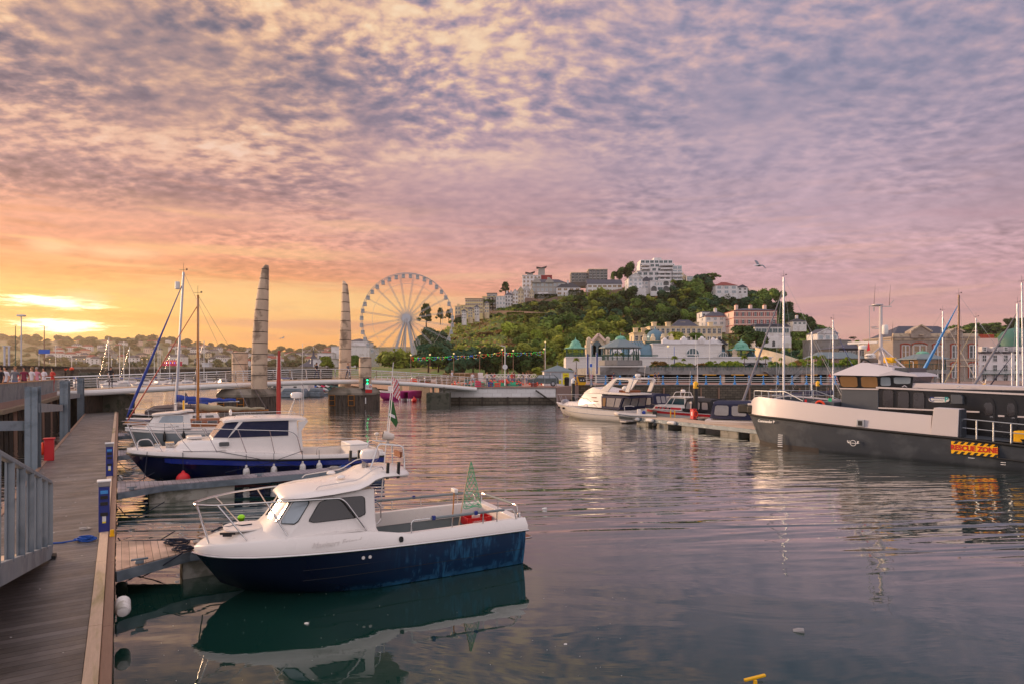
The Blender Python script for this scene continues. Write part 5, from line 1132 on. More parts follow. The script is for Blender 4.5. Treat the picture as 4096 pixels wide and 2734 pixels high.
R = [[(t,-vh(t)+.2,vtop(t)-.06),(t,-vh(t)+.2,1.25)] for t in tb]; MB().loft(R,False,False,False).loft(mirror(R),False,False,False).build('bulwark_lining','vessel_grey',vb)
MB().loft([[(t,y*(vh(t)-.1),1.25-.03*max(0,t-4)) for y in (-1,1)] for t in T_],False,False,False).build('deck','vessel_grey',vb)
MB().prism([(8.5,1.13),(9.42,1.1),(9.46,2.17),(8.62,2.19)],-2.13,-1.5).build('side_locker','vessel_alu',vb,bev=.01); MB().box(9.46,-2.08,1.1,9.52,-1.5,2.15).build('locker_door','vessel_black',vb)
MB().box(-.85,-.75,1.45,-.1,.75,1.93).box(-.1,-1.1,1.47,.35,1.1,1.9).build('bow_fender','black_rubber',vb,bev=.09)
MB().box(-.1,-1.0,1.9,.3,1.0,2.0).build('bow_platform','vessel_alu',vb,bev=.02)
# deckhouse and wheelhouse
MB().box(4.4,-.62,1.2,6.0,2.0,2.84).build('lower_house','vessel_grey',vb,bev=.02)
MB().box(6.0,-.6,1.0,15.5,2.0,2.9).build('long_deckhouse','house_black',vb,bev=.02)
for a,b,z,c in ((4.36,6.02,2.84,-.66),(6.0,9.7,2.02,-.63),(10.3,15.5,1.9,-.63)): MB().box(a,c-.01,z-.03,b,c+.04,z+.03).build('white_band','vessel_alu',vb)
MB().prism([(5.95,2.88),(15.6,2.58),(15.6,2.64),(5.95,2.95)],-.75,2.1).build('roof_edge','vessel_alu',vb)
MB().prism([(6.3,2.95),(15.6,2.66),(15.6,2.85),(6.4,3.16)],-.3,1.8).build('raised_roof','vessel_alu',vb)
W0 = [(4.42,-.6),(6.0,-.6),(6.5,-.45),(7.2,-.3),(7.2,1.7),(6.5,1.85),(6.0,2.0),(4.42,2.0)]; W1 = [(4.22,-.7),(6.05,-.7),(6.5,-.55),(7.3,-.4),(7.3,1.8),(6.5,1.95),(6.05,2.1),(4.22,2.1)]
MB().loft([[(x,y,2.86) for x,y in W0],[(x,y,3.45) for x,y in W1]]).build('wheelhouse','house_black',vb)
def vwin(t0,t1,z0,z1,y,glass='glass_smoke',name='window',rnd=1,rim=.05):
    q=[(t0,y,z0),(t1,y,z0),(t1,y-.0,z1),(t0,y,z1)]; return window(q,R1,vb,glass,'black_rubber',rim,rnd,name,1,.008)
for a,b in ((4.40,5.16),(5.28,6.0)):
    window([(a,-.605,2.9),(b,-.605,2.9),(b,-.70,3.42),(a-.08*(a<4.5),-.70,3.42)],[(.03,.04),(.97,.04),(.97,.96),(.03,.96)],vb,'glass_warm','black_rubber',.03,1,'wheelhouse_window',1,.006)
window([(6.0,-.6,2.95),(6.5,-.45,2.95),(6.5,-.55,3.42),(6.05,-.7,3.42)],[(.15,.1),(.9,.1),(.9,.9),(.15,.9)],vb,'glass_pale','black_rubber',.03,1,'wheelhouse_window',1,.006)
window([(6.5,-.45,2.95),(7.2,-.3,2.95),(7.3,-.4,3.42),(6.5,-.55,3.42)],[(.1,.3),(.9,.3),(.9,.9),(.1,.9)],vb,'glass_pale','black_rubber',.03,1,'wheelhouse_window',1,.006)
for a,b,z0,z1 in ((6.19,6.60,2.06,2.80),(6.78,7.2,2.0,2.77),(7.38,7.78,1.96,2.73)): vwin(a,b,z0,z1,-.61)
MB().loft([[(4.1,-.85,3.46),(6.1,-.85,3.42),(6.6,-.7,3.46),(7.5,-.55,3.40),(7.5,1.9,3.40),(6.6,2.05,3.46),(6.1,2.2,3.42),(4.1,2.2,3.46)],[(4.14,-.8,3.52),(6.1,-.8,3.48),(6.6,-.65,3.66),(7.4,-.5,3.5),(7.4,1.85,3.5),(6.6,2.0,3.66),(6.1,2.15,3.48),(4.14,2.15,3.52)],[(5.0,.0,4.02),(5.3,.0,4.02),(6.3,.0,3.80),(7.0,0.,3.62),(7.0,1.4,3.62),(6.3,1.4,3.80),(5.3,1.4,4.02),(5.0,1.4,4.02)]]).build('wheelhouse_roof','vessel_alu',vb,ang=20)
MB().box(6.55,-.4,3.5,7.1,1.7,3.78).build('roof_locker','vessel_black',vb,bev=.02)
mb = MB(); P_=chaikin([(7.95,2.34),(8.68,2.36),(8.68,2.58),(7.95,2.56)],2); mb.prism([tuple(p) for p in P_],-.635,-.605); sg = mb.build('name_sign','shutter_white',vb)
text_mesh('lettering','C',.26,'ink_navy',sg,(8.06,-.64,2.46),(radians(90),0,0),.002,bold=.008); text_mesh('lettering','P',.26,'ink_teal',sg,(8.58,-.64,2.47),(radians(90),0,0),.002,bold=.008); text_mesh('lettering','OMMANDER',.085,'ink_navy',sg,(8.32,-.64,2.51),(radians(90),0,0),.002)
MB().box(8.15,-.642,2.40,8.48,-.636,2.415).box(8.15,-.642,2.43,8.48,-.636,2.445).build('wave_lines','grey_canvas',sg)
MB().prism([(8.8,2.32),(9.2,2.32),(9.2,2.6),(9.12,2.68),(8.8,2.68)],-.85,-.6).build('vent_box','vessel_grey',vb,bev=.01)
for a,b in ((9.76,10.22),(10.5,10.9)): 
    d_=MB().prism([tuple(p) for p in chaikin([(a,1.2),(b,1.2),(b,2.56),(a,2.56)],2)],-.64,-.6).build('door','house_black',vb)
    MB().prism([tuple(p) for p in chaikin([(a+.08,1.9),(b-.08,1.9),(b-.08,2.4),(a+.08,2.4)],1)],-.65,-.63).build('pane','glass_smoke',d_); MB().bar((b-.07,-.67,1.85),(b-.17,-.67,1.85),.02).build('handle','steel',d_)
# rails
def vrail(pts,r=.022,name='rail'): return rails(vb,pts,r,.12,name,'alu')
for y in (-1.98,):
    vrail([(9.5,y,1.12),(9.5,y,1.80),(11.0,y,1.72),(15.5,y,1.5)]); vrail([(9.5,y,1.46),(11.0,y,1.38),(15.5,y,1.2)],.018)
    for t in (9.98,10.5,11.03,12,13,14): vrail([(t,y,1.0),(t,y,1.78-.06*(t-9.5))],.026,'stanchion')
for s in (-1,1):
    vrail([(.12,s*.7,1.95),(.1,s*.7,2.66),(1.4,s*1.2,2.64),(2.2,s*1.5,2.66),(3.2,s*1.75,2.25)])
    vrail([(.1,s*.7,2.4),(1.4,s*1.2,2.42),(2.4,s*1.55,2.45)],.016)
    for t,y in ((.62,.9),(1.1,1.1),(1.65,1.3),(2.1,1.45)): vrail([(t,s*y,2.2),(t,s*y,2.65)],.018,'stanchion')
vrail([(.1,-.7,2.62),(.1,.7,2.62)]); MB().box(1.8,-.5,1.25,3.2,.9,1.75).build('anchor_locker','vessel_grey',vb,bev=.03)
MB().box(3.3,-1.2,1.25,4.35,1.6,2.22).build('fore_screen','vessel_grey',vb,bev=.02)
MB().tube([(3.75+.2*cos(a),-1.28,2.05+.2*sin(a)) for a in [i*pi/8 for i in range(17)]],.05,7).build('lifebuoy','life_ring',vb); MB().box(4.1,-1.22,2.25,4.25,-1.2,2.4).build('safety_sign','green_net',vb); MB().box(3.0,-1.22,2.1,3.1,-1.2,2.3).build('fire_sign','red_paint',vb)
# mast
mm = MB().tube([(5.5,.9,3.95),(5.5,.9,4.7),(5.5,.9,6.62)],[.10,.08,.07],9).build('mast','vessel_alu',vb)
for p in ((4.7,-.1,3.65),(6.2,0,3.72),(6.9,.3,3.6),(5.9,1.9,3.7)): MB().tube([(5.5,.9,4.75),p],.035,6).build('mast_brace','vessel_alu',mm)
MB().bar((5.0,.9,6.66),(5.95,.9,6.56),.04).bar((5.2,.9,6.6),(5.2,.9,6.4),.04).bar((5.0,.9,6.66),(5.0,.95,5.0),.02).bar((5.1,.9,5.62),(5.5,.9,5.58),.04).bar((5.85,.9,6.6),(6.05,.9,6.85),.02).bar((4.95,.9,5.0),(5.9,.9,5.0),.03).build('yardarm','alu',mm)
MB().lathe([(.02,0),(.24,.02),(.24,.06),(.02,.09)],(5.35,.9,6.64),16).lathe([(.02,0),(.16,.02),(.02,.05)],(5.2,.9,5.65),12).build('dish_aerial','vessel_alu',mm)
MB().lathe([(.11,0),(.13,.04),(.13,.38),(.1,.44)],(5.68,.9,5.3),12).build('radar_reflector','white_paint',mm)
for x,z0,z1 in ((5.2,6.66,7.65),(5.85,6.6,7.55),(5.95,5.0,5.85)): MB().tube([(x,.9,z0),(x+.06,.9,z1)],[.012,.004],5).build('whip_aerial','mast_bronze',mm)
MB().cbox((4.7,.9,4.96),(1.35,.07,.11)).build('open_array_radar','white_paint',mm,bev=.02); MB().tube([(4.55,.9,4.0),(4.55,.9,4.9)],.045,7).build('radar_post','vessel_alu',mm)
MB().lathe([(.16,0),(.2,.04),(.2,.15),(.13,.2),(.02,.21)],(4.85,.6,4.64),14).build('radar_dome','white_paint',mm); dm=MB().lathe([(.2,0),(.23,.04),(.23,.16),(.15,.22),(.02,.23)],(5.2,.5,4.22),14).build('radar_dome','white_paint',mm); text_mesh('lettering','SIMRAD',.12,'ink_black',dm,(5.2,.265,4.32),(radians(90),0,0),.002)
MB().prism([(5.05,4.55),(5.2,4.6),(5.13,5.0)],.5,.515).build('red_ensign','flag_red',mm); MB().tube(bend([(4.9,.2,3.95),(4.95,.2,4.18),(5.2,.2,4.15),(5.3,.2,3.98),(5.9,.1,3.86)],.1),.045,6).build('exhaust_hose','black_rubber',mm)
MB().box(5.8,.4,4.0,6.2,.8,4.25).build('crane_head','yellow_paint',mm,bev=.03)
# hull markings
def vtext(t,txt,s,mat,tt,z,y=None,bold=0): return text_mesh('lettering',txt,s,mat,vb,(tt,y if y is not None else -vh(tt)-.03,z),(radians(90),0,t),.006,bold=bold)
vtext(radians(-12),'Commander P',.17,'ink_white',1.42,1.2,-1.86,.004)
rz = MB().box(9.2,-2.115,.46,10.66,-2.10,.93).build('rescue_zone_sign','yellow_sign',vb); rz.data.materials[0] = M['yellow_paint']
mb = MB()
for k in range(7):
    x = 9.26+k*.21
    for z0,z1 in ((.46,.56),(.83,.93)): mb.add([(x,-2.118,z0),(x+.11,-2.118,z0),(x+.11+.08,-2.118,z1),(x+.08,-2.118,z1)],[(0,1,2,3)])
mb.build('hazard_stripe','ink_black',rz,fix=False)
text_mesh('lettering','RESCUE ZONE',.26,'ink_red',rz,(9.93,-2.121,.69),(radians(90),0,0),.004,bold=.012,sx=.88)
text_mesh('lettering','U        K',.14,'ink_white',vb,(5.57,-2.095,.58),(radians(90),0,0),.004,bold=.004)
MB().tube([(5.57+.12*cos(a),-2.10,.53+.12*sin(a)) for a in [i*pi/10 for i in range(21)]],.012,4).box(5.36,-2.105,.52,5.78,-2.095,.54).build('load_line_mark','ink_white',vb)
mb = MB()
for k in range(7): mb.box(2.1,-2.03+.008*k,.06+k*.09,2.32,-1.95,.085+k*.09)
mb.build('draught_marks','ink_white',vb); MB().box(9.75,-2.12,.34,9.95,-2.10,.355).box(10.75,-2.12,.28,10.9,-2.10,.295).box(10.75,-2.12,.2,10.9,-2.10,.215).build('draught_marks','ink_white',vb)
MB().box(5.72,-2.14,1.26,6.03,-2.02,1.56).build('freeing_port','alu',vb,bev=.01); MB().box(5.79,-2.15,1.31,5.96,-2.08,1.51).build('port_opening','black_plastic',vb)
MB().box(11.0,-1.6,1.0,11.5,-1.0,1.42).build('yellow_bin','yellow_paint',vb,bev=.03); MB().lathe([(.12,0),(.07,.05),(.07,.15),(.12,.2)],(11.35,-1.75,.95),10).build('bollard','black_rubber',vb)
for x in (7.,9.): MB().bar((x-.1,-.5,2.95),(x,-.5,3.02),.03).bar((x+.1,-.5,2.95),(x,-.5,3.02),.03).build('lifting_eye','steel',vb)

# ---------------------------------------------------------------- yachts berthed beyond the workboat
def yr(px, ptop, D, label, L=8.0, ang=-52, mt=.42, mast='mast_grey', furl=None, cover='navy_canvas', heel=0., **kw):
    x = wx(px,D); a = radians(ang); z = wz(ptop,D)
    return yacht('sailing_yacht',label,x-L*mt*cos(a),D-L*mt*sin(a),ang,L,z,mast=mast,furl=furl,cover=cover,heel=heel,mt=mt,group=None,**kw)
yr(3135,1110,44,'sailing yacht with tall white mast and long pale furled headsail nearest the workboat bow',8.0,furl='grey_canvas',furlr=.09,r=.075)
yr(3247,1328,50,'small sailing yacht, shorter grey mast with navy boom cover behind the workboat foredeck',6.5,128,cover='navy_canvas',furl='rope_pale',furlr=.03)
yr(3333,1280,52,'sailing yacht with slim grey mast between the foredeck and wheelhouse',7.2,128,cover='navy_canvas',furl='blue_paint',furlr=.03)
yr(3771,1245,55,'sailing yacht with white mast in front of the stone building bay window',8.,128,furl='rope_pale',furlr=.04)
yr(3835,1180,50,'sailing yacht with bronze mast and bright blue furled headsail by the stone building',9.,-52,mast='mast_bronze',furl='pale_blue_paint',furlr=.14,r=.09)
yr(3904,1272,56,'sailing yacht with white mast and grey crosstrees right of the bronze masted yacht',7.5,-52,furl='tan_canvas',furlr=.06)
yr(4048,1408,60,'small sailing yacht with short mast among the rightmost yachts',6,-52,furl='navy_canvas',furlr=.06)
yr(4070,1215,48,'sailing yacht with thick white mast near the right edge',8.5,-52,furl='grey_canvas',furlr=.11,r=.09,spreaders=2)
yr(4094,1130,46,'sailing yacht whose mast rises at the very right edge',9,-52,furl=None,heel=-.01)
tw = thing('wind_turbine','small white wind turbine with yellow hub on a pole beyond the workboat roof','turbine',(wx(3935,47),47,0),0)
hz = wz(1537,47); MB().tube([(0,0,0),(0,0,hz)],.04,7).build('pole','white_paint',tw); MB().sphere((0,-.05,hz),.12,9,6).build('hub','yellow_paint',tw)
for k in range(6):
    a = k*pi/3+.25; MB().bar((.1*cos(a),-.08,hz+.1*sin(a)),(.42*cos(a),-.08,hz+.42*sin(a)),.02,.07,up=(0,1,0)).build('blade','gelcoat',tw)

# ---------------------------------------------------------------- left quay, parapet, steel piles
QL = [(-23.0-10*.52,28-10*.9),(-23.0,28),(-28.6,38),(-34.6,48),(-36.4,51)]
mb = MB(); mb.prism([(-120,10)]+QL+[(-42,60),(-60,75),(-120,75)],1.9,2.2,'z'); struct(mb.build('quay_ground','quay_top'))
lw = thing('timber_harbour_wall','dark tarred timber harbour wall with vertical piles under the grey parapet','harbour wall',(0,0,0))
mb = MB()
for (a,b),(c,d) in zip(QL,QL[1:]): mb.add([(a-.35,b,-1.5),(c-.35,d,-1.5),(c-.35,d,1.9),(a-.35,b,1.9)],[(0,1,2,3)])
mb.build('wall_face','wet_timber',lw,fix=False)
mb = MB()
for (a,b),(c,d) in zip(QL,QL[1:]): mb.bar((a-.1,b,1.78),(c-.1,d,1.78),.5,.24)
mb.build('capping_beam','sand_stone',lw,bev=.03)
Lq = sum(((c-a)**2+(d-b)**2)**.5 for (a,b),(c,d) in zip(QL,QL[1:]))
def alongq(s):
    for (a,b),(c,d) in zip(QL,QL[1:]):
        l = ((c-a)**2+(d-b)**2)**.5
        if s <= l: return Vector((a+(c-a)*s/l,b+(d-b)*s/l,0))
        s -= l
    return Vector((QL[-1][0],QL[-1][1],0))
for i in range(int(Lq/1.1)):
    p = alongq(i*1.1+.4); MB().bar(p+Vector((-.15,0,-1.5)),p+Vector((-.2,0,1.66)),.24,.2).build('timber_pile','timber_brown' if i%4==1 else 'wet_timber',lw)
pr = thing('quay_parapet','curved grey steel parapet along the quay with brass handrail','parapet',(0,0,0))
mb = MB(); mc = MB()
for (a,b),(c,d) in zip(QL,QL[1:]):
    mb.bar((a-.05,b,2.62),(c-.05,d,2.62),.05,.84); mc.bar((a-.05,b,3.07),(c-.05,d,3.07),.12,.05)
mb.build('panel','galv',pr); mc.build('handrail','varnish',pr)
def hpile(label,px,ptop,D,w=.3):
    o = thing('steel_pile',label,'pile',(wx(px,D),D,0),radians(20),'grey steel piles beside the walkway')
    z = wz(ptop,D); mb = MB(); mb.box(-w/2,-w/2,-1.5,w/2,-w/2+.03,z).box(-w/2,w/2-.03,-1.5,w/2,w/2,z).box(-.015,-w/2,-1.5,.015,w/2,z); mb.build('column','galv',o)
    return o
hpile('thick grey steel pile beside the walkway, nearest of three',132,1544,20,.34)
hpile('grey steel pile beside the walkway, middle of three',260,1521,32,.36)
hpile('thin far grey steel pile beside the walkway, furthest of three',323,1510,46,.36)
for lb,a,b,z in (('horizontal grey steel beam left of the nearest pile',at(-60,1702,19),at(118,1700,20),0),('horizontal grey steel beam between nearest and middle piles',at(150,1629,20),at(250,1629,32),0),('horizontal grey steel beam between the middle and furthest piles',at(270,1582,32),at(318,1580,46),0)):
    tag(MB().bar(a,b,.1,.3).build('brace_beam','galv'),lb,'beam')

# ---------------------------------------------------------------- footbridge with stone towers
BR = [(-37.5,44.5,1.9),(-33.4,47.5,2.05),(-28.5,53.5,2.33),(-24.2,57.6,2.52),(-20.3,61.8,2.66),(-16.5,66,2.66),(-11.5,69.6,2.35),(-7.2,71.3,2.0),(-4.3,72.0,1.72)]
def brp(s):  # catmull-rom through the deck line
    i = min(int(s),len(BR)-2); u = s-i; P = [Vector(BR[max(0,min(len(BR)-1,i+k))]) for k in (-1,0,1,2)]
    return .5*((2*P[1])+(P[2]-P[0])*u+(2*P[0]-5*P[1]+4*P[2]-P[3])*u*u+(3*P[1]-P[0]-3*P[2]+P[3])*u**3)
bg = thing('footbridge','arched harbour footbridge with pale tube edge and steel railings','bridge',(0,0,0))
NB = 56; pts = [brp(i*(len(BR)-1)/NB*.9999) for i in range(NB+1)]; nr = []
for i in range(NB+1):
    d_ = pts[min(i+1,NB)]-pts[max(i-1,0)]; nr.append(Vector((d_.y,-d_.x,0)).normalized())
MB().tube([p+n*1.35+Vector((0,0,-.02)) for p,n in zip(pts,nr)],.23,10).build('edge_tube','white_paint',bg)
MB().tube([p-n*1.35+Vector((0,0,-.02)) for p,n in zip(pts,nr)],.23,10).build('edge_tube','white_paint',bg)
MB().loft([[p+n*1.3+Vector((0,0,z)) for z in (.16,.24)]+[p-n*1.3+Vector((0,0,z)) for z in (.24,.16)] for p,n in zip(pts,nr)]).build('deck','timber_pale',bg)
for s in (1,-1):
    for z,r_ in ((1.22,.035),(1.02,.02),(.84,.012),(.66,.012),(.48,.012)): MB().tube([p+n*1.28*s+Vector((0,0,z)) for p,n in zip(pts,nr)],r_,5).build('handrail' if z>1.2 else 'rail','steel',bg)
    for i in range(1,NB,2):
        p,n = pts[i],nr[i]; MB().tube([p+n*1.2*s+Vector((0,0,.22)),p+n*1.36*s+Vector((0,0,.6)),p+n*1.32*s+Vector((0,0,1.22))],.035,5).build('rail_post','steel',bg)
def tower(label,name,prof,loc,rz,z0,d=1.2,joints=True,cat='tower',group=None):
    # prof: (z, xleft, xright) ; a tall blade of stacked stone drums
    o = thing(name,label,cat,(loc[0],loc[1],0),rz,group); n = len(prof)-1
    for i in range(n):
        z0_,l0,r0 = prof[i]; z1_,l1,r1 = prof[i+1]; g = .025
        def ring(z,l,r,k=1.): c=(l+r)/2; hw=(r-l)/2; return [(c+hw*k*cos(a)*(1.0 if abs(cos(a))<.9 else 1.),d/2*k*min(1,hw/.5+.25)*sin(a)*(1.1),z) for a in [2*pi*j/16+pi/16 for j in range(16)]]
        R = [ring(z0_+g,l0,r0,.975),ring(z0_+g*2,l0,r0),ring(z1_-g*2,l1,r1),ring(z1_-g,l1,r1,.975)]
        MB().loft(R).build('stone_drum','concrete_warm',o,ang=25)
        if i: MB().tube([(x,y,z0_) for x,y,z in ring(z0_,l0*1.,r0*1.,.99)]+[ring(z0_,l0,r0,.99)[0]],.02,4).build('joint','seam',o)
    MB().bar((prof[0][2]-.05,-.1,prof[0][0]+.2),(prof[-2][2]-.02,-.1,prof[-2][0]),.04).build('light_bracket','black_plastic',o) if joints else None
    return o
def tprof(pairs,D,cx): return [(wz(y,D),wx(l,D)-wx(cx,D),wx(r,D)-wx(cx,D)) for y,l,r in pairs]
t1 = [(1555,1006,1067),(1500,1006.5,1068),(1458,1006.5,1068.5),(1416,1008,1069),(1373,1010,1070),(1329,1012.5,1070.5),(1286,1017,1071),(1243,1021,1072),(1201,1027,1072),(1159,1034,1072),(1117,1042,1072.5),(1078,1049.5,1073),(1060,1062,1073)]
tower('taller weathered stone bridge tower with curved left edge, left of the two','bridge_tower',tprof(t1,55,1037),(wx(1037,55),55),0,0)
c2 = lambda y,l,r:(y,l,r)
t2 = [(1545,1355,1403),(1510,1356,1403),(1478,1356,1403.5),(1446,1357,1403.5),(1395,1357.5,1404),(1360,1359,1404.5),(1323,1361,1403.5),(1285,1363.5,1402),(1249,1366,1400),(1211,1367,1397),(1175,1368.5,1394),(1140,1370,1390),(1124,1371,1379)]
tower('weathered stone bridge tower with curved right edge, right of the two','bridge_tower',tprof(t2,68,1380),(wx(1380,68),68),0,0,1.4)
tower('short round-topped stone pillar behind the left bridge tower','stone_pillar',tprof([(1550,930,990),(1500,930,990),(1456,929.5,990.5),(1412,930,990),(1406,940,982)],60,960),(wx(960,60),60),0,0,1.4,False,'pillar')
ts_ = tower('short stone pillar carrying the traffic light on the right pier','stone_pillar',tprof([(1552,1436,1485),(1508,1436,1485),(1468,1436,1485.5),(1430,1437,1485),(1425,1445,1478)],63.5,1460),(wx(1460,63.5),63.5),0,0,1.2,False,'pillar')
def pier(label,cx,D,x0,x1,ytop,ymid,ybase):
    o = thing('bridge_pier',label,'pier',(wx(cx,D),D,0),radians(-8)); w=(wx(x1,D)-wx(x0,D))/2; zt,zm=wz(ytop,D),wz(ymid,D)
    def rr(k,z,f=1.): return [(w*k*cx_,2.6*f*cy_,z) for cx_,cy_ in ((-1,-.55),(-.8,-1),(.8,-1),(1,-.55),(1,.55),(.8,1),(-.8,1),(-1,.55))]
    MB().loft([rr(1.0,zm),rr(1.0,zm+.22),rr(.88,zm+.6,.88),rr(.84,zt,.85)]).build('cap','concrete',o,ang=25)
    mb = MB(); R=[]; n=44
    b_ = rr(.985,0,.985); P=[]
    for i in range(8):
        a,b=Vector(b_[i]),Vector(b_[(i+1)%8]); m_=max(2,int((b-a).length/.22))
        for j in range(m_): P.append(a.lerp(b,j/m_))
    for z in (-1.5,zm): R.append([p*(1-.035*((i//1)%2))+Vector((0,0,z)) for i,p in enumerate(P)])
    MB().loft(R).build('sheet_pile_skirt','sheet_pile',o,ang=20)
    for x in (-.72*w,.18*w):
        l=MB(); 
        for k in (0,.62): l.bar((x+k,-2.68,.25),(x+k,-2.68,zm-.02),.05)
        for k in range(3): l.bar((x,-2.70,.28+k*.52),(x+.62,-2.70,.28+k*.52),.05)
        l.build('ladder','varnish',o)
        MB().box(x+.04,-2.64,.3,x+.58,-2.60,zm-.1).build('timber_fender','wet_timber',o)
    return o
pier('left bridge pier of stained concrete above a steel sheet pile skirt',1000,57.5,907,1088,1552,1583,1655)
p2_ = pier('right bridge pier with two rusty ladders on its sheet pile skirt',1419,65.5,1333,1506,1548,1575,1626)
MB().box(2.2,-2.75,.5,2.29,-2.7,1.1).build('tide_board','white_paint',p2_)
tl = thing('traffic_light','harbour traffic light with two green lamps lit on the stone pillar','traffic light',tuple(at(1466,1552,62.6)),0)
for dx in (-.22,.12):
    b_=MB().box(dx-.12,-.1,.0,dx+.12,.1,1.05).build('lamp_housing','black_plastic',tl,bev=.02)
    for k,z in enumerate((.85,.52,.2)): MB().lathe([(.085,0),(.085,.03),(.02,.03)],(0,0,0),10).build('lamp','green_glow' if dx>0 and k<2 else ('glass_dark' if dx<0 else 'shutter_white'),b_,loc=(dx,-.1,z)).rotation_euler=(radians(90),0,0)
sgn = thing('navigation_sign','red and white no-entry signboard below the traffic light','sign',tuple(at(1475,1545,62.4)),0)
MB().box(-.33,-.03,-.25,.33,.0,.28).build('upper_board','shutter_white',sgn); MB().box(-.33,-.03,-.6,.33,.0,-.26).build('lower_board','ink_red',sgn); text_mesh('lettering','12',.26,'ink_navy',sgn,(-.16,-.035,.03),(radians(90),0,0),.003)
MB().tube([(.16+.11*cos(a),-.04,.03+.11*sin(a)) for a in [i*pi/8 for i in range(17)]],.022,5).box(.09,-.045,.01,.23,-.035,.05).build('no_entry_mark','ink_red',sgn)
# concrete blocks under the left end of the bridge and on the right
for i,(px,D,y0,y1,w,m_) in enumerate(((455,50,1575,1640,2.2,'algae_concrete'),(300,48,1580,1660,3.0,'wet_timber'))):
    mb=MB().box(-w/2,-1,-1,w/2,1,wz(y0,D)-.0); mb.box(-w*.2,-.4,wz(y0,D),-w*.05,.4,2.1).box(w*.1,-.4,wz(y0,D),w*.25,.4,2.1); tag(mb.build('bridge_support',m_,loc=(wx(px,D),D,0),bev=.03),('stained concrete' if i==0 else 'dark timber')+' support block under the left end of the footbridge','support')
tag(MB().box(-1.25,-1,-1.,1.25,1,wz(1568,69)).bar((-.6,0,1),(-.6,0,2.0),.2).bar((.6,0,1),(.6,0,2.0),.2).build('bridge_support','algae_concrete',loc=(wx(1755,69),69,0),bev=.03),'square concrete support block under the right end of the footbridge','support')
# ---------------------------------------------------------------- foliage
def mk_leaf(name, c1, c2, s=.35):
    m = bpy.data.materials.new(name); m.use_nodes = True; T = NT(m.node_tree); b = T.n['Principled BSDF']
    tc = T.new('ShaderNodeTexCoord').outputs['Object']; oi = T.new('ShaderNodeObjectInfo').outputs['Random']
    n = T.noise(tc, s, 3, .6); n2 = T.noise(tc, s*7, 2)
    c = T.mix(T.m('ADD', T.sstep(n, .35, .65), T.m('MULTIPLY', T.m('SUBTRACT', n2, .5), .9), clamp=True), lin(c1), lin(c2))
    k = T.m('MULTIPLY_ADD', oi, .5, .75); c = T.mix(1., c, T.vec(k, T.m('MULTIPLY_ADD', oi, .4, .8), k), 'MULTIPLY')
    T.put(b.inputs['Base Color'], c); b.inputs['Roughness'].default_value = .75; b.inputs['Specular IOR Level'].default_value = .25
    M[name] = m
mk_leaf('leaf_dark','#22381A','#476026'); mk_leaf('leaf_olive','#647224','#A4A63E'); mk_leaf('leaf_mid','#466426','#7C9038'); mk_leaf('leaf_blue','#2A4A34','#486E4C'); mk_leaf('leaf_rust','#6A5228','#9A7640'); mk_leaf('leaf_lime','#6C8420','#A6B040'); mk_leaf('leaf_far','#46522E','#69703C')
PROT = {}
def crown_mesh(kind, leaf, seed):
    rng = random.Random(seed); mb = MB(); B = []
    if kind == 'round':
        for i in range(11): a = rng.uniform(0,6.28); r = rng.uniform(.0,.42); z = rng.uniform(.32,.8); B.append((r*cos(a),r*sin(a),z,rng.uniform(.15,.27)*(1.1-abs(z-.55))))
        n, s = 1300, .048
    elif kind == 'tall':
        for i in range(12): z = .18+.75*i/12; a = i*2.4; r = .16*(1-z)+.03; B.append((r*cos(a),r*sin(a),z,.21*(1.15-z)+.03))
        n, s = 1000, .04
    elif kind == 'bush':
        for i in range(8): a = rng.uniform(0,6.28); r = rng.uniform(.1,.5); B.append((r*cos(a),r*sin(a),rng.uniform(.15,.6),rng.uniform(.2,.36)))
        n, s = 900, .075
    elif kind == 'pine':     # flat topped umbrella pine
        for i in range(15): a = i*2.4; r = .5*sqrt((i+.5)/15); B.append((r*cos(a),r*sin(a),.82+.12*(1-r/.5)+rng.uniform(-.04,.04),rng.uniform(.10,.16)))
        for i in range(4): a = i*1.7; B.append((.3*cos(a),.3*sin(a),.66+.03*i,.1))
        n, s = 1100, .035
    elif kind == 'cedar':    # open tiers with gaps
        for i in range(7):
            z = .35+.6*i/7
            for j in range(3): a = i*2.1+j*2.3; r = .36*(1.08-z)*rng.uniform(.5,1.3); B.append((r*cos(a),r*sin(a),z,.10+.04*rng.random()))
        n, s = 1000, .035
    elif kind == 'hedge':
        for i in range(n_:=1400):
            x,y,z = rng.uniform(-.5,.5),rng.uniform(-.5,.5),rng.uniform(.0,1)
            f = rng.choice((0,1,2,2)); 
            if f == 0: y = -.5
            elif f == 1: x = rng.choice((-.5,.5))
            else: z = 1.
            leafq(mb,Vector((x,y,z))+Vector((rng.gauss(0,.012),rng.gauss(0,.03),rng.gauss(0,.04))),.045,rng)
        return mb.mesh('crown',leaf,0,False)
    core = MB()
    for i in range(n):
        cx_,cy_,cz_,r_ = B[i % len(B)]
        d = Vector((rng.gauss(0,1),rng.gauss(0,1),rng.gauss(0,1)+.25)).normalized()
        q = r_*(1-.35*rng.random()**2)*rng.uniform(.9,1.12)
        leafq(mb,Vector((cx_,cy_,cz_))+Vector((d.x*q,d.y*q,d.z*q*(.45 if kind in('pine','cedar') else .85))),s*rng.uniform(.6,1.4),rng,d)
    if kind in ('round','bush'):
        for cx_,cy_,cz_,r_ in B: mb.sphere((cx_,cy_,cz_),r_*.72,7,5)
    return mb.mesh('crown',leaf,0,False)
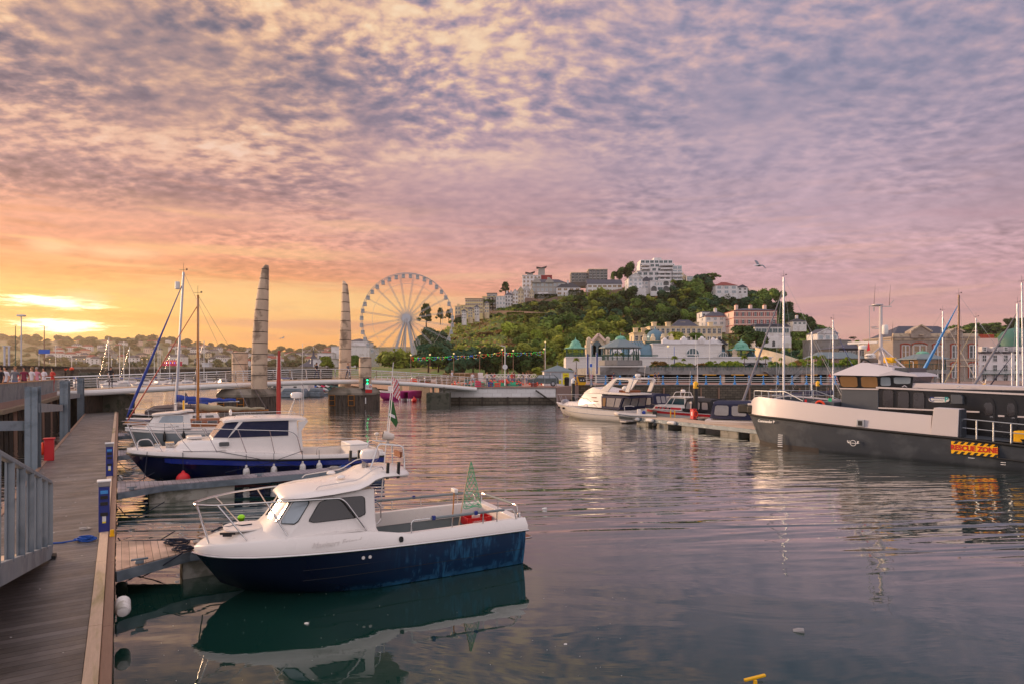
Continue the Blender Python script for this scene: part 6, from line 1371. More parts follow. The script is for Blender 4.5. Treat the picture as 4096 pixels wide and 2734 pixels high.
def leafq(mb,p,s,rng,d=None):
    n = Vector((rng.gauss(0,1),rng.gauss(0,1),rng.gauss(0,1)))
    if d is not None: n = n*.55+d
    n.normalize(); x = n.orthogonal().normalized(); y = n.cross(x); a = rng.uniform(0,6.28); u = (x*cos(a)+y*sin(a))*s; v = (y*cos(a)-x*sin(a))*s*.7
    mb.add([p-u-v,p+u-v*.4,p+u*.5+v,p-u*.6+v*.9],[(0,1,2,3)])
def trunk_mesh(kind, seed):
    rng = random.Random(seed); mb = MB(); top = {'pine':.8,'cedar':.92,'tall':.8}.get(kind,.5)
    mb.tube([(0,0,-.05),(.01,0,top*.4),(0,.01,top)],[.035,.024,.010],7)
    for i in range(7 if kind in('pine','cedar','round') else 3):
        a = i*2.4; z0 = top*(.45+.5*i/7); r = .36 if kind == 'pine' else .22
        mb.tube([(0,0,z0),(r*.5*cos(a),r*.5*sin(a),z0+.10),(r*cos(a),r*sin(a),z0+.17)],[.014,.009,.004],5)
    return mb.mesh('trunk','trunk',30)
def tree(name,label,p,h,w=None,kind='round',leaf='leaf_mid',seed=0,group=None,cat='tree'):
    k = (kind,leaf,seed%2 if kind in('round','bush') else 0)
    if k not in PROT: PROT[k] = (crown_mesh(kind,leaf,hash_(kind)+seed%2),trunk_mesh(kind,seed%2))
    o = bpy.data.objects.new(name,None); COL.objects.link(o); o.location = p; o.rotation_euler = (0,0,(seed*1.7)%6.28); tag(o,label,cat,group)
    w = (w or h); s = (w,w,h)
    for nm,me in zip(('crown','trunk'),PROT[k]):
        if nm == 'trunk' and kind in ('hedge',): continue
        c = bpy.data.objects.new(nm,me); COL.objects.link(c); c.parent = o; c.scale = s
    return o
def hash_(s): return sum(ord(c) for c in s)

# ---------------------------------------------------------------- terrain
RT = [(1330,1473),(1400,1470),(1500,1466),(1600,1450),(1660,1415),(1700,1372),(1760,1330),(1830,1290),(1900,1268),(2000,1235),(2100,1210),(2200,1186),(2300,1172),(2400,1160),(2500,1150),(2600,1148),(2700,1140),(2800,1135),(2900,1160),(3000,1185),(3060,1205),(3120,1240),(3180,1282),(3250,1330),(3330,1380),(3420,1425),(3520,1460),(3700,1480)]
def ridge(px): return interp(RT,px)
D0_, D1_ = 215., 400.
BASEY = 1474.
def hp(px,py):
    f = max(0.,min(1.,(BASEY-py)/(BASEY-ridge(px)+1e-6))); return at(px,py,D0_+(D1_-D0_)*f)
def hD(px,py): return D0_+(D1_-D0_)*max(0.,min(1.,(BASEY-py)/(BASEY-ridge(px))))
R = []
for i in range(0,25):
    row = []
    for px in range(1330,3720,18):
        f = i/20
        if f <= 1: 
            py = BASEY-(BASEY-ridge(px))*f; p = at(px,py,D0_+(D1_-D0_)*f); 
            p.z += (1.6*noise.noise(Vector((p.x*.03,p.y*.03,0)))+.5*noise.noise(Vector((p.x*.13,p.y*.13,3))))*min(1,(f*4))*min(1,(1-f)*5+.2)
        else:
            p = at(px,ridge(px),D1_+(f-1)*350); p.z = max(0.,wz(ridge(px),D1_)*(1-(f-1)/.2)-.5)
        row.append(p)
    R.append(row)
R.insert(0,[Vector((p.x*.9,p.y*.9,1.2)) for p in R[0]])
hill = struct(MB().loft(R,False,False,False).build('hill','grass_slope',ang=60,fix=False))
def far_hill(name,tab,Da,Db,base,mat,step=30,amp=3.,fs=.01,kind='structure'):
    R=[]
    xs = list(range(int(tab[0][0]),int(tab[-1][0])+1,step))
    for i in range(13):
        row=[]
        for px in xs:
            f=i/10
            if f<=1: py=base-(base-interp(tab,px))*f; p=at(px,py,Da+(Db-Da)*f); p.z+=amp*noise.noise(Vector((p.x*fs,p.y*fs,0)))*f
            else: p=at(px,interp(tab,px),Db*(1+(f-1)*.8)); p.z*=(1-(f-1)*5)
            row.append(p)
        R.append(row)
    return struct(MB().loft(R,False,False,False).build(name,mat,ang=60,fix=False))
mk('far_slope','#47532E',.95,var=.3,vs=.02,col2='#5E5A40',c2s=.01)
LT = [(-300,1352),(0,1353),(120,1356),(300,1362),(420,1358),(560,1356),(700,1366),(860,1382),(1000,1398),(1100,1402),(1200,1404),(1300,1398),(1450,1392),(1600,1386),(1700,1385)]
far_hill('far_hill',LT,620,1500,1478,'far_slope',amp=6,fs=.004)
RH = [(3400,1470),(3500,1440),(3600,1402),(3680,1370),(3760,1342),(3850,1326),(3950,1316),(4050,1298),(4200,1282),(4400,1270)]
far_hill('wooded_hill',RH,300,520,1490,'hill_soil',amp=3)
# ground: one sheet of quays and shore at walking level, reaching the far hills
G = [(-8.4,72),(4.9,72.0),(9.0,84.5),(9.2,88),(60,88),(140,80),(400,60),(2500,200),(2500,4000),(-2500,4000),(-2500,620),(-420,520),(-160,330),(-95,300),(-60,210),(-36,150),(-21,118),(-17.5,100),(-12.4,88),(-9.6,80)]
GF = [(-260,62*7),(-160,330),(-95,300),(-60,210),(-36,150),(-21,118),(-17.5,100),(-12.4,88),(-9.6,80),(-8.4,72),(4.9,72.0),(9.0,84.5),(9.2,88),(30,88),(60,88),(140,80),(400,120)]
mb = MB(); mb.loft([[(x,y,.2) for x,y in GF]]+[[(x*k,y*k,1.9) for x,y in GF] for k in (1,1.15,1.4,1.8,2.5,4,8,16)],False,False,False); struct(mb.build('ground','quay_top',ang=0,fix=False))
struct(MB().prism([(-9.3,74),(4.6,74),(8,88),(60,89.5),(60,100),(-15,100)],1.9,1.906,'z').build('promenade','paving_pink',ang=0))

# harbour walls
def wall(name,label,a,b,z0,z1,th,mat,cat='harbour wall',cap=None,parent=None):
    a,b=Vector(a),Vector(b); d=(b-a); L=d.length; o=thing(name,label,cat,(a.x,a.y,0),atan2(d.y,d.x)) 
    MB().box(0,0,z0,L,th,z1).build('stonework',mat,o)
    if cap: MB().box(-.05,-.12,z1,L+.05,th,z1+.14).build('coping',cap,o,bev=.02)
    return o
w = wall('white_quay_wall','whitewashed stone quay wall with dark weedy base below the kiosk',(-8.3,71.9),(5.0,71.9),.78,1.82,.6,'white_stone',cap='quay_top')
MB().box(-.05,-.1,-1,13.4,.55,.78).build('weedy_base','harbour_stone',w,bev=.05)
for x in (2.3,4.9,7.8,10.3): MB().bar((x,-.2,-1),(x,-.12,.82),.3,.2).build('timber_fender','wet_timber',w)
MB().bar((11.0,-.4,1.55),(13.2,-.4,.05),.35,.12).bar((11.0,-.62,1.65),(13.2,-.62,.15),.05,.05).build('harbour_steps','wet_timber',w)
wall('sheet_pile_wall','rusty corrugated sheet pile wall to the left of the white quay wall',(-19,104),(-9.4,80),-1,1.75,.4,'sheet_pile',cap='concrete')
w = wall('sheet_pile_wall','pale stained concrete corner wall behind the bridge support block',(-9.7,80),(-8.35,72.3),-1,1.8,.4,'concrete')
w = wall('stone_quay_wall','long weathered stone promenade wall behind the right hand marina',(9.3,87.9),(62,87.9),-1,1.82,.6,'harbour_stone',cap='concrete_grey')
for x in (1.5,6,12,14.5,17.2,19.7,24,27,31,35,39,44): MB().bar((x,-.16,-1),(x,-.12,1.5),.26,.2).build('timber_fender','timber_brown',w)
MB().bar((15.9,-.1,-1),(15.9,-.1,1.8),.06).bar((16.3,-.1,-1),(16.3,-.1,1.8),.06).build('ladder','wet_timber',w)
wall('stone_quay_wall','short dark stone wall between the white quay wall and the promenade wall',(5.0,72.2),(9.2,87.8),-1,1.83,.5,'harbour_stone')
wall('stone_quay_wall','right hand end of the stone promenade wall behind the workboat',(62,87.9),(150,80),-1,1.82,.6,'harbour_stone',cap='concrete_grey')

# promenade railing: pale blue anchor shaped posts and white rails
rl = thing('promenade_railing','white promenade railing with pale blue anchor shaped posts','railing',(0,88.1,1.96),0)
x = wx(2365,88.1); k = 0
while x < 46:
    mb = MB().loft([[(x+a*w_,b*w_*.6,z) for a,b in ((-1,-1),(1,-1),(1,1),(-1,1))] for z,w_ in ((0,.22),(.12,.18),(.3,.08),(.75,.05),(.95,.06),(1.02,.13),(1.1,.12),(1.2,.05),(1.32,.01))]); mb.build('anchor_post','pale_blue_paint',rl)
    x += 2.02
for z in (.42,.72,.98): MB().bar((9.4,0,z),(46,0,z),.06,.06).build('rail','white_paint',rl)
rl = thing('quay_railing','grey tubular railing along the top of the white quay wall','railing',(-4.3,72.4,1.96),0)
for i in range(8): MB().bar((i*1.35,0,0),(i*1.35,0,1.02),.05).build('post','galv',rl)
MB().bar((0,0,1.0),(9.45,0,1.0),.045).bar((0,0,.15),(5.4,0,.15),.03).bar((5.4,0,.55),(9.45,0,.55),.03).build('rail','galv',rl)
mb = MB()
for i in range(44): mb.bar((.06+i*.123,0,.15),(.06+i*.123,0,1.0),.016)
mb.build('infill_bars','galv',rl)

# ---------------------------------------------------------------- buildings
def windows(root,xs,zs,w,h,y=-.02,face='front',W=0,depth=0,glass='glass_dark',frame='shutter_white',bars=1,name='window',arch=False,fw=.09,sill=True,skip=(),rng=None):
    key=('w',w,h,frame,bars,arch); key2=('p',w,h,glass,arch)
    if key not in PROT:
        m=MB()
        for a,b,c,d in ((-w/2-fw,0,-w/2,h),(w/2,0,w/2+fw,h),(-w/2-fw,h,w/2+fw,h+fw),(-w/2-fw*(1.8 if sill else 1),-fw,w/2+fw*(1.8 if sill else 1),0)): m.box(a,-.09,b,c,0,d)
        for k in range(bars): x_=-w/2+w*(k+1)/(bars+1); m.box(x_-.03,-.07,0,x_+.03,0,h)
        if h>w: m.box(-w/2,-.07,h*.5-.03,w/2,0,h*.5+.03)
        PROT[key]=m.mesh('window',frame,0)
    if key2 not in PROT:
        m=MB(); m.box(-w/2,-.035,0,w/2,0,h); PROT[key2]=m.mesh('pane',glass,0)
    for j,z in enumerate(zs):
        for i,x in enumerate(xs):
            if (i,j) in skip: continue
            o=bpy.data.objects.new(name,PROT[key]); COL.objects.link(o); o.parent=root
            if face=='front': o.location=(x,y,z)
            elif face=='left': o.location=(-W/2-.02,x,z); o.rotation_euler=(0,0,-pi/2)
            else: o.location=(W/2+.02,x,z); o.rotation_euler=(0,0,pi/2)
            p=bpy.data.objects.new('pane',PROT[key2]); COL.objects.link(p); p.parent=o
def lins(a,b,n): return [a+(b-a)*(i+.5)/n for i in range(n)]
def bld(name,label,px0,px1,pyb,pyt,D,depth=8,wall='render_white',roof='slate',roofpx=0,hip=0.,rows=2,cols=4,ww=None,wh=None,glass='glass_dark',frame='shutter_white',rz=0,chim=0,cat='house',bars=1,side=2,ov=.3,axis=None,flat=False,bands=None,group=None,sink=3.):
    x0,x1=wx(px0,D),wx(px1,D); zb,zt=wz(pyb,D),wz(pyt,D); W=x1-x0; H=zt-zb
    o=thing(name,label,cat,((x0+x1)/2,D,zb),radians(rz),group)
    MB().box(-W/2,0,-sink,W/2,depth,H).build('wall',wall,o,ang=0)
    if roofpx:
        h=roofpx*D/F
        if axis=='y':
            m=MB(); v=[(-W/2-ov,-ov,H),(W/2+ov,-ov,H),(W/2+ov,depth+ov,H),(-W/2-ov,depth+ov,H),(0,-ov+hip*W/2,H+h),(0,depth+ov-hip*W/2,H+h)]; m.add(v,[(1,2,5,4),(3,0,4,5),(0,3,2,1)]); m.add([v[2],v[3],v[5]],[(0,1,2)]); m.add([v[0],v[1],v[4]],[(0,1,2)]) if hip else None; r=m.build('roof',roof,o,ang=0)
            if not hip: MB().prism([(-W/2,H),(W/2,H),(0,H+h*.97)],-.0,.3).build('gable',wall,o,ang=0); MB().bar((-W/2-ov,-ov,H),(0,-ov,H+h),.12,.22).bar((W/2+ov,-ov,H),(0,-ov,H+h),.12,.22).build('bargeboard','shutter_white',o)
        else: r=MB().roof(-W/2,0,W/2,depth,H,h,hip,ov).build('roof',roof,o,ang=0)
        for k in range(chim):
            cx_=-W/2+W*(k+.5)/chim; m=MB().box(cx_-.55,depth*.4,H,cx_+.55,depth*.55,H+h+1.3).build('chimney',wall,r)
            for q in (-.25,.25): MB().lathe([(.14,0),(.11,.5)],(cx_+q,depth*.475,H+h+1.3),6).build('chimney_pot','terracotta',r)
    else:
        MB().box(-W/2-.25,-.25,H,W/2+.25,depth+.25,H+.3).build('roof' if flat else 'cornice',roof if flat else wall,o,ang=0)
        for k in range(chim):
            cx_=-W/2+W*(k+.5)/chim; MB().box(cx_-.7,depth*.4,H+.3,cx_+.7,depth*.6,H+2.0).box(cx_-.85,depth*.38,H+1.8,cx_+.85,depth*.62,H+2.05).build('chimney',wall,o)
    if rows:
        fh=H/rows; ww=ww or min(1.3,W/cols*.5); wh=wh or min(1.5,fh*.5)
        zs=[fh*(j+.5)-wh/2 for j in range(rows)]
        windows(o,lins(-W/2,W/2,cols),zs,round(ww,1),round(wh,1),glass=glass,frame=frame,bars=bars)
        if side: windows(o,lins(0,depth,side),zs,round(ww*.8,1),round(wh,1),face='right' if (px0+px1)/2<CX else 'left',W=W,glass=glass,frame=frame,bars=0)
    if bands:
        for z in bands[1:]: MB().box(-W/2-.12,-.12,H*z-.12,W/2+.12,depth,H*z+.12).build('string_course',bands[0],o,ang=0)
    return o,W,H
HB='houses on the hillside'
def hb(label,px0,px1,pyb,pyt,D=None,**kw):
    D=D or hD((px0+px1)/2,max(pyb,ridge((px0+px1)/2))); kw.setdefault('side',1)
    return bld(kw.pop('name','hill_house'),label,px0,px1,pyb,pyt,D,**kw)
# left end terraces
hb('narrow cream hill house at the lower left end of the cliff terrace',1820,1842,1275,1226,rows=3,cols=2,wall='render_cream',chim=1,depth=10)
hb('yellow cream stepped apartment block, lower one of the cliff terrace',1843,1905,1268,1222,rows=3,cols=5,wall='render_yellow',glass='glass_warm',depth=10,roof='render_yellow')
hb('taller yellow cream apartment block with flat roof above the lower one',1862,1930,1255,1196,D=360,rows=4,cols=8,ww=1.3,wall='render_yellow',glass='glass_warm',flat=True,roof='slate',depth=12)
for i_,(a_,b_,c_,d_) in enumerate(((1847,1864,1276,1244),(1872,1890,1270,1236),(1898,1916,1264,1228),(1938,1956,1252,1212))): hb('cream bay-fronted house stepping down the cliff, '+ordn(i_,4)+' of four',a_,b_,c_,d_,D=318+i_*6,rows=3,cols=2,wall='render_cream' if i_%2 else 'render_white',roofpx=9,hip=1.,depth=6,group='cream bay-fronted houses on the cliff')
hb('yellow cream apartments with projecting bays left of the white terrace',1930,1985,1247,1188,rows=4,cols=4,wall='render_yellow',glass='glass_warm',depth=12)
hb('dark curved-roof block rising behind the yellow cream apartments',1948,1987,1225,1174,D=400,rows=2,cols=2,wall='render_grey',flat=True,roof='slate')
hb('white bay-fronted terrace house with flat roof on the cliff',1984,2022,1240,1186,rows=3,cols=3,glass='glass_pale',depth=12,bands=('shutter_white',.33,.66))
hb('white terrace house with mansard roof and chimneys',2020,2052,1224,1180,rows=3,cols=3,roofpx=12,hip=.6,chim=2,depth=10)
for i,(a,b,yb,yt) in enumerate(((2050,2072,1216,1172),(2072,2094,1212,1162),(2095,2118,1208,1158),(2118,2136,1208,1168))):
    hb('white gabled villa with cream front, '+ordn(i,4)+' of four along the cliff',a,b,yb,yt,roofpx=16,axis='y',rows=3,cols=2,wall='render_cream' if i%2 else 'render_white',glass='glass_warm',depth=9,group='white gabled villas along the cliff')
o,W,H=hb('modern white apartment block with red panel and upswept roofs',2090,2208,1150,1102,D=420,rows=3,cols=8,glass='glass_warm',depth=10)
MB().box(W*.13,-.3,H*.25,W*.5,-.05,H+.2).build('red_panel','panel_red',o); 
for a,b,z in ((-W*.38,-W*.1,1.5),(0,W*.3,5.)): MB().box(a+.8,.5,H,b-.8,6,H+z).build('penthouse','render_grey',o); MB().loft([[(x_,y_,H+z+dz) for y_,dz in ((-.5,0),(7,0),(7,.2),(-.5,.2))] for x_,dz in ()] or [[(a,-.5,H+z),(a,7,H+z)],[(a,-.5,H+z+.2),(a,7,H+z+.2)]],False,False,False) and MB().prism([(a-.5,H+z+.7),((a+b)/2,H+z),(b+.5,H+z+1.2),(b+.5,H+z+1.4),((a+b)/2,H+z+.3),(a-.5,H+z+.9)],-.5,7).build('upswept_roof','slate',o)
o,W,H=hb('large grey stone mansion with slate roof and dormer gables',2128,2262,1188,1130,rows=3,cols=8,wall='render_grey',roofpx=18,hip=.7,depth=12,chim=1,glass='glass_pale')
for x in (-W*.36,W*.02): MB().prism([(x-2.6,H-.2),(x+2.6,H-.2),(x+2.6,H+.6),(x,H+3.2),(x-2.6,H+.6)],-1.2,4).build('gable','render_grey',o)
MB().box(-W*.33,-2.5,-3,-W*.02,0,H*.28).build('veranda','render_white',o)
hb('brown brick flats with white windows, right and taller part',2355,2430,1122,1078,D=420,rows=4,cols=5,wall='brick_grey',flat=True,roof='render_cream',depth=10,ww=1.8,wh=1.6)
hb('brown brick flats with white windows, left and lower part',2285,2355,1128,1092,D=425,rows=3,cols=5,wall='brick_grey',flat=True,roof='render_cream',depth=10,ww=1.8,wh=1.6)
o,W,H=hb('white house with dark hipped roof below the brown brick flats',2226,2322,1182,1150,rows=2,cols=4,roofpx=24,hip=1.,roof='slate_dark',chim=1,depth=10,glass='glass_warm',ww=2.2,wh=1.3); MB().box(-W*.15,-1.5,-3,W*.3,0,H*.4).build('porch','render_white',o)
hb('long low white house with slate roof and wide yellow-lit windows',2350,2488,1172,1136,rows=2,cols=7,roofpx=22,hip=.0,depth=9,glass='glass_warm',ww=2.2,wh=1.2)
o,W,H=hb('white gabled villa with steep slate roof left of the apartments',2514,2570,1160,1112,D=370,rows=3,cols=3,roofpx=22,axis='y',depth=12,glass='glass_pale'); MB().box(-W*.6,-3,-4,W*.7,0,H*.12).build('terrace','render_white',o)
hb('white villa wing with slate roof behind the steep gabled villa',2560,2612,1157,1124,D=376,rows=2,cols=3,roofpx=18,depth=10,glass='glass_pale')
# the tall white apartments
Da=388.; o,W,H=hb('tall stepped white apartment block with balconies crowning the hill',2548,2705,1165,1085,D=Da,rows=4,cols=7,depth=16,glass='glass_teal',ww=2.2,wh=1.5,name='apartment_block',cat='apartments')
for a,b,z0,z1,d_ in ((2560,2722,1085,1068,3),(2562,2702,1068,1052,4),(2566,2695,1052,1036,5),(2622,2652,1036,1026,6)):
    x0,x1=wx(a,Da)-wx(2626.5,Da),wx(b,Da)-wx(2626.5,Da); MB().box(x0,d_-2,(1165-z0)*Da/F-.0,x1,15,(1165-z1)*Da/F).build('upper_storey','render_white',o,ang=0)
    if z1>1030: windows(o,lins(x0,x1,7),[(1165-z0)*Da/F+.5],2.2,1.5,y=d_-2.02,glass='glass_teal')
for k in range(7):
    z=(1165-1155+k*15.2)*Da/F
    for a,b in ((2630,2682),(2688,2728)) if k<5 else ((2566,2600),(2640,2690)):
        x0,x1=wx(a,Da)-wx(2626.5,Da),wx(b,Da)-wx(2626.5,Da); MB().box(x0,-1.8,z,x1,3,z+.25).box(x0,-1.8,z+.25,x1,-1.7,z+1.0).build('balcony','render_white',o,ang=0)
MB().box(wx(2690,Da)-wx(2626.5,Da),-.5,-3,wx(2727,Da)-wx(2626.5,Da),14,(1165-1062)*Da/F).build('right_wing','render_white',o,ang=0); windows(o,lins(wx(2690,Da)-wx(2626.5,Da),wx(2727,Da)-wx(2626.5,Da),2),[2+k*2.36*1.0 for k in range(6)],2.2,1.5,y=-.52,glass='glass_pale')
o,W,H=hb('white arcaded villa with round arches in front of the apartments',2602,2680,1164,1124,D=372,rows=0,cols=0,depth=8,name='arcaded_villa')
for x,z,r in ((-W*.32,0,1.7),(W*.3,0,1.8),(W*.3,3.4,1.6)):
    P=[(x-r,z),(x+r,z),(x+r,z+1.2)]+[(x+r*cos(a),z+1.2+r*sin(a)) for a in [i*pi/8 for i in range(1,8)]]+[(x-r,z+1.2)]; MB().prism(P,-.05,-.0).build('arch_opening','glass_dark',o); MB().tube([(x+(r+.15)*cos(a),-.1,z+1.2+(r+.15)*sin(a)) for a in [i*pi/8 for i in range(9)]],.15,5).build('arch_trim','shutter_white',o)
windows(o,[-W*.25,-W*.1,W*.05],[3.4],.9,1.5,glass='glass_pale'); windows(o,[0],[.6],3.,1.6,glass='glass_teal')
hb('small gabled house with chimney right of the apartments',2724,2750,1130,1108,D=405,rows=1,cols=2,roofpx=10,axis='y',chim=1,wall='render_cream')
hb('low modern glass and white house under the umbrella pine',2748,2790,1140,1106,D=402,rows=2,cols=4,flat=True,roof='render_white',ww=1.8,wh=1.6,glass='glass_pale')
o,W,H=hb('white house with red tiled hipped roof on the right shoulder of the hill',2862,2950,1176,1142,D=368,rows=2,cols=3,roofpx=18,hip=1.,roof='tile_red',depth=10,ww=2.2,wh=1.4,glass='glass_pale')
hb('white and grey wing right of the red roofed hill house',2950,2990,1175,1150,D=375,rows=2,cols=2,roofpx=12,depth=8)
o,W,H=hb('white villa with grey hipped roof and red eaves in mid slope',2822,2925,1302,1266,D=275,rows=2,cols=4,roofpx=24,hip=1.,roof='slate',depth=9,glass='glass_pale',chim=1)
MB().box(-W/2-.35,-.35,H-.1,W/2+.35,-.1,H+.12).build('red_fascia','terracotta',o)
hb('small white lookout house beside the grey hipped villa',2808,2840,1275,1248,D=285,rows=1,cols=2,wall='render_white',flat=True)
# hotel with red shutters
o,W,H=hb('cream hotel with red shutters, red bands and veranda on the right of the hill',2935,3108,1302,1242,D=265,rows=2,cols=7,wall='render_pink',roofpx=14,hip=1.,roof='slate',depth=12,chim=3,ww=.9,wh=1.6,bands=('shutter_red',.02,.5,.98),name='hotel',cat='hotel')
for x in lins(-W/2,W/2,7):
    for z in (H*.25-.8,H*.75-.8): MB().box(x-1.05,-.1,z,x-.62,-.03,z+1.6).box(x+.62,-.1,z,x+1.05,-.03,z+1.6).build('shutter','shutter_red',o)
MB().box(-W*.12,-5,-5.2,W*.68,0,-.9).build('veranda_wall','render_white',o); MB().prism([(-W*.14,-.9),(W*.7,-.9),(W*.6,.3),(-W*.1,.3)],-5.3,0).build('veranda_roof','slate',o); windows(o,lins(-W*.1,W*.66,6),[-3.3],2.0,1.7,y=-5.02,glass='glass_teal')
MB().box(-W*.12,-5.4,-9.5,W*.7,0,-5.2).build('lower_wall','render_white',o)
for x in (-W*.0,W*.3): MB().prism([(x-.6,-9),(x+.6,-9),(x+.6,-7.3)]+[(x+.6*cos(a),-7.3+.6*sin(a)) for a in [i*pi/6 for i in range(1,6)]]+[(x-.6,-7.3)],-5.46,-5.38).build('arched_door','glass_dark',o)
o,W,H=hb('long cream mansion with parapet and chimney stacks behind the white pavilion',2600,2888,1372,1308,D=215,rows=2,cols=14,wall='render_cream',flat=True,roof='render_cream',depth=10,chim=5,glass='glass_dark',ww=1.0,wh=1.6,name='mansion',sink=5)
MB().roof(-W*.16,2,W*.2,8,H+.3,2.6,.9).build('attic_roof','slate',o)
hb('low cream wing with chimney left of the long cream mansion',2535,2600,1372,1332,D=218,rows=1,cols=3,wall='render_cream',chim=2,flat=True,roof='render_cream')
hb('small white gabled house above the round retaining wall on the right',3270,3352,1392,1334,D=215,rows=2,cols=3,roofpx=22,axis='y',roof='slate',depth=8,glass='glass_pale')
hb('small hill cottage with grey hipped roof on the far right slope',3172,3226,1300,1286,D=300,rows=1,cols=3,roofpx=16,hip=1.,roof='slate_dark',depth=7,chim=1,glass='glass_teal')
tag(MB().lathe([(7,-4),(7,3.2),(7.2,3.2),(7.2,3.5),(6.8,3.5)],(0,0,0),28).build('retaining_wall','concrete_grey',loc=tuple(at(3305,1405,205))),'round streaked concrete retaining wall below the white gabled house','wall')
o=thing('retaining_wall','long sloping pale cream retaining wall right of the pavilion','wall',(0,0,0))
MB().add([at(3020,1388,168),at(3020,1462,168),at(3215,1462,160),at(3205,1440,160),at(3120,1412,164)],[(0,1,2,3,4)]).build('wall_face','render_cream',o,fix=False).modifiers.new('s','SOLIDIFY').thickness=.5
for i,P in enumerate((((1820,1278),(1905,1262),(2010,1258),(2110,1262),(2200,1268)),((2120,1282),(2180,1288),(2235,1288)),((2345,1192),(2420,1190),(2490,1178)),((2100,1205),(2180,1215),(2230,1200)),((2730,1265),(2800,1250)),((2820,1195),(2880,1200)))):
    o=thing('garden_wall','stone retaining wall on the hillside, '+ordn(i,6),'wall',(0,0,0),0,'stone walls on the hillside'); m=MB()
    q=[hp(*p) for p in P]
    m.loft([[p+Vector((0,-1.5,-2)),p+Vector((0,-1.5,2.2 if i!=2 else 3.5)),p+Vector((0,-.9,2.2 if i!=2 else 3.5)),p+Vector((0,-.9,-2))] for p in q]); m.build('stonework','hill_wall',o,ang=30)
def LX(px,D,c): return wx(px,D)-wx(c,D)
def lunette(o,x,y,z,r,glass='glass_teal',frame='shutter_white'):
    P=[(x+r*cos(a),z+r*sin(a)) for a in [i*pi/12 for i in range(13)]]
    w=MB().tube([(a,y-.1,b) for a,b in P]+[(P[0][0],y-.1,z)],r*.07,5)
    for k in range(1,4): w.bar((x-r+r*.5*k,y-.08,z),(x-r+r*.5*k,y-.08,z+r*sin(math.acos(-1+.5*k))),.1)
    f=w.build('lunette_window',frame,o); MB().prism(P,y-.05,y).build('pane',glass,f)
# ---------------------------------------------------------------- the white pavilion
DP=150.; pc=2700; pv=thing('pavilion','long white seaside pavilion with curved zinc roofs, cupola and arched windows','pavilion',(wx(pc,DP),DP,0))
X=lambda p:LX(p,DP,pc); Zp=lambda y:wz(y,DP)
MB().box(X(2255),-6,2,X(3045),0,Zp(1432)).build('terrace_wall','deck_white',pv,ang=0); MB().box(X(2255)-.2,-6.2,Zp(1432),X(3045)+.2,-5.5,Zp(1428)).build('terrace_coping','render_white',pv)
m=MB()
for x in lins(X(2255),X(2610),90): m.box(x-.06,-5.9,Zp(1428),x+.06,-5.8,Zp(1421))
m.box(X(2255),-5.92,Zp(1421),X(2610),-5.78,Zp(1420)).build('balustrade','green_metal',pv)
MB().prism([(X(2350),Zp(1432)),(X(2436),Zp(1432)),(X(2436),Zp(1376)),(X(2415),Zp(1368)),(X(2393),Zp(1338)),(X(2371),Zp(1368)),(X(2350),Zp(1376))],0,6).build('gabled_front','stone_cream',pv,ang=0)
MB().bar((X(2420),-.3,Zp(1364)),(X(2393),-.3,Zp(1336)),.9,.5).bar((X(2366),-.3,Zp(1364)),(X(2393),-.3,Zp(1336)),.9,.5).build('gable_coping','render_pink',pv)
for a in (2350,2426): MB().box(X(a)-.3,-.4,Zp(1432),X(a+12),1,Zp(1362)).lathe([(.55,0),(.6,.4),(.3,.8),(.02,.9)],(X(a+6),.3,Zp(1362)),8).build('corner_pier','stone_cream',pv,bev=.05)
for a,w_,t in ((2374,.6,1388),(2388,.95,1380),(2403,.6,1388)): MB().prism([(X(a)-w_,Zp(1430)),(X(a)+w_,Zp(1430)),(X(a)+w_,Zp(t))]+[(X(a)+w_*cos(q),Zp(t)+w_*sin(q)) for q in [i*pi/6 for i in range(1,6)]]+[(X(a)-w_,Zp(t))],-.06,-.01).build('arched_window','glass_teal',pv)
def barrel_roof(x0,x1,zb,zt,y0=0,y1=9,name='curved_roof'):
    n=12; R=[[(x,y0+(y1-y0)*.5*(1-cos(pi*i/n)),zb+(zt-zb)*sin(pi*i/n)) for i in range(n+1)] for x in (x0,x1)]
    b_=MB().loft([r for r in R],False,False,False); b_.build(name,'zinc_curve',pv,ang=50)
    for k in range(int((x1-x0)/1.1)):
        pass
barrel_roof(X(2430),X(2612),Zp(1428),Zp(1361)); 
m=MB()
for k in range(17): x=X(2434+k*10.5); m.tube([(x,4.5*(1-cos(pi*i/12)),Zp(1428)+(Zp(1361)-Zp(1428))*sin(pi*i/12)+.03) for i in range(1,7)],.06,4)
m.build('roof_ribs','green_metal',pv)
for a in (2466,2540): MB().box(X(a)-1.3,-.2,Zp(1428),X(a)+1.3,2.4,Zp(1410)).prism([(X(a)+1.3*cos(q),Zp(1410)+1.3*sin(q)) for q in [i*pi/8 for i in range(9)]],-.2,2.4).build('dormer','render_white',pv,ang=0); lunette(pv,X(a),-.22,Zp(1418),1.05)
MB().loft([[(X(2612)-3.2*k*(1-0)+0,y,z) for y,z in ((0,Zp(1428)),(.5,Zp(1395)),(3,Zp(1372)),(6,Zp(1368)))] for k in (1,.6,0)],False,False,False).build('apse_roof','zinc_curve',pv,ang=60)
MB().lathe([(4.0,-4.0),(3.9,-2.4),(3.3,-1),(2.2,-.2),(.3,.2)],(X(2604),2.8,Zp(1371)),20).build('apse_dome','zinc_curve',pv)
MB().box(X(2604),-2,Zp(1462)-1,X(2876),8,Zp(1377)).build('main_block','deck_white',pv,ang=0); MB().box(X(2604)-.2,-2.3,Zp(1377),X(2876)+.2,8,Zp(1374)).build('cornice','render_white',pv)
MB().box(X(2650),-2.1,Zp(1374),X(2845),6,Zp(1362)).build('parapet','render_white',pv,ang=0)
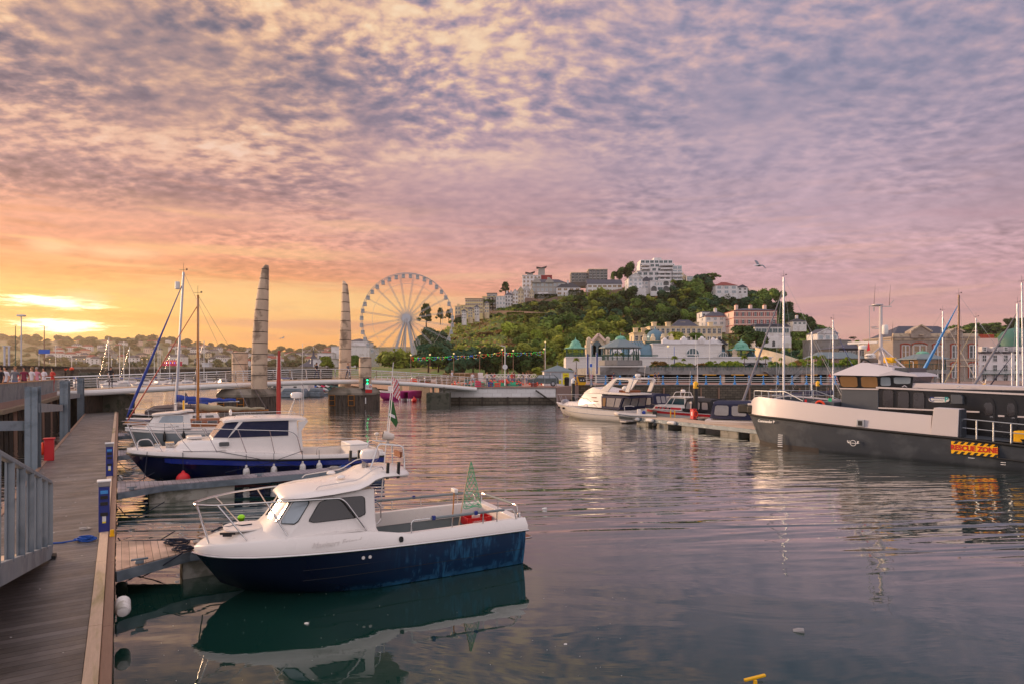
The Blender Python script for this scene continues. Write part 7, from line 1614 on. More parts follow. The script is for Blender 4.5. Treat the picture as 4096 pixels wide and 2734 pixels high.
for a in (2652,2727,2799,2843): MB().box(X(a)-.7,-2.4,Zp(1376),X(a)+.7,-1,Zp(1354 if a in(2727,2799) else 1360)).lathe([(.5,0),(.45,.25),(.2,.45),(.02,.5)],(X(a),-1.7,Zp(1354 if a in(2727,2799) else 1360)),8).build('parapet_block','render_white',pv)
lunette(pv,X(2761),-2.05,Zp(1418),1.35*1.15)
MB().box(X(2740),-2.1,Zp(1440),X(2784),-1.95,Zp(1420)).build('glazed_doors','glass_teal',pv)
for a in (2625,2660,2690,2830,2855): MB().box(X(a)-1,-2.08,Zp(1434),X(a)+1,-1.98,Zp(1430)).build('frieze_panel','green_metal',pv)
for k in range(5): MB().box(X(2604)-.02,-2.04,Zp(1385+k*9),X(2876),-1.98,Zp(1385+k*9)+.08).build('string_course','render_white',pv)
MB().box(X(2582),1,Zp(1378),X(2690),7,Zp(1362)).build('cupola_base','render_cream',pv); m=MB()
for x in lins(X(2586),X(2686),9): m.box(x-.35,.92,Zp(1373),x+.35,1.0,Zp(1364.5))
m.build('cupola_windows','green_metal',pv)
for a in (2582,2616,2656,2690): MB().lathe([(.6,0),(.6,.8),(.35,1.1),(.35,1.5),(.02,1.7)],(X(a),1.2,Zp(1362)),8).build('finial_block','render_cream',pv)
MB().lathe([(2.1,0),(2.05,.3),(1.9,.9),(1.4,1.5),(.6,1.95),(.2,2.05),(.2,2.4),(.02,2.9)],(X(2635),4,Zp(1347)),20).box(X(2605),1.6,Zp(1362),X(2665),6.5,Zp(1347)).build('cupola_dome','zinc_curve',pv,ang=40)
MB().prism([(X(2838),Zp(1377)),(X(2900),Zp(1377)),(X(2869),Zp(1355))],-1.,6).build('pediment','render_white',pv,ang=0); MB().bar((X(2866),-1.2,Zp(1353)),(X(2903),-1.2,Zp(1379)),.5,.4).build('pediment_roof','slate_dark',pv)
MB().lathe([(4.2*.8,-3.6),(3.4*.8,-1.8),(2.2*.8,-.5),(.3,.2)],(X(2884),1.5,Zp(1381)),16,1.0,1).build('apse_dome','zinc_curve',pv); lunette(pv,X(2880),-2.2,Zp(1427),1.1); MB().box(X(2896),-1,Zp(1432),X(2908),1,Zp(1368)).build('corner_pier','stone_cream',pv,bev=.05)
MB().lathe([(.9,0),(.5,.9),(.7,1.5),(.35,2.),(.02,2.1)],(X(2915),-4,Zp(1432)),8).build('statue','stone_cream',pv)
def kiosk(label,px,D,ybase,yeave,ytop,w,n=8,dome=True,roofmat='copper_green',posts=True,ws=.45,cat='bandstand',name='domed_kiosk'):
    zb,ze,zt=wz(ybase,D),wz(yeave,D),wz(ytop,D); o=thing(name,label,cat,(wx(px,D),D,zb)); H=ze-zb; r=w*D/F/2; T_=zt-ze
    if dome: MB().lathe([(r,0),(r*.98,.12),(r*.55,T_*.18),(r*.5,T_*.3),(r*.44,T_*.6),(r*.28,T_*.85),(r*.06,T_),(.03,T_+.6)],(0,0,H),20).build('dome_roof',roofmat,o,ang=25)
    else:
        MB().lathe([(r,-.15),(r,0),(r*.3,T_*.62),(r*.24,T_*.68)],(0,0,H),n).build('roof','lead_roof',o,ang=0); MB().lathe([(r*.26,T_*.62),(r*.24,T_*.8),(r*.14,T_*.96),(.04,T_),(.02,T_+.5)],(0,0,H),16).build('cupola','copper_green',o)
    if posts:
        for k in range(n): a=2*pi*(k+.5)/n; MB().tube([(r*.82*cos(a),r*.82*sin(a),0),(r*.82*cos(a),r*.82*sin(a),H)],.09,6).build('post','green_metal',o)
    m=MB()
    for k in range(n):
        a,b=2*pi*(k+.5)/n,2*pi*(k+1.5)/n; p,q=(r*.86*cos(a),r*.86*sin(a)),(r*.86*cos(b),r*.86*sin(b)); m.bar((*p,.95),(*q,.95),.07)
        for j in range(8): u=j/8; x,y=p[0]+(q[0]-p[0])*u,p[1]+(q[1]-p[1])*u; m.bar((x,y,0),(x,y,.95),.035)
    m.build('railing','green_metal',o); return o,r,H
kiosk('green domed kiosk on the terrace left of the pavilion gable',2302,148,1428,1394,1358,92)
kiosk('green domed kiosk on the terrace at the right end of the pavilion',2965,148,1432,1400,1364,112)
tag(MB().lathe([(1.3,0),(1.25,.8),(.9,1.6),(.3,2.1),(.02,2.5)],(0,0,0),14).build('metal_dome','zinc_curve',loc=tuple(at(3003,1440,149))),'small grey ribbed dome beside the right hand domed kiosk','dome')
o,r,H=kiosk('large octagonal bandstand with grey roof, green cupola and slim posts',2482,108,1440,1389,1343,172,n=10,dome=False,name='bandstand')
MB().lathe([(r*1.02,-.9),(r*1.02,0)],(0,0,0),10).build('platform','concrete_grey',o,ang=0)
# ---------------------------------------------------------------- car park terrace
DT=106.; tc=2700; cp=thing('terrace_car_park','grey concrete terrace deck with railing, pillars and glowing yellow soffit panels','car park',(wx(tc,DT),DT,0)); X2=lambda p:LX(p,DT,tc)
MB().box(X2(2400),0,3.15,X2(2600),44,wz(1466,DT)-.0).build('bandstand_platform','concrete_grey',cp)
MB().box(X2(2600),0,3.3,X2(3560),40,4.02).build('slab','concrete_grey',cp,ang=0); m=MB(); R=MB()
for k in range(70): x=X2(2603)+k*.58; 
for k in range(64): x=X2(2603)+k*.62; m.bar((x,.1,4.0),(x,.1,4.72),.05)
m.bar((X2(2600),.1,4.75),(X2(3540),.1,4.75),.08).build('railing','green_metal',cp); MB().box(X2(2600),.3,4.0,X2(3540),.5,4.55).build('upstand','concrete_grey',cp)
for p in (2410,2470,2538,2562,2790,2898,3006,3112,3218,3325,3430): MB().box(X2(p)-.28,.6,1.9,X2(p)+.28,1.2,3.35).build('pillar','concrete_warm',cp)
MB().box(X2(2400),9,1.9,X2(3560),9.4,3.3).build('back_wall','slate_dark',cp); MB().box(X2(2560),.9,1.9,X2(2780),1.2,2.35).build('planter','hill_wall',cp)
for a,b in ((2582,2632),(2822,2868),(2938,2980),(3040,3075),(3240,3275)): MB().box(X2(a),.4,3.2,X2(b),1.6,3.29).build('soffit_glow','ceiling_glow',cp)  # lamplit stretches of ceiling, their light put in as glowing panels
m=MB()
for z in (2.2,2.5,2.8): m.box(X2(2795),1.0,z,X2(3320),1.06,z+.07)
m.build('louvre_screen','green_metal',cp)
MB().prism([(X2(2545),3.9),(X2(2600),3.3),(X2(2600),4.0),(X2(2560),4.5)],-.3,0).build('ramp_wall','concrete_grey',cp)
for a,b in ((3052,3115),(3200,3150)): MB().bar((X2(a),-.6,3.9),(X2(b),-.6,1.95),1.0,.22).bar((X2(a),-1.0,4.8),(X2(b),-1.0,2.85),.06).build('staircase','concrete_grey',cp)
for p,c_,w_ in ((2420,'galv',1.4),(2440,'red_paint',.55),(2480,'glass_teal',1.0),(2515,'glass_dark',1.2)):
    tag(MB().box(-w_,-.4,0,w_,1,1.25).box(-w_-.1,-.6,1.25,w_+.1,1.1,1.38).box(-w_*.7,-.43,.15,w_*.7,-.38,1.05).build('kiosk_front',c_,loc=(wx(p,101),101,1.9),bev=.02),{'galv':'grey shuttered kiosk','red_paint':'small red telephone-box like kiosk','glass_teal':'teal glass shop front','glass_dark':'dark glass shop front'}[c_]+' under the bandstand platform','kiosk')
# ---------------------------------------------------------------- right hand buildings
o,W,H=bld('stone_hall','grey stone hall with cream dressings, red brick arches, parapet and pediments',3572,3912,1528,1352,122,10,'rubble','slate',rows=0,cols=0,cat='hall',sink=1)
for z in (H*.36,H*.5,H*.96): MB().box(-W/2-.15,-.18,z,W/2+.15,0,z+.22).build('string_course','stone_cream',o)
MB().box(-W/2,-.1,H+.3,W/2,.3,H+.9).build('parapet','stone_cream',o); MB().roof(-W/2+.5,1,W/2-.5,9.5,H+.3,2.4,.9,0).build('roof','slate',o)
for px,yt in ((3677,1303),(3818,1312)):
    x=LX(px,122,3742); w_=1.9 if px<3700 else 1.3; MB().prism([(x-w_,H),(x+w_,H),(x+w_,H+1.3),(x,H+2.4 if px<3700 else H+1.9),(x-w_,H+1.3)],-.5,1.5).build('pediment','rubble',o,ang=0)
    MB().bar((x-w_-.2,-.6,H+1.25),(x,-.6,H+2.5 if px<3700 else H+2.),.3,.25).bar((x+w_+.2,-.6,H+1.25),(x,-.6,H+2.5 if px<3700 else H+2.),.3,.25).lathe([(.5,0),(.5,.1)],(x,-.5,H+.5),10).build('pediment_coping','stone_cream',o)
for px in (3620,3677,3748,3820,3890):
    x=LX(px,122,3742); w_=.75 if px!=3677 else 1.3
    for zf,zt in ((.55,.84),(.1,.42)):
        MB().box(x-w_-.16,-.12,H*zf,x+w_+.16,-.02,H*zt).build('brick_surround','terracotta' if px!=3677 else 'stone_cream',o); MB().tube([(x+(w_+.2)*cos(a),-.12,H*zt+.35*(w_+.2)*sin(a)) for a in [i*pi/8 for i in range(9)]],.11,5).build('brick_arch','terracotta',o)
        q=x; windows(o,[q-w_*.5,q+w_*.5],[H*zf+.1],round(w_*.75,2),round(H*(zt-zf)-.2,1),y=-.14,bars=0,fw=.1,glass='glass_warm' if zf>.5 and px<3760 else 'glass_dark')
o,W,H=bld('white_terrace','long white terrace with dark mansard roof, dormers and iron balcony at the right edge',3915,4300,1528,1412,138,10,'render_white','slate_dark',roofpx=32,hip=.3,rows=3,cols=9,cat='terrace',ww=.8,wh=1.3,sink=1,side=0)
for x in lins(-W/2,W/2,9): MB().box(x-.55,-.1,H+.35,x+.55,2,H+1.45).build('dormer','render_white',o); windows(o,[x],[H+.5],.6,.8,y=-.12,fw=.06)
m=MB().box(-W/2,-1.,H*.28,W/2,0,H*.3).bar((-W/2,-1,H*.42),(W/2,-1,H*.42),.06)
for k in range(70): m.bar((-W/2+k*.3,-1,H*.3),(-W/2+k*.3,-1,H*.42),.03)
m.build('balcony','green_metal',o); MB().box(LX(3925,138,4107),2,H,LX(4020,138,4107),4,wz(1350,138)-wz(1528,138)).build('chimney_wall','render_pink',o)
for k in range(13): MB().lathe([(.22,0),(.18,.9)],(LX(3930+k*7,138,4107),3,wz(1350,138)-wz(1528,138)),6).build('chimney_pot','terracotta',o)
tag(MB().lathe([(4.4,-3),(4.3,-.2),(4.0,.6),(3.0,2.0),(1.4,2.9),(.3,3.2),(.2,4.0),(.02,5)],(0,0,0),24).box(-5,0,-12,5,8,-1.2).build('theatre_dome','copper_dark',loc=tuple(at(4062,1358,170))),'green copper dome rising behind the white terrace','dome')
o,r,H=kiosk('green glazed upstairs restaurant kiosk with copper roof before the stone hall',3690,104,1478,1434,1403,185,n=8,dome=False,cat='restaurant',name='restaurant_kiosk'); bpy.data.objects[o.children[0].name].data.materials[0]=M['copper_green']
MB().lathe([(r*.8,.1),(r*.8,H)],(0,0,0),8).build('glazing','glass_warm',o,ang=0); MB().lathe([(r,-.6),(r,0)],(0,0,0),8).build('platform','concrete_grey',o,ang=0)
for k in range(5): a=pi+k*pi/4; MB().tube([(r*.8*cos(a),r*.8*sin(a),-2.3),(r*.8*cos(a),r*.8*sin(a),-.5)],.18,8).build('pillar','concrete_grey',o)
tag(MB().box(-3.4,0,1.9,3.4,5,3.9).roof(-3.6,-.3,3.6,5,3.9,1.0,1.).build('shelter','green_metal',loc=(wx(3570,104),106,0)),'low green glazed shelter left of the restaurant kiosk','shelter')
o,W,H=bld('club_building','dark glass-fronted club building with low grey roof',3355,3510,1475,1392,150,10,'slate_dark','slate',roofpx=22,hip=1.,rows=2,cols=9,cat='building',glass='glass_teal',sink=3,side=0)
o,W,H=bld('cream_building','cream building with small blue oval sign left of the stone hall',3495,3576,1475,1372,146,10,'render_cream','slate',rows=0,cols=0,flat=True,cat='building',sink=3); MB().lathe([(.8,-.05),(.8,.05)],(0,0,0),20).build('oval_sign','ink_navy',o,loc=(1.2,-.1,H*.72)).rotation_euler=(radians(90),0,0)
o=thing('greenhouse','pale stone building with striped glass roof left of the club building','building',tuple(at(3365,1475,128)));MB().box(-5,0,-2,5,6,2.2).build('wall','hill_wall',o);MB().roof(-5,0,5,6,2.2,1.4,.6).build('roof','lead_roof',o)
o,W,H=bld('ticket_kiosk','small grey-roofed ticket kiosk with white walls and yellow posters on the quay',2176,2292,1541,1484,81,4,'render_white','lead_roof',roofpx=26,hip=1.,rows=0,cols=0,cat='kiosk',sink=.3,ov=.25)
for a,b,g_ in ((-1.75,-1.1,'glass_pale'),(-.95,.35,'glass_pale')): window([(a,0,H*.5),(b,0,H*.5),(b,0,H*.92),(a,0,H*.92)],R1,o,g_,'shutter_white',.05,0,'kiosk_window',1,.01)
for a,b,z0,z1,t,s_ in ((.55,1.35,.5,.9,'AMES',.2),(.55,1.35,.1,.45,'FISHING',.14),(.0,.35,.15,.4,'TRIPS',.08)):
    q=MB().box(a,-.04,H*z0,b,-.01,H*z1).build('poster','yellow_sign',o); text_mesh('lettering',t,s_,'ink_black' if s_<.2 else 'ink_red',q,((a+b)/2,-.045,H*(z0+z1)/2+.05),(radians(90),0,0),.002,bold=.004)
MB().tube([(0,0,0),(0,0,.5)],.03,5).build('finial','lead_roof',o,loc=(0,2,H+.75))
# ---------------------------------------------------------------- theatre and far shore
o,W,H=bld('theatre','large white theatre with fly tower at the far end of the bridge',1325,1478,1470,1385,330,24,'render_white','render_grey',rows=0,cols=0,flat=True,cat='theatre',sink=5); MB().box(LX(1385,330,1401),4,H,LX(1460,330,1401),20,H+3).build('fly_tower','render_white',o); MB().roof(LX(1385,330,1401),4,LX(1460,330,1401),20,H+3,1.6,1.).build('tower_roof','slate',o)
bld('theatre_foyer','low white foyer block left of the theatre',1270,1330,1475,1412,325,20,'render_white','render_grey',rows=2,cols=3,flat=True,cat='building',sink=5,roofpx=0)
bld('waterfront_cafe','white art deco waterfront cafe below the theatre',1252,1330,1490,1435,250,12,'render_white','render_grey',rows=1,cols=4,flat=True,cat='cafe',sink=3,glass='glass_warm')
o=thing('tent_canopy','pointed white tent canopy with mast cables left of the theatre','canopy',tuple(at(1254,1465,280))); MB().lathe([(7,0),(3,2.2),(.6,5),(.1,7.5)],(0,0,0),8).build('roof','slate',o,ang=0); MB().tube([(0,0,0),(0,0,9)],.12,5).bar((0,0,9),(-5,0,4),.08).bar((0,0,9),(5,0,4),.08).build('mast','white_paint',o)
br_=thing('breakwater','long pale harbour pier crossing behind the marina','pier',(0,0,0))
MB().add([(-175,210,4.9),(-60,215,4.9),(-60,219,4.9),(-175,214,4.9),(-175,210,5.6),(-60,215,5.6),(-60,219,5.6),(-175,214,5.6)],[(0,3,2,1),(4,5,6,7),(0,1,5,4),(1,2,6,5),(2,3,7,6),(3,0,4,7)]).build('parapet','concrete',br_)
MB().add([(-175,210.5,-1),(-60,215.5,-1),(-60,218.5,-1),(-175,213.5,-1),(-175,210.5,4.9),(-60,215.5,4.9),(-60,218.5,4.9),(-175,213.5,4.9)],[(0,3,2,1),(4,5,6,7),(0,1,5,4),(1,2,6,5),(2,3,7,6),(3,0,4,7)]).build('wall_face','wet_timber',br_)
rng=random.Random(11)
# houses on the far hillside
fh=[]
for k in range(92):
    px=rng.uniform(200,1330) if k<80 else rng.uniform(560,900); f=rng.uniform(.12,.9); yr_=interp(LT,px); py=1470-(1470-yr_)*f; fh.append((px,py,f))
fh.sort(); wallm=('render_white','render_cream','render_pink','render_grey'); rfm=('slate','tile_red','slate_dark')
HP={}
for k,(px,py,f) in enumerate(fh):
    D=620+880*f; W=rng.choice((9,12,16,22)); H=rng.choice((5,6.5,8)); mi=rng.choice((0,0,0,1,2,3)); ri=rng.randrange(3); key=(W,H,mi,ri)
    if key not in HP:
        h=MB().box(-W/2,0,-4,W/2,8,H).mesh('wall',wallm[mi],0); r_=MB().roof(-W/2,0,W/2,8,H,3,.6,.4).mesh('roof',rfm[ri],0); m=MB()
        for x in lins(-W/2,W/2,int(W/3.5)):
            for z in (1.2,4.): m.box(x-.6,-.1,z,x+.6,-.02,z+1.5)
        HP[key]=(h,r_,m.mesh('windows','glass_dark',0))
    o=bpy.data.objects.new('far_house',None); COL.objects.link(o); o.location=at(px,py,D); o.rotation_euler=(0,0,rng.uniform(-.5,.5))
    tag(o,'distant '+('white','cream','pinkish','grey')[mi]+' house with '+('grey','red','dark')[ri]+' roof on the far hill, '+ordn(k,len(fh)),'house','houses on the far hill')
    for nm,me in zip(('wall','roof','windows'),HP[key]): c=bpy.data.objects.new(nm,me); COL.objects.link(c); c.parent=o
# ---------------------------------------------------------------- trees
def trees(rows,fmt,group,seed=0,Dfn=None,kinds=('round','bush'),leaves=('leaf_mid',),hpx=(50,80),wr=(.9,1.3),name='broadleaf_tree',cat='tree'):
    rr=random.Random(seed); L_=[]
    for (x0,x1,y,n,jy) in rows:
        for i in range(n):
            px=x0+(x1-x0)*(i+.5)/n+rr.uniform(-.3,.3)*(x1-x0)/n; py=(y(px) if callable(y) else y)+rr.uniform(-jy,jy); L_.append((px,py))
    L_.sort()
    for i,(px,py) in enumerate(L_):
        D=Dfn(px,py) if Dfn else hD(px,py); h=rr.uniform(*hpx)*D/F; w=h*rr.uniform(*wr); p=at(px,py,D); p.z-=.3
        tree(name,fmt%ordn(i,len(L_)),p,h,w,rr.choice(kinds),rr.choice(leaves),rr.randrange(6),group,cat)
rg=lambda f:(lambda px:BASEY-(BASEY-ridge(px))*f)
trees([(1560,2330,1470,13,3),(1690,2380,1448,11,5),(2060,2600,1425,9,6),(2060,2680,1395,10,7),(2000,2500,1362,8,8),(2120,2500,1330,7,7)],'bushy olive green tree in the lower hillside wood, %s','lower hillside wood',1,hpx=(62,100),leaves=('leaf_olive','leaf_olive','leaf_mid','leaf_lime'))
trees([(1680,1780,1418,4,8),(1680,1760,1392,3,6),(1700,1800,1440,4,4)],'dark tree at the left foot of the hill, %s','trees at the left foot of the hill',2,hpx=(55,85),leaves=('leaf_dark','leaf_blue'))
trees([(2180,2950,1300,16,8),(2250,2900,1275,14,8),(2300,2850,1245,12,8),(2380,2860,1215,12,6),(2620,2860,1190,6,5),(2700,2850,1168,4,4)],'rounded dark green tree on the upper hill slope, %s','upper hillside trees',3,hpx=(42,74),leaves=('leaf_dark','leaf_mid','leaf_dark','leaf_blue','leaf_olive'))
trees([(2850,3080,1225,7,6),(2880,3130,1200,6,5),(2950,3150,1250,5,5),(3060,3240,1300,6,8),(3130,3300,1350,6,8),(3170,3420,1400,8,8),(3020,3330,1440,9,6),(2500,2620,1345,4,8)],'dark green tree on the right shoulder of the hill, %s','right shoulder trees',4,hpx=(40,66),leaves=('leaf_dark','leaf_blue','leaf_mid'))
trees([(1990,2350,lambda p:1248-(p-1990)*.13,15,6),(2130,2550,lambda p:1240-(p-2130)*.10,13,8),(2010,2250,1282,7,4),(2250,2560,1222,9,6),(2340,2700,1186,9,4)],'small rounded garden shrub on the terraced upper slope, %s','garden shrubs on the terraced slope',5,kinds=('bush',),hpx=(16,34),wr=(1.2,1.8),leaves=('leaf_mid','leaf_olive','leaf_dark','leaf_lime'),name='garden_shrub',cat='shrub')
trees([(1800,2120,lambda p:1345-(p-1800)*.10,12,22),(1780,2080,1385,9,12)],'low scrub bush on the grassy left slope, %s','scrub on the grassy slope',6,kinds=('bush',),hpx=(12,26),wr=(1.4,2.4),leaves=('leaf_mid','leaf_olive','leaf_rust'),name='scrub_bush',cat='bush')
rr=random.Random(77); mb=MB()
for i in range(15000):
    px=rr.uniform(1600,3330); f=rr.uniform(.03,.99)**.8; py=BASEY-(BASEY-ridge(px))*f; p=hp(px,py); p.z+=rr.uniform(-.4,.9)+.5; mb.k=rr.choice((0,0,1,2)) if px>2150 or f<.3 else rr.choice((1,1,2,0)); leafq(mb,p,rr.uniform(.35,.95),rr,Vector((rr.gauss(0,.3),-.5,1.)))
tag(mb.build('scrub',['leaf_mid','leaf_olive','leaf_rust'],ang=0,fix=False),'rough grass, brambles and scrub covering the hillside','scrub',kind='stuff')
trees([(1700,1800,1480,3,2),(1800,2130,1480,8,2)],'big dark tree behind the fairy lights, %s','big dark trees behind the fairy lights',7,Dfn=lambda a,b:175,hpx=(88,118),leaves=('leaf_dark','leaf_dark','leaf_blue'))
trees([(2110,2290,1486,6,3),(2600,2960,1462,13,2)],'low yellow green planting along the terrace, %s','low planting along the terrace',8,Dfn=lambda a,b:108 if a>2500 else 125,kinds=('bush',),hpx=(16,34),wr=(1.2,1.7),leaves=('leaf_lime','leaf_olive','leaf_rust'),name='planting_shrub',cat='shrub')
trees([(3080,3440,1462,14,3)],'garden shrub on the terrace right of the pavilion, %s','terrace garden shrubs',9,Dfn=lambda a,b:112,kinds=('bush',),hpx=(20,44),wr=(1.,1.5),leaves=('leaf_lime','leaf_mid','leaf_rust','leaf_olive'),name='garden_shrub',cat='shrub')
trees([(1800,2000,lambda p:1292-(p-1800)*.12,8,4),(2000,2140,1246,5,4)],'dark shrub along the foot of the cliff terraces, %s','shrubs below the cliff terraces',14,kinds=('bush',),hpx=(16,30),wr=(1.2,1.8),leaves=('leaf_dark','leaf_mid'),name='terrace_shrub',cat='shrub')
for px,py,h,w,l,D in ((2715,1385,62,95,'leaf_olive',190),(2795,1385,58,85,'leaf_mid',188),(2990,1400,105,135,'leaf_dark',190),(3045,1398,78,85,'leaf_dark',186),(1310,1478,58,70,'leaf_olive',150),(1425,1478,62,75,'leaf_mid',150),(2610,1375,60,70,'leaf_dark',210)):
    tree('broadleaf_tree',{2715:'wide olive tree behind the pavilion cupola',2795:'bushy green tree before the cream mansion',2990:'very large dark round tree between the mansion and the hotel',3045:'dark round tree touching the large one below the hotel',1310:'street tree left of the right bridge tower',1425:'street tree right of the right bridge tower',2610:'dark tree behind the pavilion cupola left side'}[px],at(px,py,D),h*D/F,w*D/F,'round',l,px%5)
for px,py,h,w,k,l,lb in ((2830,1160,66,100,'pine','leaf_mid','umbrella pine with flat crown on the hilltop right of the apartments'),(1948,1268,72,56,'pine','leaf_dark','tall dark pine in front of the yellow apartments'),(2022,1190,68,60,'cedar','leaf_dark','dark cedar on the skyline behind the white terrace'),(2450,1125,40,30,'tall','leaf_mid','slim pointed conifer on the skyline left of the apartments'),(2480,1130,60,55,'round','leaf_dark','dark hilltop tree left of the apartments'),(2515,1130,82,70,'round','leaf_dark','tall dark hilltop tree touching the apartments'),(2540,1132,50,34,'round','leaf_rust','rust brown tree beside the apartments'),(1705,1318,112,88,'cedar','leaf_dark','large wind-shaped pine seen through the ferris wheel'),(1762,1296,70,50,'cedar','leaf_dark','second dark pine seen through the ferris wheel rim'),(1795,1290,56,46,'cedar','leaf_dark','third dark pine at the end of the cliff terrace')):
    D=hD(px,max(py,ridge(px)))+(8 if py<ridge(px) else 0); tree('pine_tree' if k in('pine','cedar') else 'hilltop_tree',lb,at(px,py,D),h*D/F,w*D/F,k,l,3)
for a,b,y,h,l,lb in ((2030,2095,1278,26,'leaf_olive','clipped hedge block on the left above the footpath'),(2100,2225,1285,26,'leaf_olive','long clipped hedge above the footpath wall'),(2275,2330,1182,18,'leaf_dark','dark hedge in front of the hipped roof house'),(2140,2225,1198,16,'leaf_dark','dark hedge below the grey stone mansion')):
    D=hD((a+b)/2,y); tree('hedge',lb,at((a+b)/2,y,D),h*D/F,(b-a)*D/F,'hedge',l,0,cat='hedge').rotation_euler=(0,0,0)
for nm_,rows_ in (('lower',((.04,34),(.2,26),(.4,24))),('upper',((.6,22),(.8,22),(.97,34)))): trees([(-60,1500,(lambda f:lambda p:1470-(1470-interp(LT,p))*f)(f),n,4) for f,n in rows_],'distant tree on the '+nm_+' far left hills, %s',nm_+' trees on the far hills',10,name='distant_tree',kinds=('bush',),Dfn=lambda px,py:620+880*(1470-py)/(1470-interp(LT,px)),hpx=(14,30),wr=(1.2,2.2),leaves=('leaf_far','leaf_dark','leaf_far'))
trees([(3430,4150,(lambda f:lambda p:1478-(1478-interp(RH,p))*f)(f),n,4) for f,n in ((.25,12),(.5,14),(.72,15),(.9,17),(1.,20))],'tree in the dark wood on the right hill, %s','wood on the right hill',12,name='wood_tree',Dfn=lambda px,py:300+220*min(1,(1490-py)/(1490-interp(RH,px))),hpx=(24,40),wr=(1.2,1.8),leaves=('leaf_dark','leaf_mid','leaf_dark'))
tree('pine_tree','small flat-topped pine on the skyline left of the workboat mast',at(3412,1372,260),26*260/F,26*260/F,'pine','leaf_dark',3)
# palms
def palm_mesh():
    m=MB(); r_=random.Random(3)
    for i in range(46):
        a=i*2.4; e=r_.uniform(-.4,1.3); L_=.34; p=Vector((0,0,.72)); d=Vector((cos(a)*cos(e),sin(a)*cos(e),sin(e))); s_=Vector((-sin(a),cos(a),0))*.016
        q=p+d*L_*.55; t_=p+d*L_+Vector((0,0,-.10)); m.add([p-s_,p+s_,q+s_*1.3,t_,q-s_*1.3],[(0,1,2,3,4)])
    return m.mesh('crown','leaf_lime',0,False)
PROT[('palm','leaf_lime',0)]=(palm_mesh(),MB().tube([(0,0,-.1),(.01,0,.4),(0,0,.74)],[.035,.026,.02],7).mesh('trunk','trunk'))
for i,(px,py,h,D) in enumerate(((2305,1470,44,112),(2465,1442,34,105.5),(2488,1442,36,105.5),(2698,1462,44,110),(2735,1460,30,108),(2860,1462,22,108),(2977,1462,46,110),(3035,1462,40,110),(3062,1462,44,110),(3235,1462,38,110),(3262,1462,46,111),(3290,1462,48,110),(3390,1462,40,110),(3430,1400,44,170),(2693,1155,40,378),(3125,1462,36,110))):
    tree('palm_tree','spiky cordyline palm on the terrace and slope, '+ordn(sorted((2305,2465,2488,2698,2735,2860,2977,3035,3062,3235,3262,3290,3390,3430,2693,3125)).index(px),16),at(px,py,D),h*D/F,h*D/F*1.1,'palm','leaf_lime',0,'cordyline palms','palm')
# ---------------------------------------------------------------- ferris wheel
DW=300.; fwz=wz(1275,DW); fw=thing('ferris_wheel','tall white ferris wheel with enclosed gondolas on the seafront','ferris wheel',(wx(1628,DW),DW,1.9)); hz_=fwz-1.9; Rw=182*DW/F
for y in (-1.3,1.3): MB().tube([(Rw*cos(a),y,hz_+Rw*sin(a)) for a in [i*2*pi/90 for i in range(91)]],.15,5).build('rim','wheel_grey',fw)
MB().tube([(Rw*.78*cos(a),1.6,hz_+Rw*.78*sin(a)) for a in [i*2*pi/80 for i in range(81)]],.06,4).build('inner_ring','wheel_grey',fw)
for k in range(20):
    a=2*pi*k/20+.16; c,s=cos(a),sin(a)
    for y in (-1.3,1.3):
        n_=Vector((-s,0,c))*.28; m=MB(); p0=Vector((2.2*c,y*.5,hz_+2.2*s)); p1=Vector((Rw*c,y,hz_+Rw*s)); m.bar(p0+n_,p1+n_,.075).bar(p0-n_,p1-n_,.075)
        for j in range(14): u=j/14; m.bar(p0.lerp(p1,u)+n_*(1 if j%2 else -1),p0.lerp(p1,u+1/14)-n_*(1 if j%2 else -1),.05)
        m.build('spoke','wheel_grey',fw,ang=0)
for k in range(40): a=2*pi*k/40; c,s=cos(a),sin(a); MB().add([(1.8*c-.17*s,-1.7,hz_+1.8*s+.17*c),(1.8*c+.17*s,-1.7,hz_+1.8*s-.17*c),(6.2*c,-1.5,hz_+6.2*s)],[(0,1,2)]).build('hub_spike','wheel_grey',fw,fix=False)
MB().lathe([(.3,-2.4),(1.7,-2.3),(2.1,-1.9),(2.1,2.2)],(0,0,0),20).build('hub','mast_grey',fw,loc=(0,0,hz_)).rotation_euler=(radians(90),0,0)
g0=None
for k in range(40):
    a=2*pi*k/40+.08
    if g0 is None:
        g0=MB().box(-.75,-.75,-2.3,.75,.75,-1.5).build('gondola','wheel_grey',fw); MB().box(-.8,-.8,-.6,.8,.8,-.4).build('gondola_roof','wheel_grey',g0); MB().box(-.68,-.68,-1.5,.68,.68,-.62).build('gondola_glass','glass_pale',g0); MB().bar((-.1,0,0),(-.7,0,-.5),.12).bar((.1,0,0),(.7,0,-.5),.12).build('hanger','white_paint',g0); g=g0
    else: g=tree_copy(g0,fw)
    g.location=(Rw*1.0*cos(a),-.0,hz_+Rw*1.0*sin(a))
for xs,y in (((-9.5,-8.6,-7.7),-4),((4.5,5.3,6.4,8),-4),((-1.2,-.6),-3),((-7,-5),5),((6,9),5)):
    for x in xs: MB().tube([(x*.06,-2*(1 if y<0 else -1),hz_),(x,y,0)],.28,6).build('leg','wheel_grey',fw)
MB().bar((-8.6,-4,6),(4.5,-4,6),.2).bar((-10,-3,.9),(10,-3,.9),1.2,.5).build('base_frame','wheel_grey',fw); MB().box(-10,-6,0,10,0,1.1).build('boarding_platform','galv',fw)
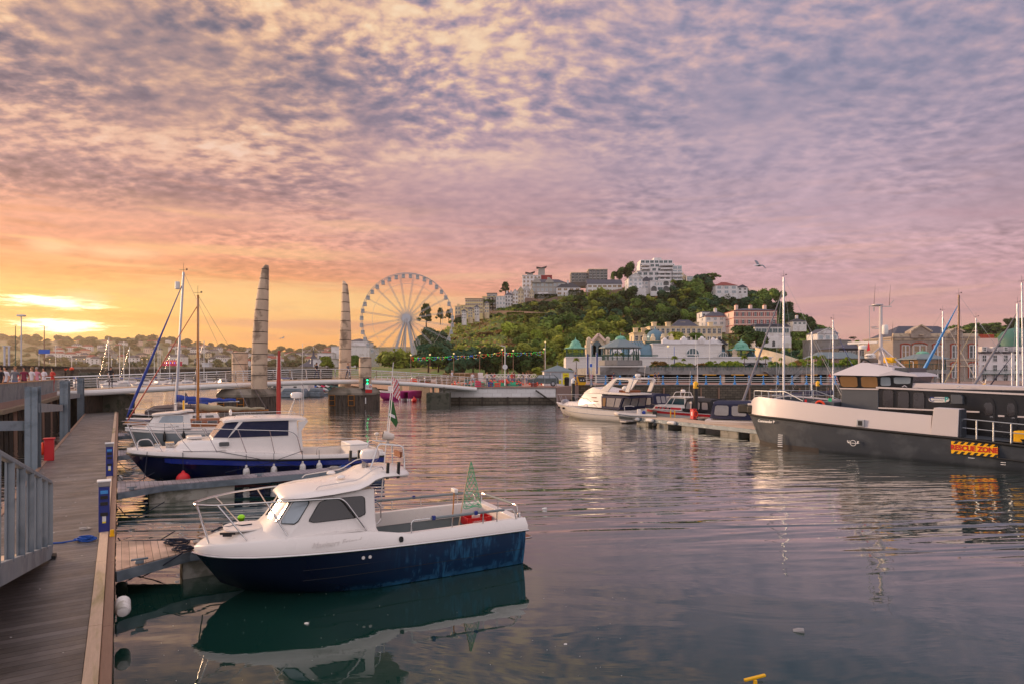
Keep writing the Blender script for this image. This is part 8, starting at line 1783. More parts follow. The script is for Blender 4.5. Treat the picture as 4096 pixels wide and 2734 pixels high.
# ---------------------------------------------------------------- lamps, festoon lights, poles
def lamp(name,label,px,pyb,pyt,D,style='globe',mat='mast_bronze',group=None):
    o=thing(name,label,'street lamp',tuple(at(px,pyb,D)),0,group); H=(pyb-pyt)*D/F
    MB().tube([(0,0,0),(0,0,H*.25),(0,0,H)],[.09,.06,.045],7).build('post',mat,o)
    if style=='globe': MB().lathe([(.08,0),(.17,.1),(.18,.24),(.05,.32)],(0,0,H),10).build('lantern','lamp_glow',o)
    elif style=='flood': MB().box(-.32,-.2,H-.05,.32,.2,H+.12).build('lamp_head','shutter_white',o,bev=.03)
    elif style=='arm': MB().bar((0,0,H),(-.5,-.1,H+.06),.14,.08).build('lamp_head','shutter_white',o,bev=.02)
    return o
FL=(1643,1720,1815,1919,2009,2053,2177)
for i,px in enumerate(FL): lamp('street_lamp','slim dark lamp post carrying festoon lights, '+ordn(i,7),px,1494,(1422,1420,1416,1411,1400,1404,1398)[i],130,'globe','timber_brown','festoon lamp posts')
for i,(a,b) in enumerate(zip(FL,FL[1:])):
    o=thing('festoon_lights','string of coloured festoon bulbs between two lamp posts, '+ordn(i,6),'string lights',(0,0,0),0,'strings of festoon lights'); ya,yb=(1422,1420,1416,1411,1400,1404,1398)[i]+4,(1422,1420,1416,1411,1400,1404,1398)[i+1]+4
    A,B=at(a,ya,130),at(b,yb,130); W1=sag(A,B,.25,10); W2=[p for s_ in range(3) for p in sag(A.lerp(B,s_/3),A.lerp(B,(s_+1)/3),.75,6)[:-1]]+[B]; MB().tube(W1,.015,4).tube(W2,.015,4).build('cable','black_plastic',o)
    for c_,nm in enumerate(('bulb_red','bulb_green','bulb_blue','bulb_yellow')):
        m=MB(); pts=W1+W2; n=26
        for k in range(n):
            if (k//4+i)%4!=c_ and k%4!=c_: continue
            for P_,N_ in ((W1,n),(W2,n)):
                u=k/n*(len(P_)-1); j=int(u); p=P_[j].lerp(P_[min(j+1,len(P_)-1)],u-j); m.sphere(p+Vector((0,0,-.07)),.034,5,3)
        m.build('bulbs',nm,o)
for i,(n_,px,yb,yt,D,st,m_,lb) in enumerate((('street_lamp',2020,1540,1384,74,'arm','shutter_white','tall white lamp post with side arm standing on the white quay'),('street_lamp',2181,1500,1370,140,'globe','shutter_white','tall lamp post with white globes behind the ticket kiosk'),('street_lamp',2790,1530,1420,98,'arm','shutter_white','white lamp post in front of the terrace car park'),('street_lamp',3255,1530,1435,98,'arm','shutter_white','white lamp post left of the workboat wheelhouse'),('street_lamp',3653,1530,1445,98,'arm','shutter_white','white lamp post in front of the green restaurant kiosk'),('flag_pole',2783,1465,1340,120,'','shutter_white','thin white flagpole before the pavilion, left one'),('flag_pole',2838,1465,1345,120,'','shutter_white','thin white flagpole before the pavilion, right one'),('street_lamp',2672,1465,1388,112,'globe','mast_grey','dark lamp post on the terrace left of the round window'),('street_lamp',2697,1465,1385,112,'arm','sign_blue','blue lamp post on the terrace beside the cordyline palm'),('street_lamp',85,1500,1264,60,'flood','mast_grey','tall floodlight column by the hut on the left quay'),('beacon_pole',62,1480,1304,90,'globe','green_metal','green beacon pole behind the hut on the left quay'),('beacon_pole',177,1480,1304,75,'arm','timber_brown','tall pole with navigation beacon left of the bridge end'))):
    o=lamp(n_,lb,px,yb,yt,D,st,m_)
    if px in(62,): o.children[1].data=o.children[1].data.copy(); o.children[1].data.materials[0]=M['green_metal']
    if px==2020: MB().lathe([(.3,-.03),(.3,.03)],(0,0,0),18).build('round_sign','shutter_white',o,loc=(0,-.1,2.2)).rotation_euler=(radians(90),0,0)
    if px==177: MB().box(-.6,-.1,2.0,.7,-.02,2.5).build('blue_sign','sign_blue',o)
for px,D,yt in ((2347,100,1412),(2384,100,1408)): 
    o=thing('feather_flag','tall dark blue feather flag on a white pole, '+('left' if px<2360 else 'right')+' of the pair','flag',tuple(at(px,1530,D)),0,'dark blue feather flags'); H=(1530-yt)*D/F; MB().tube([(0,0,0),(0,0,H)],.05,6).build('pole','shutter_white',o); MB().box(-.0,-.02,H*.3,.28,.02,H*.98).build('banner','ink_navy',o)
o=thing('sign_post','white post with blue square sign left of the bandstand','sign',tuple(at(2364,1545,82))); MB().tube([(0,0,0),(0,0,5.6)],.06,7).build('post','shutter_white',o); MB().box(-.15,-.06,2.6,.15,-.0,3.0).build('blue_panel','sign_blue',o); MB().box(-.14,-.06,2.1,.14,0,2.55).build('pale_panel','shutter_white',o)
# ---------------------------------------------------------------- people
PPL={}
def person_mesh(pose,top,leg,hair):
    key=(pose,top,leg,hair)
    if key in PPL: return PPL[key]
    w=pose=='walk'; a=pose=='arms'; s_=.22 if w else .02
    V_=[(0,0,.95,.125,.10),(0,0,1.12,.12,.085),(0,0,1.32,.155,.10),(0,.005,1.46,.075,.06),(0,-.005,1.53,.052,.052),(0,-.015,1.62,.078,.09),(0,-.005,1.71,.055,.065)]
    E=[(0,1),(1,2),(2,3),(3,4),(4,5),(5,6)]
    for sd in (-1,1):
        sw=sd*s_; b=len(V_)
        V_+=[(sd*.17,0,1.41,.055,.055),(sd*.22,.03+sw*.4,1.16,.042,.042),(sd*(.23 if not a else .12),-.06+sw*.9-(.16 if a else 0),.95+(.22 if a else 0),.032,.032),(sd*(.23 if not a else .06),-.09+sw-(.2 if a else 0),.86+(.32 if a else 0),.036,.02)]
        E+=[(2,b),(b,b+1),(b+1,b+2),(b+2,b+3)]; b=len(V_)
        V_+=[(sd*.09,-sw*.1,.86,.088,.088),(sd*.10,-sw*.8-.02,.49,.058,.058),(sd*.10,-sw*1.3+.03+(.1 if w and sd>0 else 0),.09,.04,.04),(sd*.11,-sw*1.3-.11+(.1 if w and sd>0 else 0),.04,.04,.03)]
        E+=[(0,b),(b,b+1),(b+1,b+2),(b+2,b+3)]
    me=bpy.data.meshes.new('person'); me.from_pydata([v[:3] for v in V_],E,[]); o=bpy.data.objects.new('person_',me); COL.objects.link(o)
    o.modifiers.new('skin','SKIN'); u=o.modifiers.new('sub','SUBSURF'); u.levels=u.render_levels=1
    for i,v in enumerate(V_): sv=me.skin_vertices[0].data[i]; sv.radius=(v[3],v[4]); sv.use_root=(i==0)
    dg=bpy.context.evaluated_depsgraph_get(); m=bpy.data.meshes.new_from_object(o.evaluated_get(dg)); bpy.data.objects.remove(o)
    m.materials.clear()
    for q in ('skin',top,leg,'cloth_black'): m.materials.append(M[q])
    for p in m.polygons:
        c=p.center; p.use_smooth=True
        p.material_index = 3 if c.z<.1 else 2 if c.z<.93 and abs(c.x)<.19 else 1 if .93<=c.z<1.47 and (abs(c.x)<.19 or c.z>1.22) else 0
        if top=='cloth_tan' and c.z<.5: p.material_index=0
    h=MB(); h.lathe([(.02,.115),(.06,.10),(.088,.05),(.092,0),(.08,-.05 if hair!='hair_dark' else -.12),(.03,-.06)],(0,.022,1.665),10); hm=h.mesh('hair',hair,40)
    PPL[key]=(m,hm); return PPL[key]
def person(label,p,rz,pose='stand',top='cloth_white',leg='cloth_navy',hair='hair_dark',s=1.,group=None):
    m,hm=person_mesh(pose,top,leg,hair); o=bpy.data.objects.new('person',m); COL.objects.link(o); o.location=p; o.rotation_euler=(0,0,radians(rz)); o.scale=(s,s,s)
    tag(o,label,'person',group); c=bpy.data.objects.new('hair',hm); COL.objects.link(c); c.parent=o; return o
for px,D,lb,po,t,l,h_ in ((2,32,'person in dark clothes at the left edge behind the quay parapet','stand','cloth_black','cloth_black','hair_dark'),(22,34,'man in white T-shirt with navy sleeves behind the quay parapet','stand','cloth_white','cloth_navy','hair_dark'),(60,36,'man in grey T-shirt walking past the lamp column on the left quay','walk','cloth_grey','cloth_blue','hair_fair'),(96,38,'person in dark maroon top behind the quay parapet','walk','cloth_maroon','cloth_black','hair_dark'),(127,39,'woman in white vest top with light hair on the left quay','stand','cloth_white','cloth_tan','hair_fair'),(146,41,'person in pink top between the white vest and white shirt','walk','cloth_pink','cloth_tan','hair_grey'),(176,42,'man in plain white T-shirt near the end of the parapet','arms','cloth_white','cloth_grey','hair_dark'),(210,44,'long haired woman in red top at the end of the parapet','arms','cloth_red','cloth_red','hair_dark')):
    person(lb,(wx(px,D),D,2.2),{'walk':20}.get(po,-15),po,t,l,h_,.98)
for px,s_,lb,po,t,l,h_ in ((495,1.35,'dark dressed person standing on the left part of the footbridge','stand','cloth_black','cloth_black','hair_dark'),(1240,4.2,'person in black crossing the middle of the footbridge','walk','cloth_black','cloth_navy','hair_dark'),(1327,4.85,'person in grey near the right tower on the footbridge','walk','cloth_grey','cloth_navy','hair_fair'),(1735,7.1,'man in pale blue shirt near the right end of the footbridge','walk','cloth_white','cloth_tan','hair_grey')):
    p=brp(s_); person(lb,(p.x,p.y,p.z+.24),60,po,t,l,h_,.95)
QP=((1890,78,1.9,'arms','cloth_white','cloth_blue','hair_dark','white top'),(1897,95,1.9,'walk','cloth_blue','cloth_black','hair_dark','blue top'),(1948,95,1.9,'stand','cloth_white','cloth_navy','hair_fair','white shirt'),(1967,94,1.9,'walk','cloth_navy','cloth_black','hair_dark','navy jacket'),(1977,95,1.9,'stand','cloth_red','cloth_navy','hair_dark','red coat'),(2033,93,1.9,'walk','cloth_blue','cloth_grey','hair_fair','blue jacket'),(2048,78,1.9,'stand','cloth_red','cloth_blue','hair_grey','red jumper, one of a pair'),(2057,78,1.9,'walk','cloth_maroon','cloth_blue','hair_dark','maroon jumper, one of a pair'),(2075,94,1.9,'walk','cloth_white','cloth_black','hair_dark','pale top'),(2092,94,1.9,'stand','cloth_navy','cloth_grey','hair_fair','navy top'),(2106,95,1.9,'walk','cloth_white','cloth_blue','hair_dark','white blouse'),(2117,94,1.9,'stand','cloth_black','cloth_grey','hair_dark','black jacket'),(1800,120,1.9,'walk','cloth_navy','cloth_grey','hair_dark','dark blue coat'),(1780,122,1.9,'stand','cloth_pink','cloth_grey','hair_fair','pink coat'),(2455,95,1.9,'walk','cloth_navy','cloth_blue','hair_dark','navy shirt'),(2620,91,1.9,'walk','cloth_navy','cloth_black','hair_dark','dark navy top, left of two'),(2634,91.5,1.9,'stand','cloth_navy','cloth_tan','hair_fair','dark navy top, right of two'),(2302,80,1.9,'walk','cloth_blue','cloth_grey','hair_fair','blue dress'),(2365,84,1.9,'stand','cloth_pink','cloth_navy','hair_dark','pink shirt'),(3322,92,1.9,'walk','cloth_red','cloth_blue','hair_dark','red top'),(3345,93,1.9,'walk','cloth_tan','cloth_pink','hair_fair','tan top'))
for px,D,z,po,t,l,h_,w_ in QP:
    person('person in '+w_+(' among the crowd on the quay' if px<2200 else ' walking on the promenade'),(wx(px,D),D,z),random.Random(px).uniform(-60,60),po,t,l,h_,1.0)
# ---------------------------------------------------------------- left quay hut and clutter
o=thing('harbour_hut','flat-roofed concrete harbour hut with pale door on the left quay','hut',(wx(30,52),52,2.2)); MB().box(-6,0,0,1.15,5,1.75).build('wall','concrete',o); MB().box(-6.2,-.4,1.75,1.5,5.2,1.95).build('roof','wet_timber',o); MB().box(.35,-.06,0,.8,0,1.6).build('door','shutter_white',o); MB().box(.85,-.05,.1,1.05,0,1.2).build('red_panel','red_paint',o)
for i in range(2): tag(MB().tube([(0,0,0),(0,0,2.9)],.09,7).bar((-.2,0,2.9),(.2,0,2.9),.06).build('vent_pole','mast_grey',loc=(wx(18+i*18,60),60,3.2)),'pale vertical pole rising behind the hut roof, '+('left' if i==0 else 'right')+' one','pole','pale poles behind the hut')
rng=random.Random(5)
def pots(label,px0,px1,D,z,rows,w,mat='lobster_pot',n=None,hh=.42,group=None,frame=True):
    x0,x1=wx(px0,D),wx(px1,D); n=n or int((x1-x0)/w)
    for r_ in range(rows):
        for i in range(n):
            if r_ and rng.random()<.12: continue
            k='pot'+mat
            if k not in PROT:
                m=MB(); 
                for a in (-.3,0,.3): m.tube([(a,-.22,0),(a,-.22,.2),(a,-.14,.34),(a,0,.38),(a,.14,.34),(a,.22,.2),(a,.22,0)],.022,4)
                for y,z_ in ((-.22,.02),(.22,.02),(-.22,.2),(.22,.2),(0,.38),(-.16,.32),(.16,.32)): m.bar((-.32,y,z_),(.32,y,z_),.03)
                for q in range(9): a=-.3+q*.075; m.bar((a,-.22,.02),(a+.07,-.19,.28),.012).bar((a+.07,-.22,.02),(a,-.19,.28),.012)
                m.box(-.28,-.18,.02,.28,.18,.3); PROT[k]=m.mesh('pot',mat,0)
            o=bpy.data.objects.new('lobster_pot',PROT[k]); COL.objects.link(o); sc_=w/.66; o.scale=(sc_,sc_,sc_*hh/.40)
            o.location=(x0+(x1-x0)*(i+.5)/n+rng.uniform(-.06,.06),D+rng.uniform(-.15,.15),z+r_*hh); o.rotation_euler=(0,0,rng.uniform(-.2,.2)); tag(o,label,'lobster pot',group or label)
pots('netted lobster pot in the stack beside the hut',106,160,46,2.2,4,.5,group='lobster pots stacked by the hut',hh=.3)
pots('brown lobster pot in the long heap on the white quay',1770,1880,80,1.9,4,.62,group='brown lobster pots on the quay')
pots('brown lobster pot in the taller pile left of the fish boxes',1660,1765,84,1.9,3,.62,'lobster_pot',group='lobster pots behind the bridge rail')
pots('dark green lobster pot in the low row behind the railing',1950,2085,79,1.9,2,.6,'copper_dark',group='green lobster pots behind the railing')
for i,(px,D,w,h,mt,lb) in enumerate(((1912,73.6,.72,.72,'pink_plastic','bright pink plastic tub behind the quay railing'),(1930,76,.5,.5,'timber_brown','brown wooden fish box behind the pink tub'),(1962,75.5,.6,.55,'blue_canvas','blue tarpaulin covered crate behind the railing'),(1990,76,.7,.5,'orange_plastic','orange fish box heap behind the railing'),(2010,78,1.0,.8,'red_paint','red shiny winch housing behind the railing'),(1870,77,.7,.9,'copper_dark','dark green stacked fish bins at the end of the bridge'),(2135,73.8,.7,.5,'tile_red','dark red planter box beside the green car'),(1963,73.4,.2,.45,'tile_red','small dark red bollard on the quay edge, left one'),(2308,73.4+9,.2,.45,'tile_red','small dark red bollard near the black bin'),(1655,88,.8,.9,'orange_plastic','orange net heap behind the bridge railing'),(1690,86,.7,.7,'blue_canvas','blue fish bins behind the bridge railing'),(1710,86,.8,.6,'red_plastic','red net heap behind the bridge railing'),(1850,92,2.0,1.7,'timber_pale','tall stack of wooden pallets behind the lobster pots'),(1890,92,1.6,1.7,'timber_brown','brown wooden crate stack beside the pallets'),(1918,92,1.0,1.7,'white_paint','white and blue notice board cabinet behind the pallets'))):
    m=MB(); n_=3 if h>.6 else 2
    for k in range(n_): m.box(-w/2-.03*(k%2),-w/2.4,h*k/n_+.01,w/2+.03*(k%2),w/2.4,h*(k+1)/n_-.015)
    tag(m.build('quay_crate' if 'bollard' not in lb else 'bollard',mt,loc=(wx(px,D),D,1.9),bev=.04),lb,'bollard' if 'bollard' in lb else 'crate')
mb=MB()
for i in range(70): a=rng.uniform(-5.6,5.6); mb.sphere((a,rng.uniform(-.8,.8),rng.uniform(.1,.5)+.3*math.exp(-a*a/9)),rng.uniform(.06,.16),6,4)
tag(mb.build('net_floats',['orange_plastic'],loc=(wx(1990,77),77.2,1.95)),'heap of orange and mixed net floats and fishing gear on the quay','fishing gear',kind='stuff')
for nm,mt in (('green_netting','green_net'),('tan_netting','tan_canvas')):
    mb=MB()
    for i in range(5): mb.sphere((rng.uniform(-3.5,3.5),0,.1),rng.uniform(.5,.8),10,5,.7)
    tag(mb.build(nm,mt,loc=(wx(2010 if 'g' in nm[0] else 1900,77.8),78.,1.9)),('low heaps of green trawl netting' if 'g' in nm[0] else 'heaps of tan netting')+' piled behind the quay railing','netting',kind='stuff')
tr=thing('truss_boom','white lattice boom lying along the quay behind the nets','boom',(wx(2040,84),84,2.9),.02); m=MB()
for i in range(14): x=-3.6+i*.52; m.bar((x,0,0),(x+.26,0,.45),.05).bar((x+.26,0,.45),(x+.52,0,0),.05)
m.bar((-3.6,0,0),(3.8,0,0),.08).bar((-3.3,0,.45),(3.5,0,.45),.08).build('lattice','white_paint',tr)
r_=thing('harbour_railing','white horizontal rails running behind the fishing gear','railing',(wx(1500,100),100,1.9)); 
for z in (.55,1.1): MB().bar((0,0,z),(22,0,z),.1).build('rail','white_paint',r_)
for k in range(12): MB().bar((k*2,0,0),(k*2,0,1.1),.1).build('post','white_paint',r_)
# car, bins
cr_=thing('parked_car','dark green estate car with silver bonnet parked beside the ticket kiosk','car',(wx(2172,78),78,1.9),0)
B=[(-1.95,.35),(-1.97,.72),(-1.85,.86),(-1.05,.98),(-.55,1.42),(1.35,1.46),(1.85,1.02),(1.93,.85),(1.95,.35)]
MB().loft([[(x*(.97 if abs(y)>.8 else 1),y*(1 if z<1.0 else .86),z) for x,z in B] for y in (-.86,-.8,.8,.86)]).build('body','car_green',cr_,ang=30,bev=.04); MB().prism([(-1.9,.80),(-1.05,.99),(-1.06,.92),(-1.9,.74)],-.78,.78).build('bonnet','car_silver',cr_)
for P in ([(-.92,1.0),(-.5,1.36),(-.02,1.38),(-.02,1.0)],[(.05,1.0),(.05,1.38),(.75,1.39),(.75,1.0)],[(.82,1.0),(.82,1.39),(1.3,1.39),(1.6,1.02)]): MB().prism(P,-.84,-.76).build('side_window','glass_pale',cr_)
for x in (-1.25,1.2):
    w=MB().lathe([(.05,-.09),(.3,-.09),(.33,-.05),(.33,.05),(.3,.09),(.05,.09)],(0,0,0),18).build('wheel','tyre',cr_,loc=(x,-.8,.33)); w.rotation_euler=(radians(90),0,0); MB().lathe([(.19,.09),(.17,.11),(.03,.11)],(0,0,0),12).build('rim','alu',w)
MB().box(-1.97,-.75,.6,-1.93,-.5,.72).build('headlight','glass_pale',cr_)
o=thing('recycling_skip','yellow hooded recycling container with dark flap between kiosk and trees','container',(wx(2316,86),86,1.9),0); o.scale=(.5,.5,.6); MB().prism([(-1.6,0),(1.5,0),(1.9,.5),(1.4,2.0),(-1.2,1.9),(-1.7,.9)],-.9,.9).build('body','yellow_paint',o,bev=.05); MB().prism([(-.4,1.9),(1.35,1.95),(1.85,.75),(.1,.75)],-.98,-.9).build('lid','slate_dark',o); MB().box(.3,-1.02,1.0,.6,-.97,1.3).box(1.0,-1.02,1.0,1.3,-.97,1.3).build('stickers','shutter_white',o)
tag(MB().lathe([(.28,0),(.33,.9),(.36,.95),(.2,1.15)],(0,0,0),12).build('litter_bin','black_plastic',loc=(wx(2267,81),81,1.9)),'round black litter bin to the right of the ticket kiosk','bin')
for i,(px,D,c,lb) in enumerate(((2620,118,'car_silver','white'),(2965,116,'car_silver','silver'),(3005,116,'car_green','dark'),(3030,117,'car_silver','grey'))):
    o=thing('parked_car',lb+' car parked on the terrace in front of the pavilion','car',(wx(px,D),D,4.05),0); MB().loft([[(x,y,z) for x,z in B] for y in (-.8,.8)]).build('body',c,o,ang=30,bev=.05); MB().prism([(-.8,1.0),(-.45,1.34),(1.3,1.36),(1.55,1.02)],-.84,-.78).build('side_window','glass_dark',o)
    for x in (-1.25,1.2): MB().lathe([(.33,-.1),(.33,.1)],(0,0,0),12).build('wheel','tyre',o,loc=(x,-.78,.33)).rotation_euler=(radians(90),0,0)
# ---------------------------------------------------------------- boats beyond the bridge
def far_motor():
    o=bpy.data.objects.new('motor_boat',None); COL.objects.link(o); simple_hull(o,7,1.3,1.1,.9,'gelcoat',stripe='blue_paint',stripe_h=.12)
    MB().loft([ring2(1.,1.8,.5,2.4,1.0,4.6,1.1),ring2(1.5,2.3,.4,2.8,.85,4.5,.95)],True,False,True).build('cabin','gelcoat',o,bev=.03); MB().loft([ring2(1.5,2.5,.4,3.0,.85,4.4,.9),ring2(2.0,3.1,.3,3.4,.75,4.3,.8)],True,False,True).build('wheelhouse','glass_smoke',o); MB().box(3.0,-.8,2.0,4.6,.8,2.08).build('roof','gelcoat',o); return o
p0=far_motor(); o=p0; R_=[(285,160),(335,150),(400,140),(430,165),(470,175),(520,150),(560,185),(610,165),(650,150),(700,180),(745,140),(790,160),(830,170),(870,150),(1105,150),(1150,165)]
for i,(px,D) in enumerate(R_):
    if i: o=tree_copy(p0)
    tag(o,'white motor boat moored beyond the footbridge railings, '+ordn(i,len(R_)),'boat','motor boats beyond the footbridge'); o.location=(wx(px,D),D,0); o.rotation_euler=(0,0,radians(-20+rng.uniform(-25,25)))
ms=[(392,1350,190),(402,1420,200),(444,1380,185),(455,1365,180),(476,1385,190),(190,1380,200),(130,1395,210),(575,1405,200),(598,1365,185),(604,1400,195),(642,1420,210),(770,1362,180),(250,1425,200),(1075,1420,200),(1088,1422,205)]
for i,(px,pt,D) in enumerate(sorted(ms)):
    z=wz(pt,D); o=thing('moored_yacht','small white yacht with bare mast beyond the footbridge, '+ordn(i,len(ms)),'sailing boat',(wx(px,D),D,0),radians(-20+i*7%30),'moored yachts beyond the footbridge'); simple_hull(o,8,1.2,1.0,.8,'gelcoat',stripe='blue_paint',stripe_h=.08); MB().tube([(3.2,0,.9),(3.2,0,z)],.09,6).build('mast','white_paint',o); MB().tube([(3.2,0,z),(.1,0,1.1)],.02,4).tube([(3.2,0,z),(8,0,1)],.02,4).build('rigging','steel',o); MB().tube([(3.3,0,2.0),(6.8,0,1.9)],.16,7).build('sail_cover','blue_canvas' if i%3 else 'tan_canvas',o); MB().box(2.4,-.6,.95,5.2,.6,1.35).build('coachroof','gelcoat',o,bev=.05)
o=thing('motor_yacht','large white motor yacht hull with oval portholes behind the left tower','boat',(wx(1060,98),98,0),radians(2)); simple_hull(o,7.2,1.8,2.1,1.9,'gelcoat',rake=1.2,stripe='antifoul_red' if 0 else 'grey_hull'); 
for x in (1.2,2.1,3.0,5.2): MB().lathe([(.28,-.03),(.28,.03)],(0,0,0),14,1.,.45).build('porthole','glass_dark',o,loc=(x,-1.75 if x>2 else -1.45,1.4)).rotation_euler=(radians(90),0,0)
for i,(px,w,D) in enumerate(((1180,3.6,92),(1265,1.8,94))): o=tag(MB().box(-w/2,-1,0,w/2,1,.8).prism([(-w/2,.8),(w/2,.8),(w*.4,1.3),(-w*.35,1.35)],-.9,.9).build('covered_boat','galv',loc=(wx(px,D),D,0),bev=.1),('wide' if i==0 else 'narrow')+' boat under a grey blue cover below the footbridge','boat')
js=None
for i in range(12):
    px=1255+ (i%6)*17+(i//6)*8; D=100+(i//6)*4
    if js is None: js=thing('jet_ski','x y z w','jet ski'); MB().loft([[(x,y*w,z+.25*abs(y)) for y in (-1,-.5,0,.5,1)]+[(x,y*w*.9,z+.5) for y in (1,0,-1)] for x,w,z in ((-1.2,.15,.35),(-.6,.42,.15),(.6,.5,.1),(1.2,.45,.12))]).build('hull','white_paint',js); MB().prism([(-.7,.7),(-.1,1.05),(.1,.85),(1.1,.8),(1.1,.6),(-.7,.6)],-.2,.2).build('seat','black_plastic',js,bev=.05); o=js
    else: o=tree_copy(js)
    for c in o.children:
        if c.name.startswith('hull') and i: c.data=c.data.copy(); c.data.materials[0]=M[('red_paint','sign_blue','white_paint','pink_plastic','white_paint','copper_dark')[i%6]]
    tag(o,'jet ski parked on the floating dock under the footbridge, '+ordn(i,12),'jet ski','jet skis on the floating dock'); o.location=(wx(px,D),D,.4+.35*(i//6)); o.rotation_euler=(0,0,radians(25))
tag(MB().box(-3.6,-2,-.3,3.6,3,.38).build('floating_dock','galv',loc=(wx(1300,99),99,0)),'grey floating dock carrying the jet skis','dock')
o=thing('fishing_boat','pink hulled fishing boat with white deck edge beyond the right bridge pier','boat',(wx(1500,82),84,0),radians(8)); o.scale=(.6,.6,.8); simple_hull(o,6.2,1.6,1.5,1.3,'pink_hull','gelcoat',stripe='gelcoat',stripe_h=.2,rake=.8); MB().box(2.2,-.9,1.4,4.4,.9,2.2).build('wheelhouse','white_paint',o,bev=.05); MB().box(-.1,-1.6,.0,.0,1,.0+.1).build('sea_chest','white_paint',o)
o=thing('catamaran','purple and white catamaran hulls moored against the sheet pile wall','boat',(wx(1610,80),82,0),radians(75)); o.scale=(.7,.7,.75)
for s in (-.8,.8): MB().loft([[(x,s+y*w,z) for y,z in ((-1,1.4),(-.8,.3),(0,-.2),(.8,.3),(1,1.4))] for x,w in ((-.4,.05),(.6,.4),(5,.45))],False,True,True).build('hull','pink_hull',o,ang=50); MB().box(-.35,s-.3,-.05,4,s+.3,.28).build('white_chine','gelcoat',o)
MB().box(.3,-1.2,1.4,5,1.2,1.6).build('deck','pink_hull',o)
tag(MB().sphere((0,0,.2),.33,12,8).lathe([(.1,0),(.06,.2)],(0,0,.5),8).build('mooring_buoy','red_plastic',loc=on(1657,1606)),'round red mooring buoy beside the purple catamaran','buoy')
o=thing('concrete_dolphin','grey concrete mooring block standing beyond the left bridge railing','block',(wx(355,70),70,0)); MB().box(-.7,-.7,-1,.7,.7,3.6).build('column','algae_concrete',o,bev=.05)
for i,(px,D) in enumerate(((260,62),(286,62))): o=thing('channel_beacon','short dark post topped with an orange ball lamp, '+('left' if i==0 else 'right')+' of two','beacon',(wx(px,D),D,1.5),0,'orange ball beacons'); MB().tube([(0,0,0),(0,0,2.3)],.12,8).build('post','wet_timber',o); MB().sphere((0,0,2.45),.22,10,7,.75).build('ball','orange_plastic',o)
for i,px in enumerate(sorted((199,305,336,448,468,568,588,705,797,1242,930))): lamp('pier_lamp','glowing lamp on a short post along the far pier, '+ordn(i,11),px,1452,1437,205,'globe','mast_grey','lamps along the far pier')
o=thing('funfair_stall','pink lit funfair stall on the far shore behind the yachts','stall',tuple(at(690,1462,260))); MB().box(-3,-2,0,3,2,1.6).build('booth','pink_plastic',o); MB().roof(-3,-2,3,2,1.6,.8,.8).build('roof','flag_red',o)
for k in range(8): MB().sphere((-2.8+k*.8,-2.2,1.3),.15,6,4).build('bulb','bulb_yellow' if k%2 else 'bulb_blue',o)
bld('far_kiosk','white kiosk with pink poster on the far shore between mast and pillar',808,835,1468,1452,240,3,'render_white','render_white',rows=0,cols=0,flat=True,cat='kiosk')
# ---------------------------------------------------------------- gulls and floating litter
def gull(label,p,rz,s=1.,bank=.3,up=.5):
    o=thing('gull',label,'gull',p,rz); o.rotation_euler=(bank,0,rz)
    MB().lathe([(.01,-.26),(.045,-.2),(.075,-.05),(.07,.08),(.035,.2),(.01,.32)],(0,0,0),10).build('body','gull_white',o).rotation_euler=(0,radians(90),0)
    for sd in (-1,1): MB().loft([[(x0,sd*y,z),(x1,sd*y,z),(x1,sd*y,z+.012),(x0,sd*y,z+.012)] for y,x0,x1,z in ((.04,-.12,.1,.02),(.35,-.16,.06,.16*up),(.55,-.08,.06,.18*up),(.8,.06,.12,.06*up))]).build('wing','gull_grey',o)
    MB().prism([(-.26,-.01),(-.4,.0),(-.26,.02)],-.05,.05).build('tail','gull_white',o); MB().sphere((.22,0,.03),.045,8,6).build('head','gull_white',o); o.scale=(s,)*3
gull('large blurred grey gull gliding above the right side of the hill',at(3035,1062,22),.15,.5,.5,1.)
gull('tiny distant gull over the hilltop right of the pine',at(3015,1125,90),.6,.6); gull('tiny gull low in the sky between the bridge towers',at(1130,1352,70),-.3,.7)
for i,(px,py,D) in enumerate(((3320,1463,215),(2580,1298,230))): gull('small white gull perched near the roofs, '+('lower right' if i==0 else 'upper left')+' one',at(px,py,D),.3,1.)
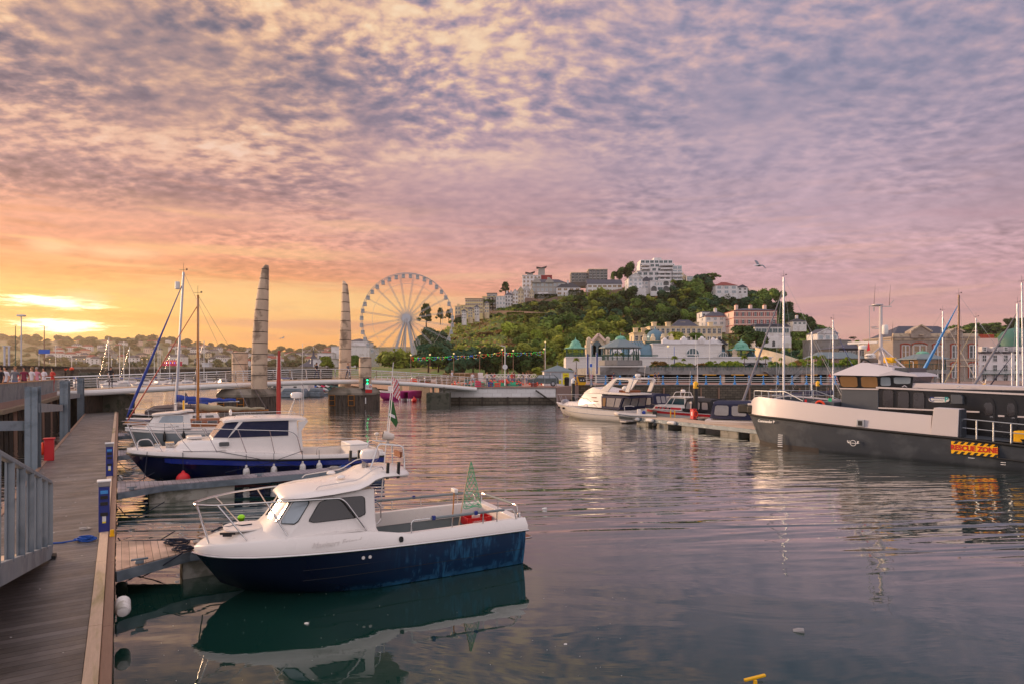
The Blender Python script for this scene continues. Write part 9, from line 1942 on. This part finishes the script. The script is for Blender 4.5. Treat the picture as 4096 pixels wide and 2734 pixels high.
for lb,px,py,m_,s_ in (('white plastic cup floating on the water right of the cabin boat stern',2178,2034,'white_paint',.06),('crumpled clear wrapper floating in the lower right water',3195,2523,'clear_vinyl',.07),('tiny white scrap floating in the boat reflection',1226,2492,'white_paint',.03),('tiny pale scrap floating on the right foreground water',2262,2575,'white_paint',.02)):
    tag(MB().lathe([(s_*.5,-s_),(s_*.7,0),(s_*.6,s_),(s_*.1,s_*1.05)],(0,0,0),9).build('floating_litter',m_,loc=on(px,py)),lb,'litter'); COL.objects[-1].rotation_euler=(radians(80),0,1.2)
o=thing('yellow_handle','bright yellow plastic T-shaped handle rising at the bottom edge','handle',on(3020,2722,.05)); MB().bar((-.13,-.02,.02),(.13,.03,.055),.035,.03).bar((0,0,.02),(0,-.02,-.3),.04).build('grip','yellow_paint',o,bev=.008)
mb=MB(); r2=random.Random(8)
for i in range(80): px,py=r2.uniform(520,2500),r2.uniform(2300,2734); p=on(px,py,.004); s_=r2.uniform(.002,.006); mb.lathe([(s_*.6,0),(s_,.001),(s_*.3,.004)],(p.x,p.y,p.z),5)
tag(mb.build('floating_specks','fender_white'),'tiny pale specks scattered over the calm foreground water','specks',kind='stuff')
mb=MB()
for i in range(60): p=P3(PFr,r2.uniform(4,26),r2.uniform(.4,2.),.502); s_=r2.uniform(.008,.025); mb.lathe([(s_*.7,0),(s_,.002),(s_*.3,.006)],p,5,1,r2.uniform(.4,1))
tag(mb.build('deck_litter','fender_white'),'bird droppings and pale crumbs scattered on the walkway planks','droppings',kind='stuff')

hz_m=bpy.data.materials.new('haze'); hz_m.use_nodes=True; _T=NT(hz_m.node_tree); _T.n.clear()
_v=_T.new('ShaderNodeVolumePrincipled'); _v.inputs['Color'].default_value=(1,.86,.72,1); _v.inputs['Density'].default_value=.00012; _v.inputs['Anisotropy'].default_value=.55
_o=_T.new('ShaderNodeOutputMaterial'); _T.l.new(_v.outputs[0],_o.inputs['Volume']); M['haze']=hz_m
hzo=MB().box(-2700,-60,-2.5,2900,2800,170).build('haze','haze',ang=0); hzo['kind']='stuff'; hzo['label']='thin warm evening haze over the harbour'; hzo['category']='haze'
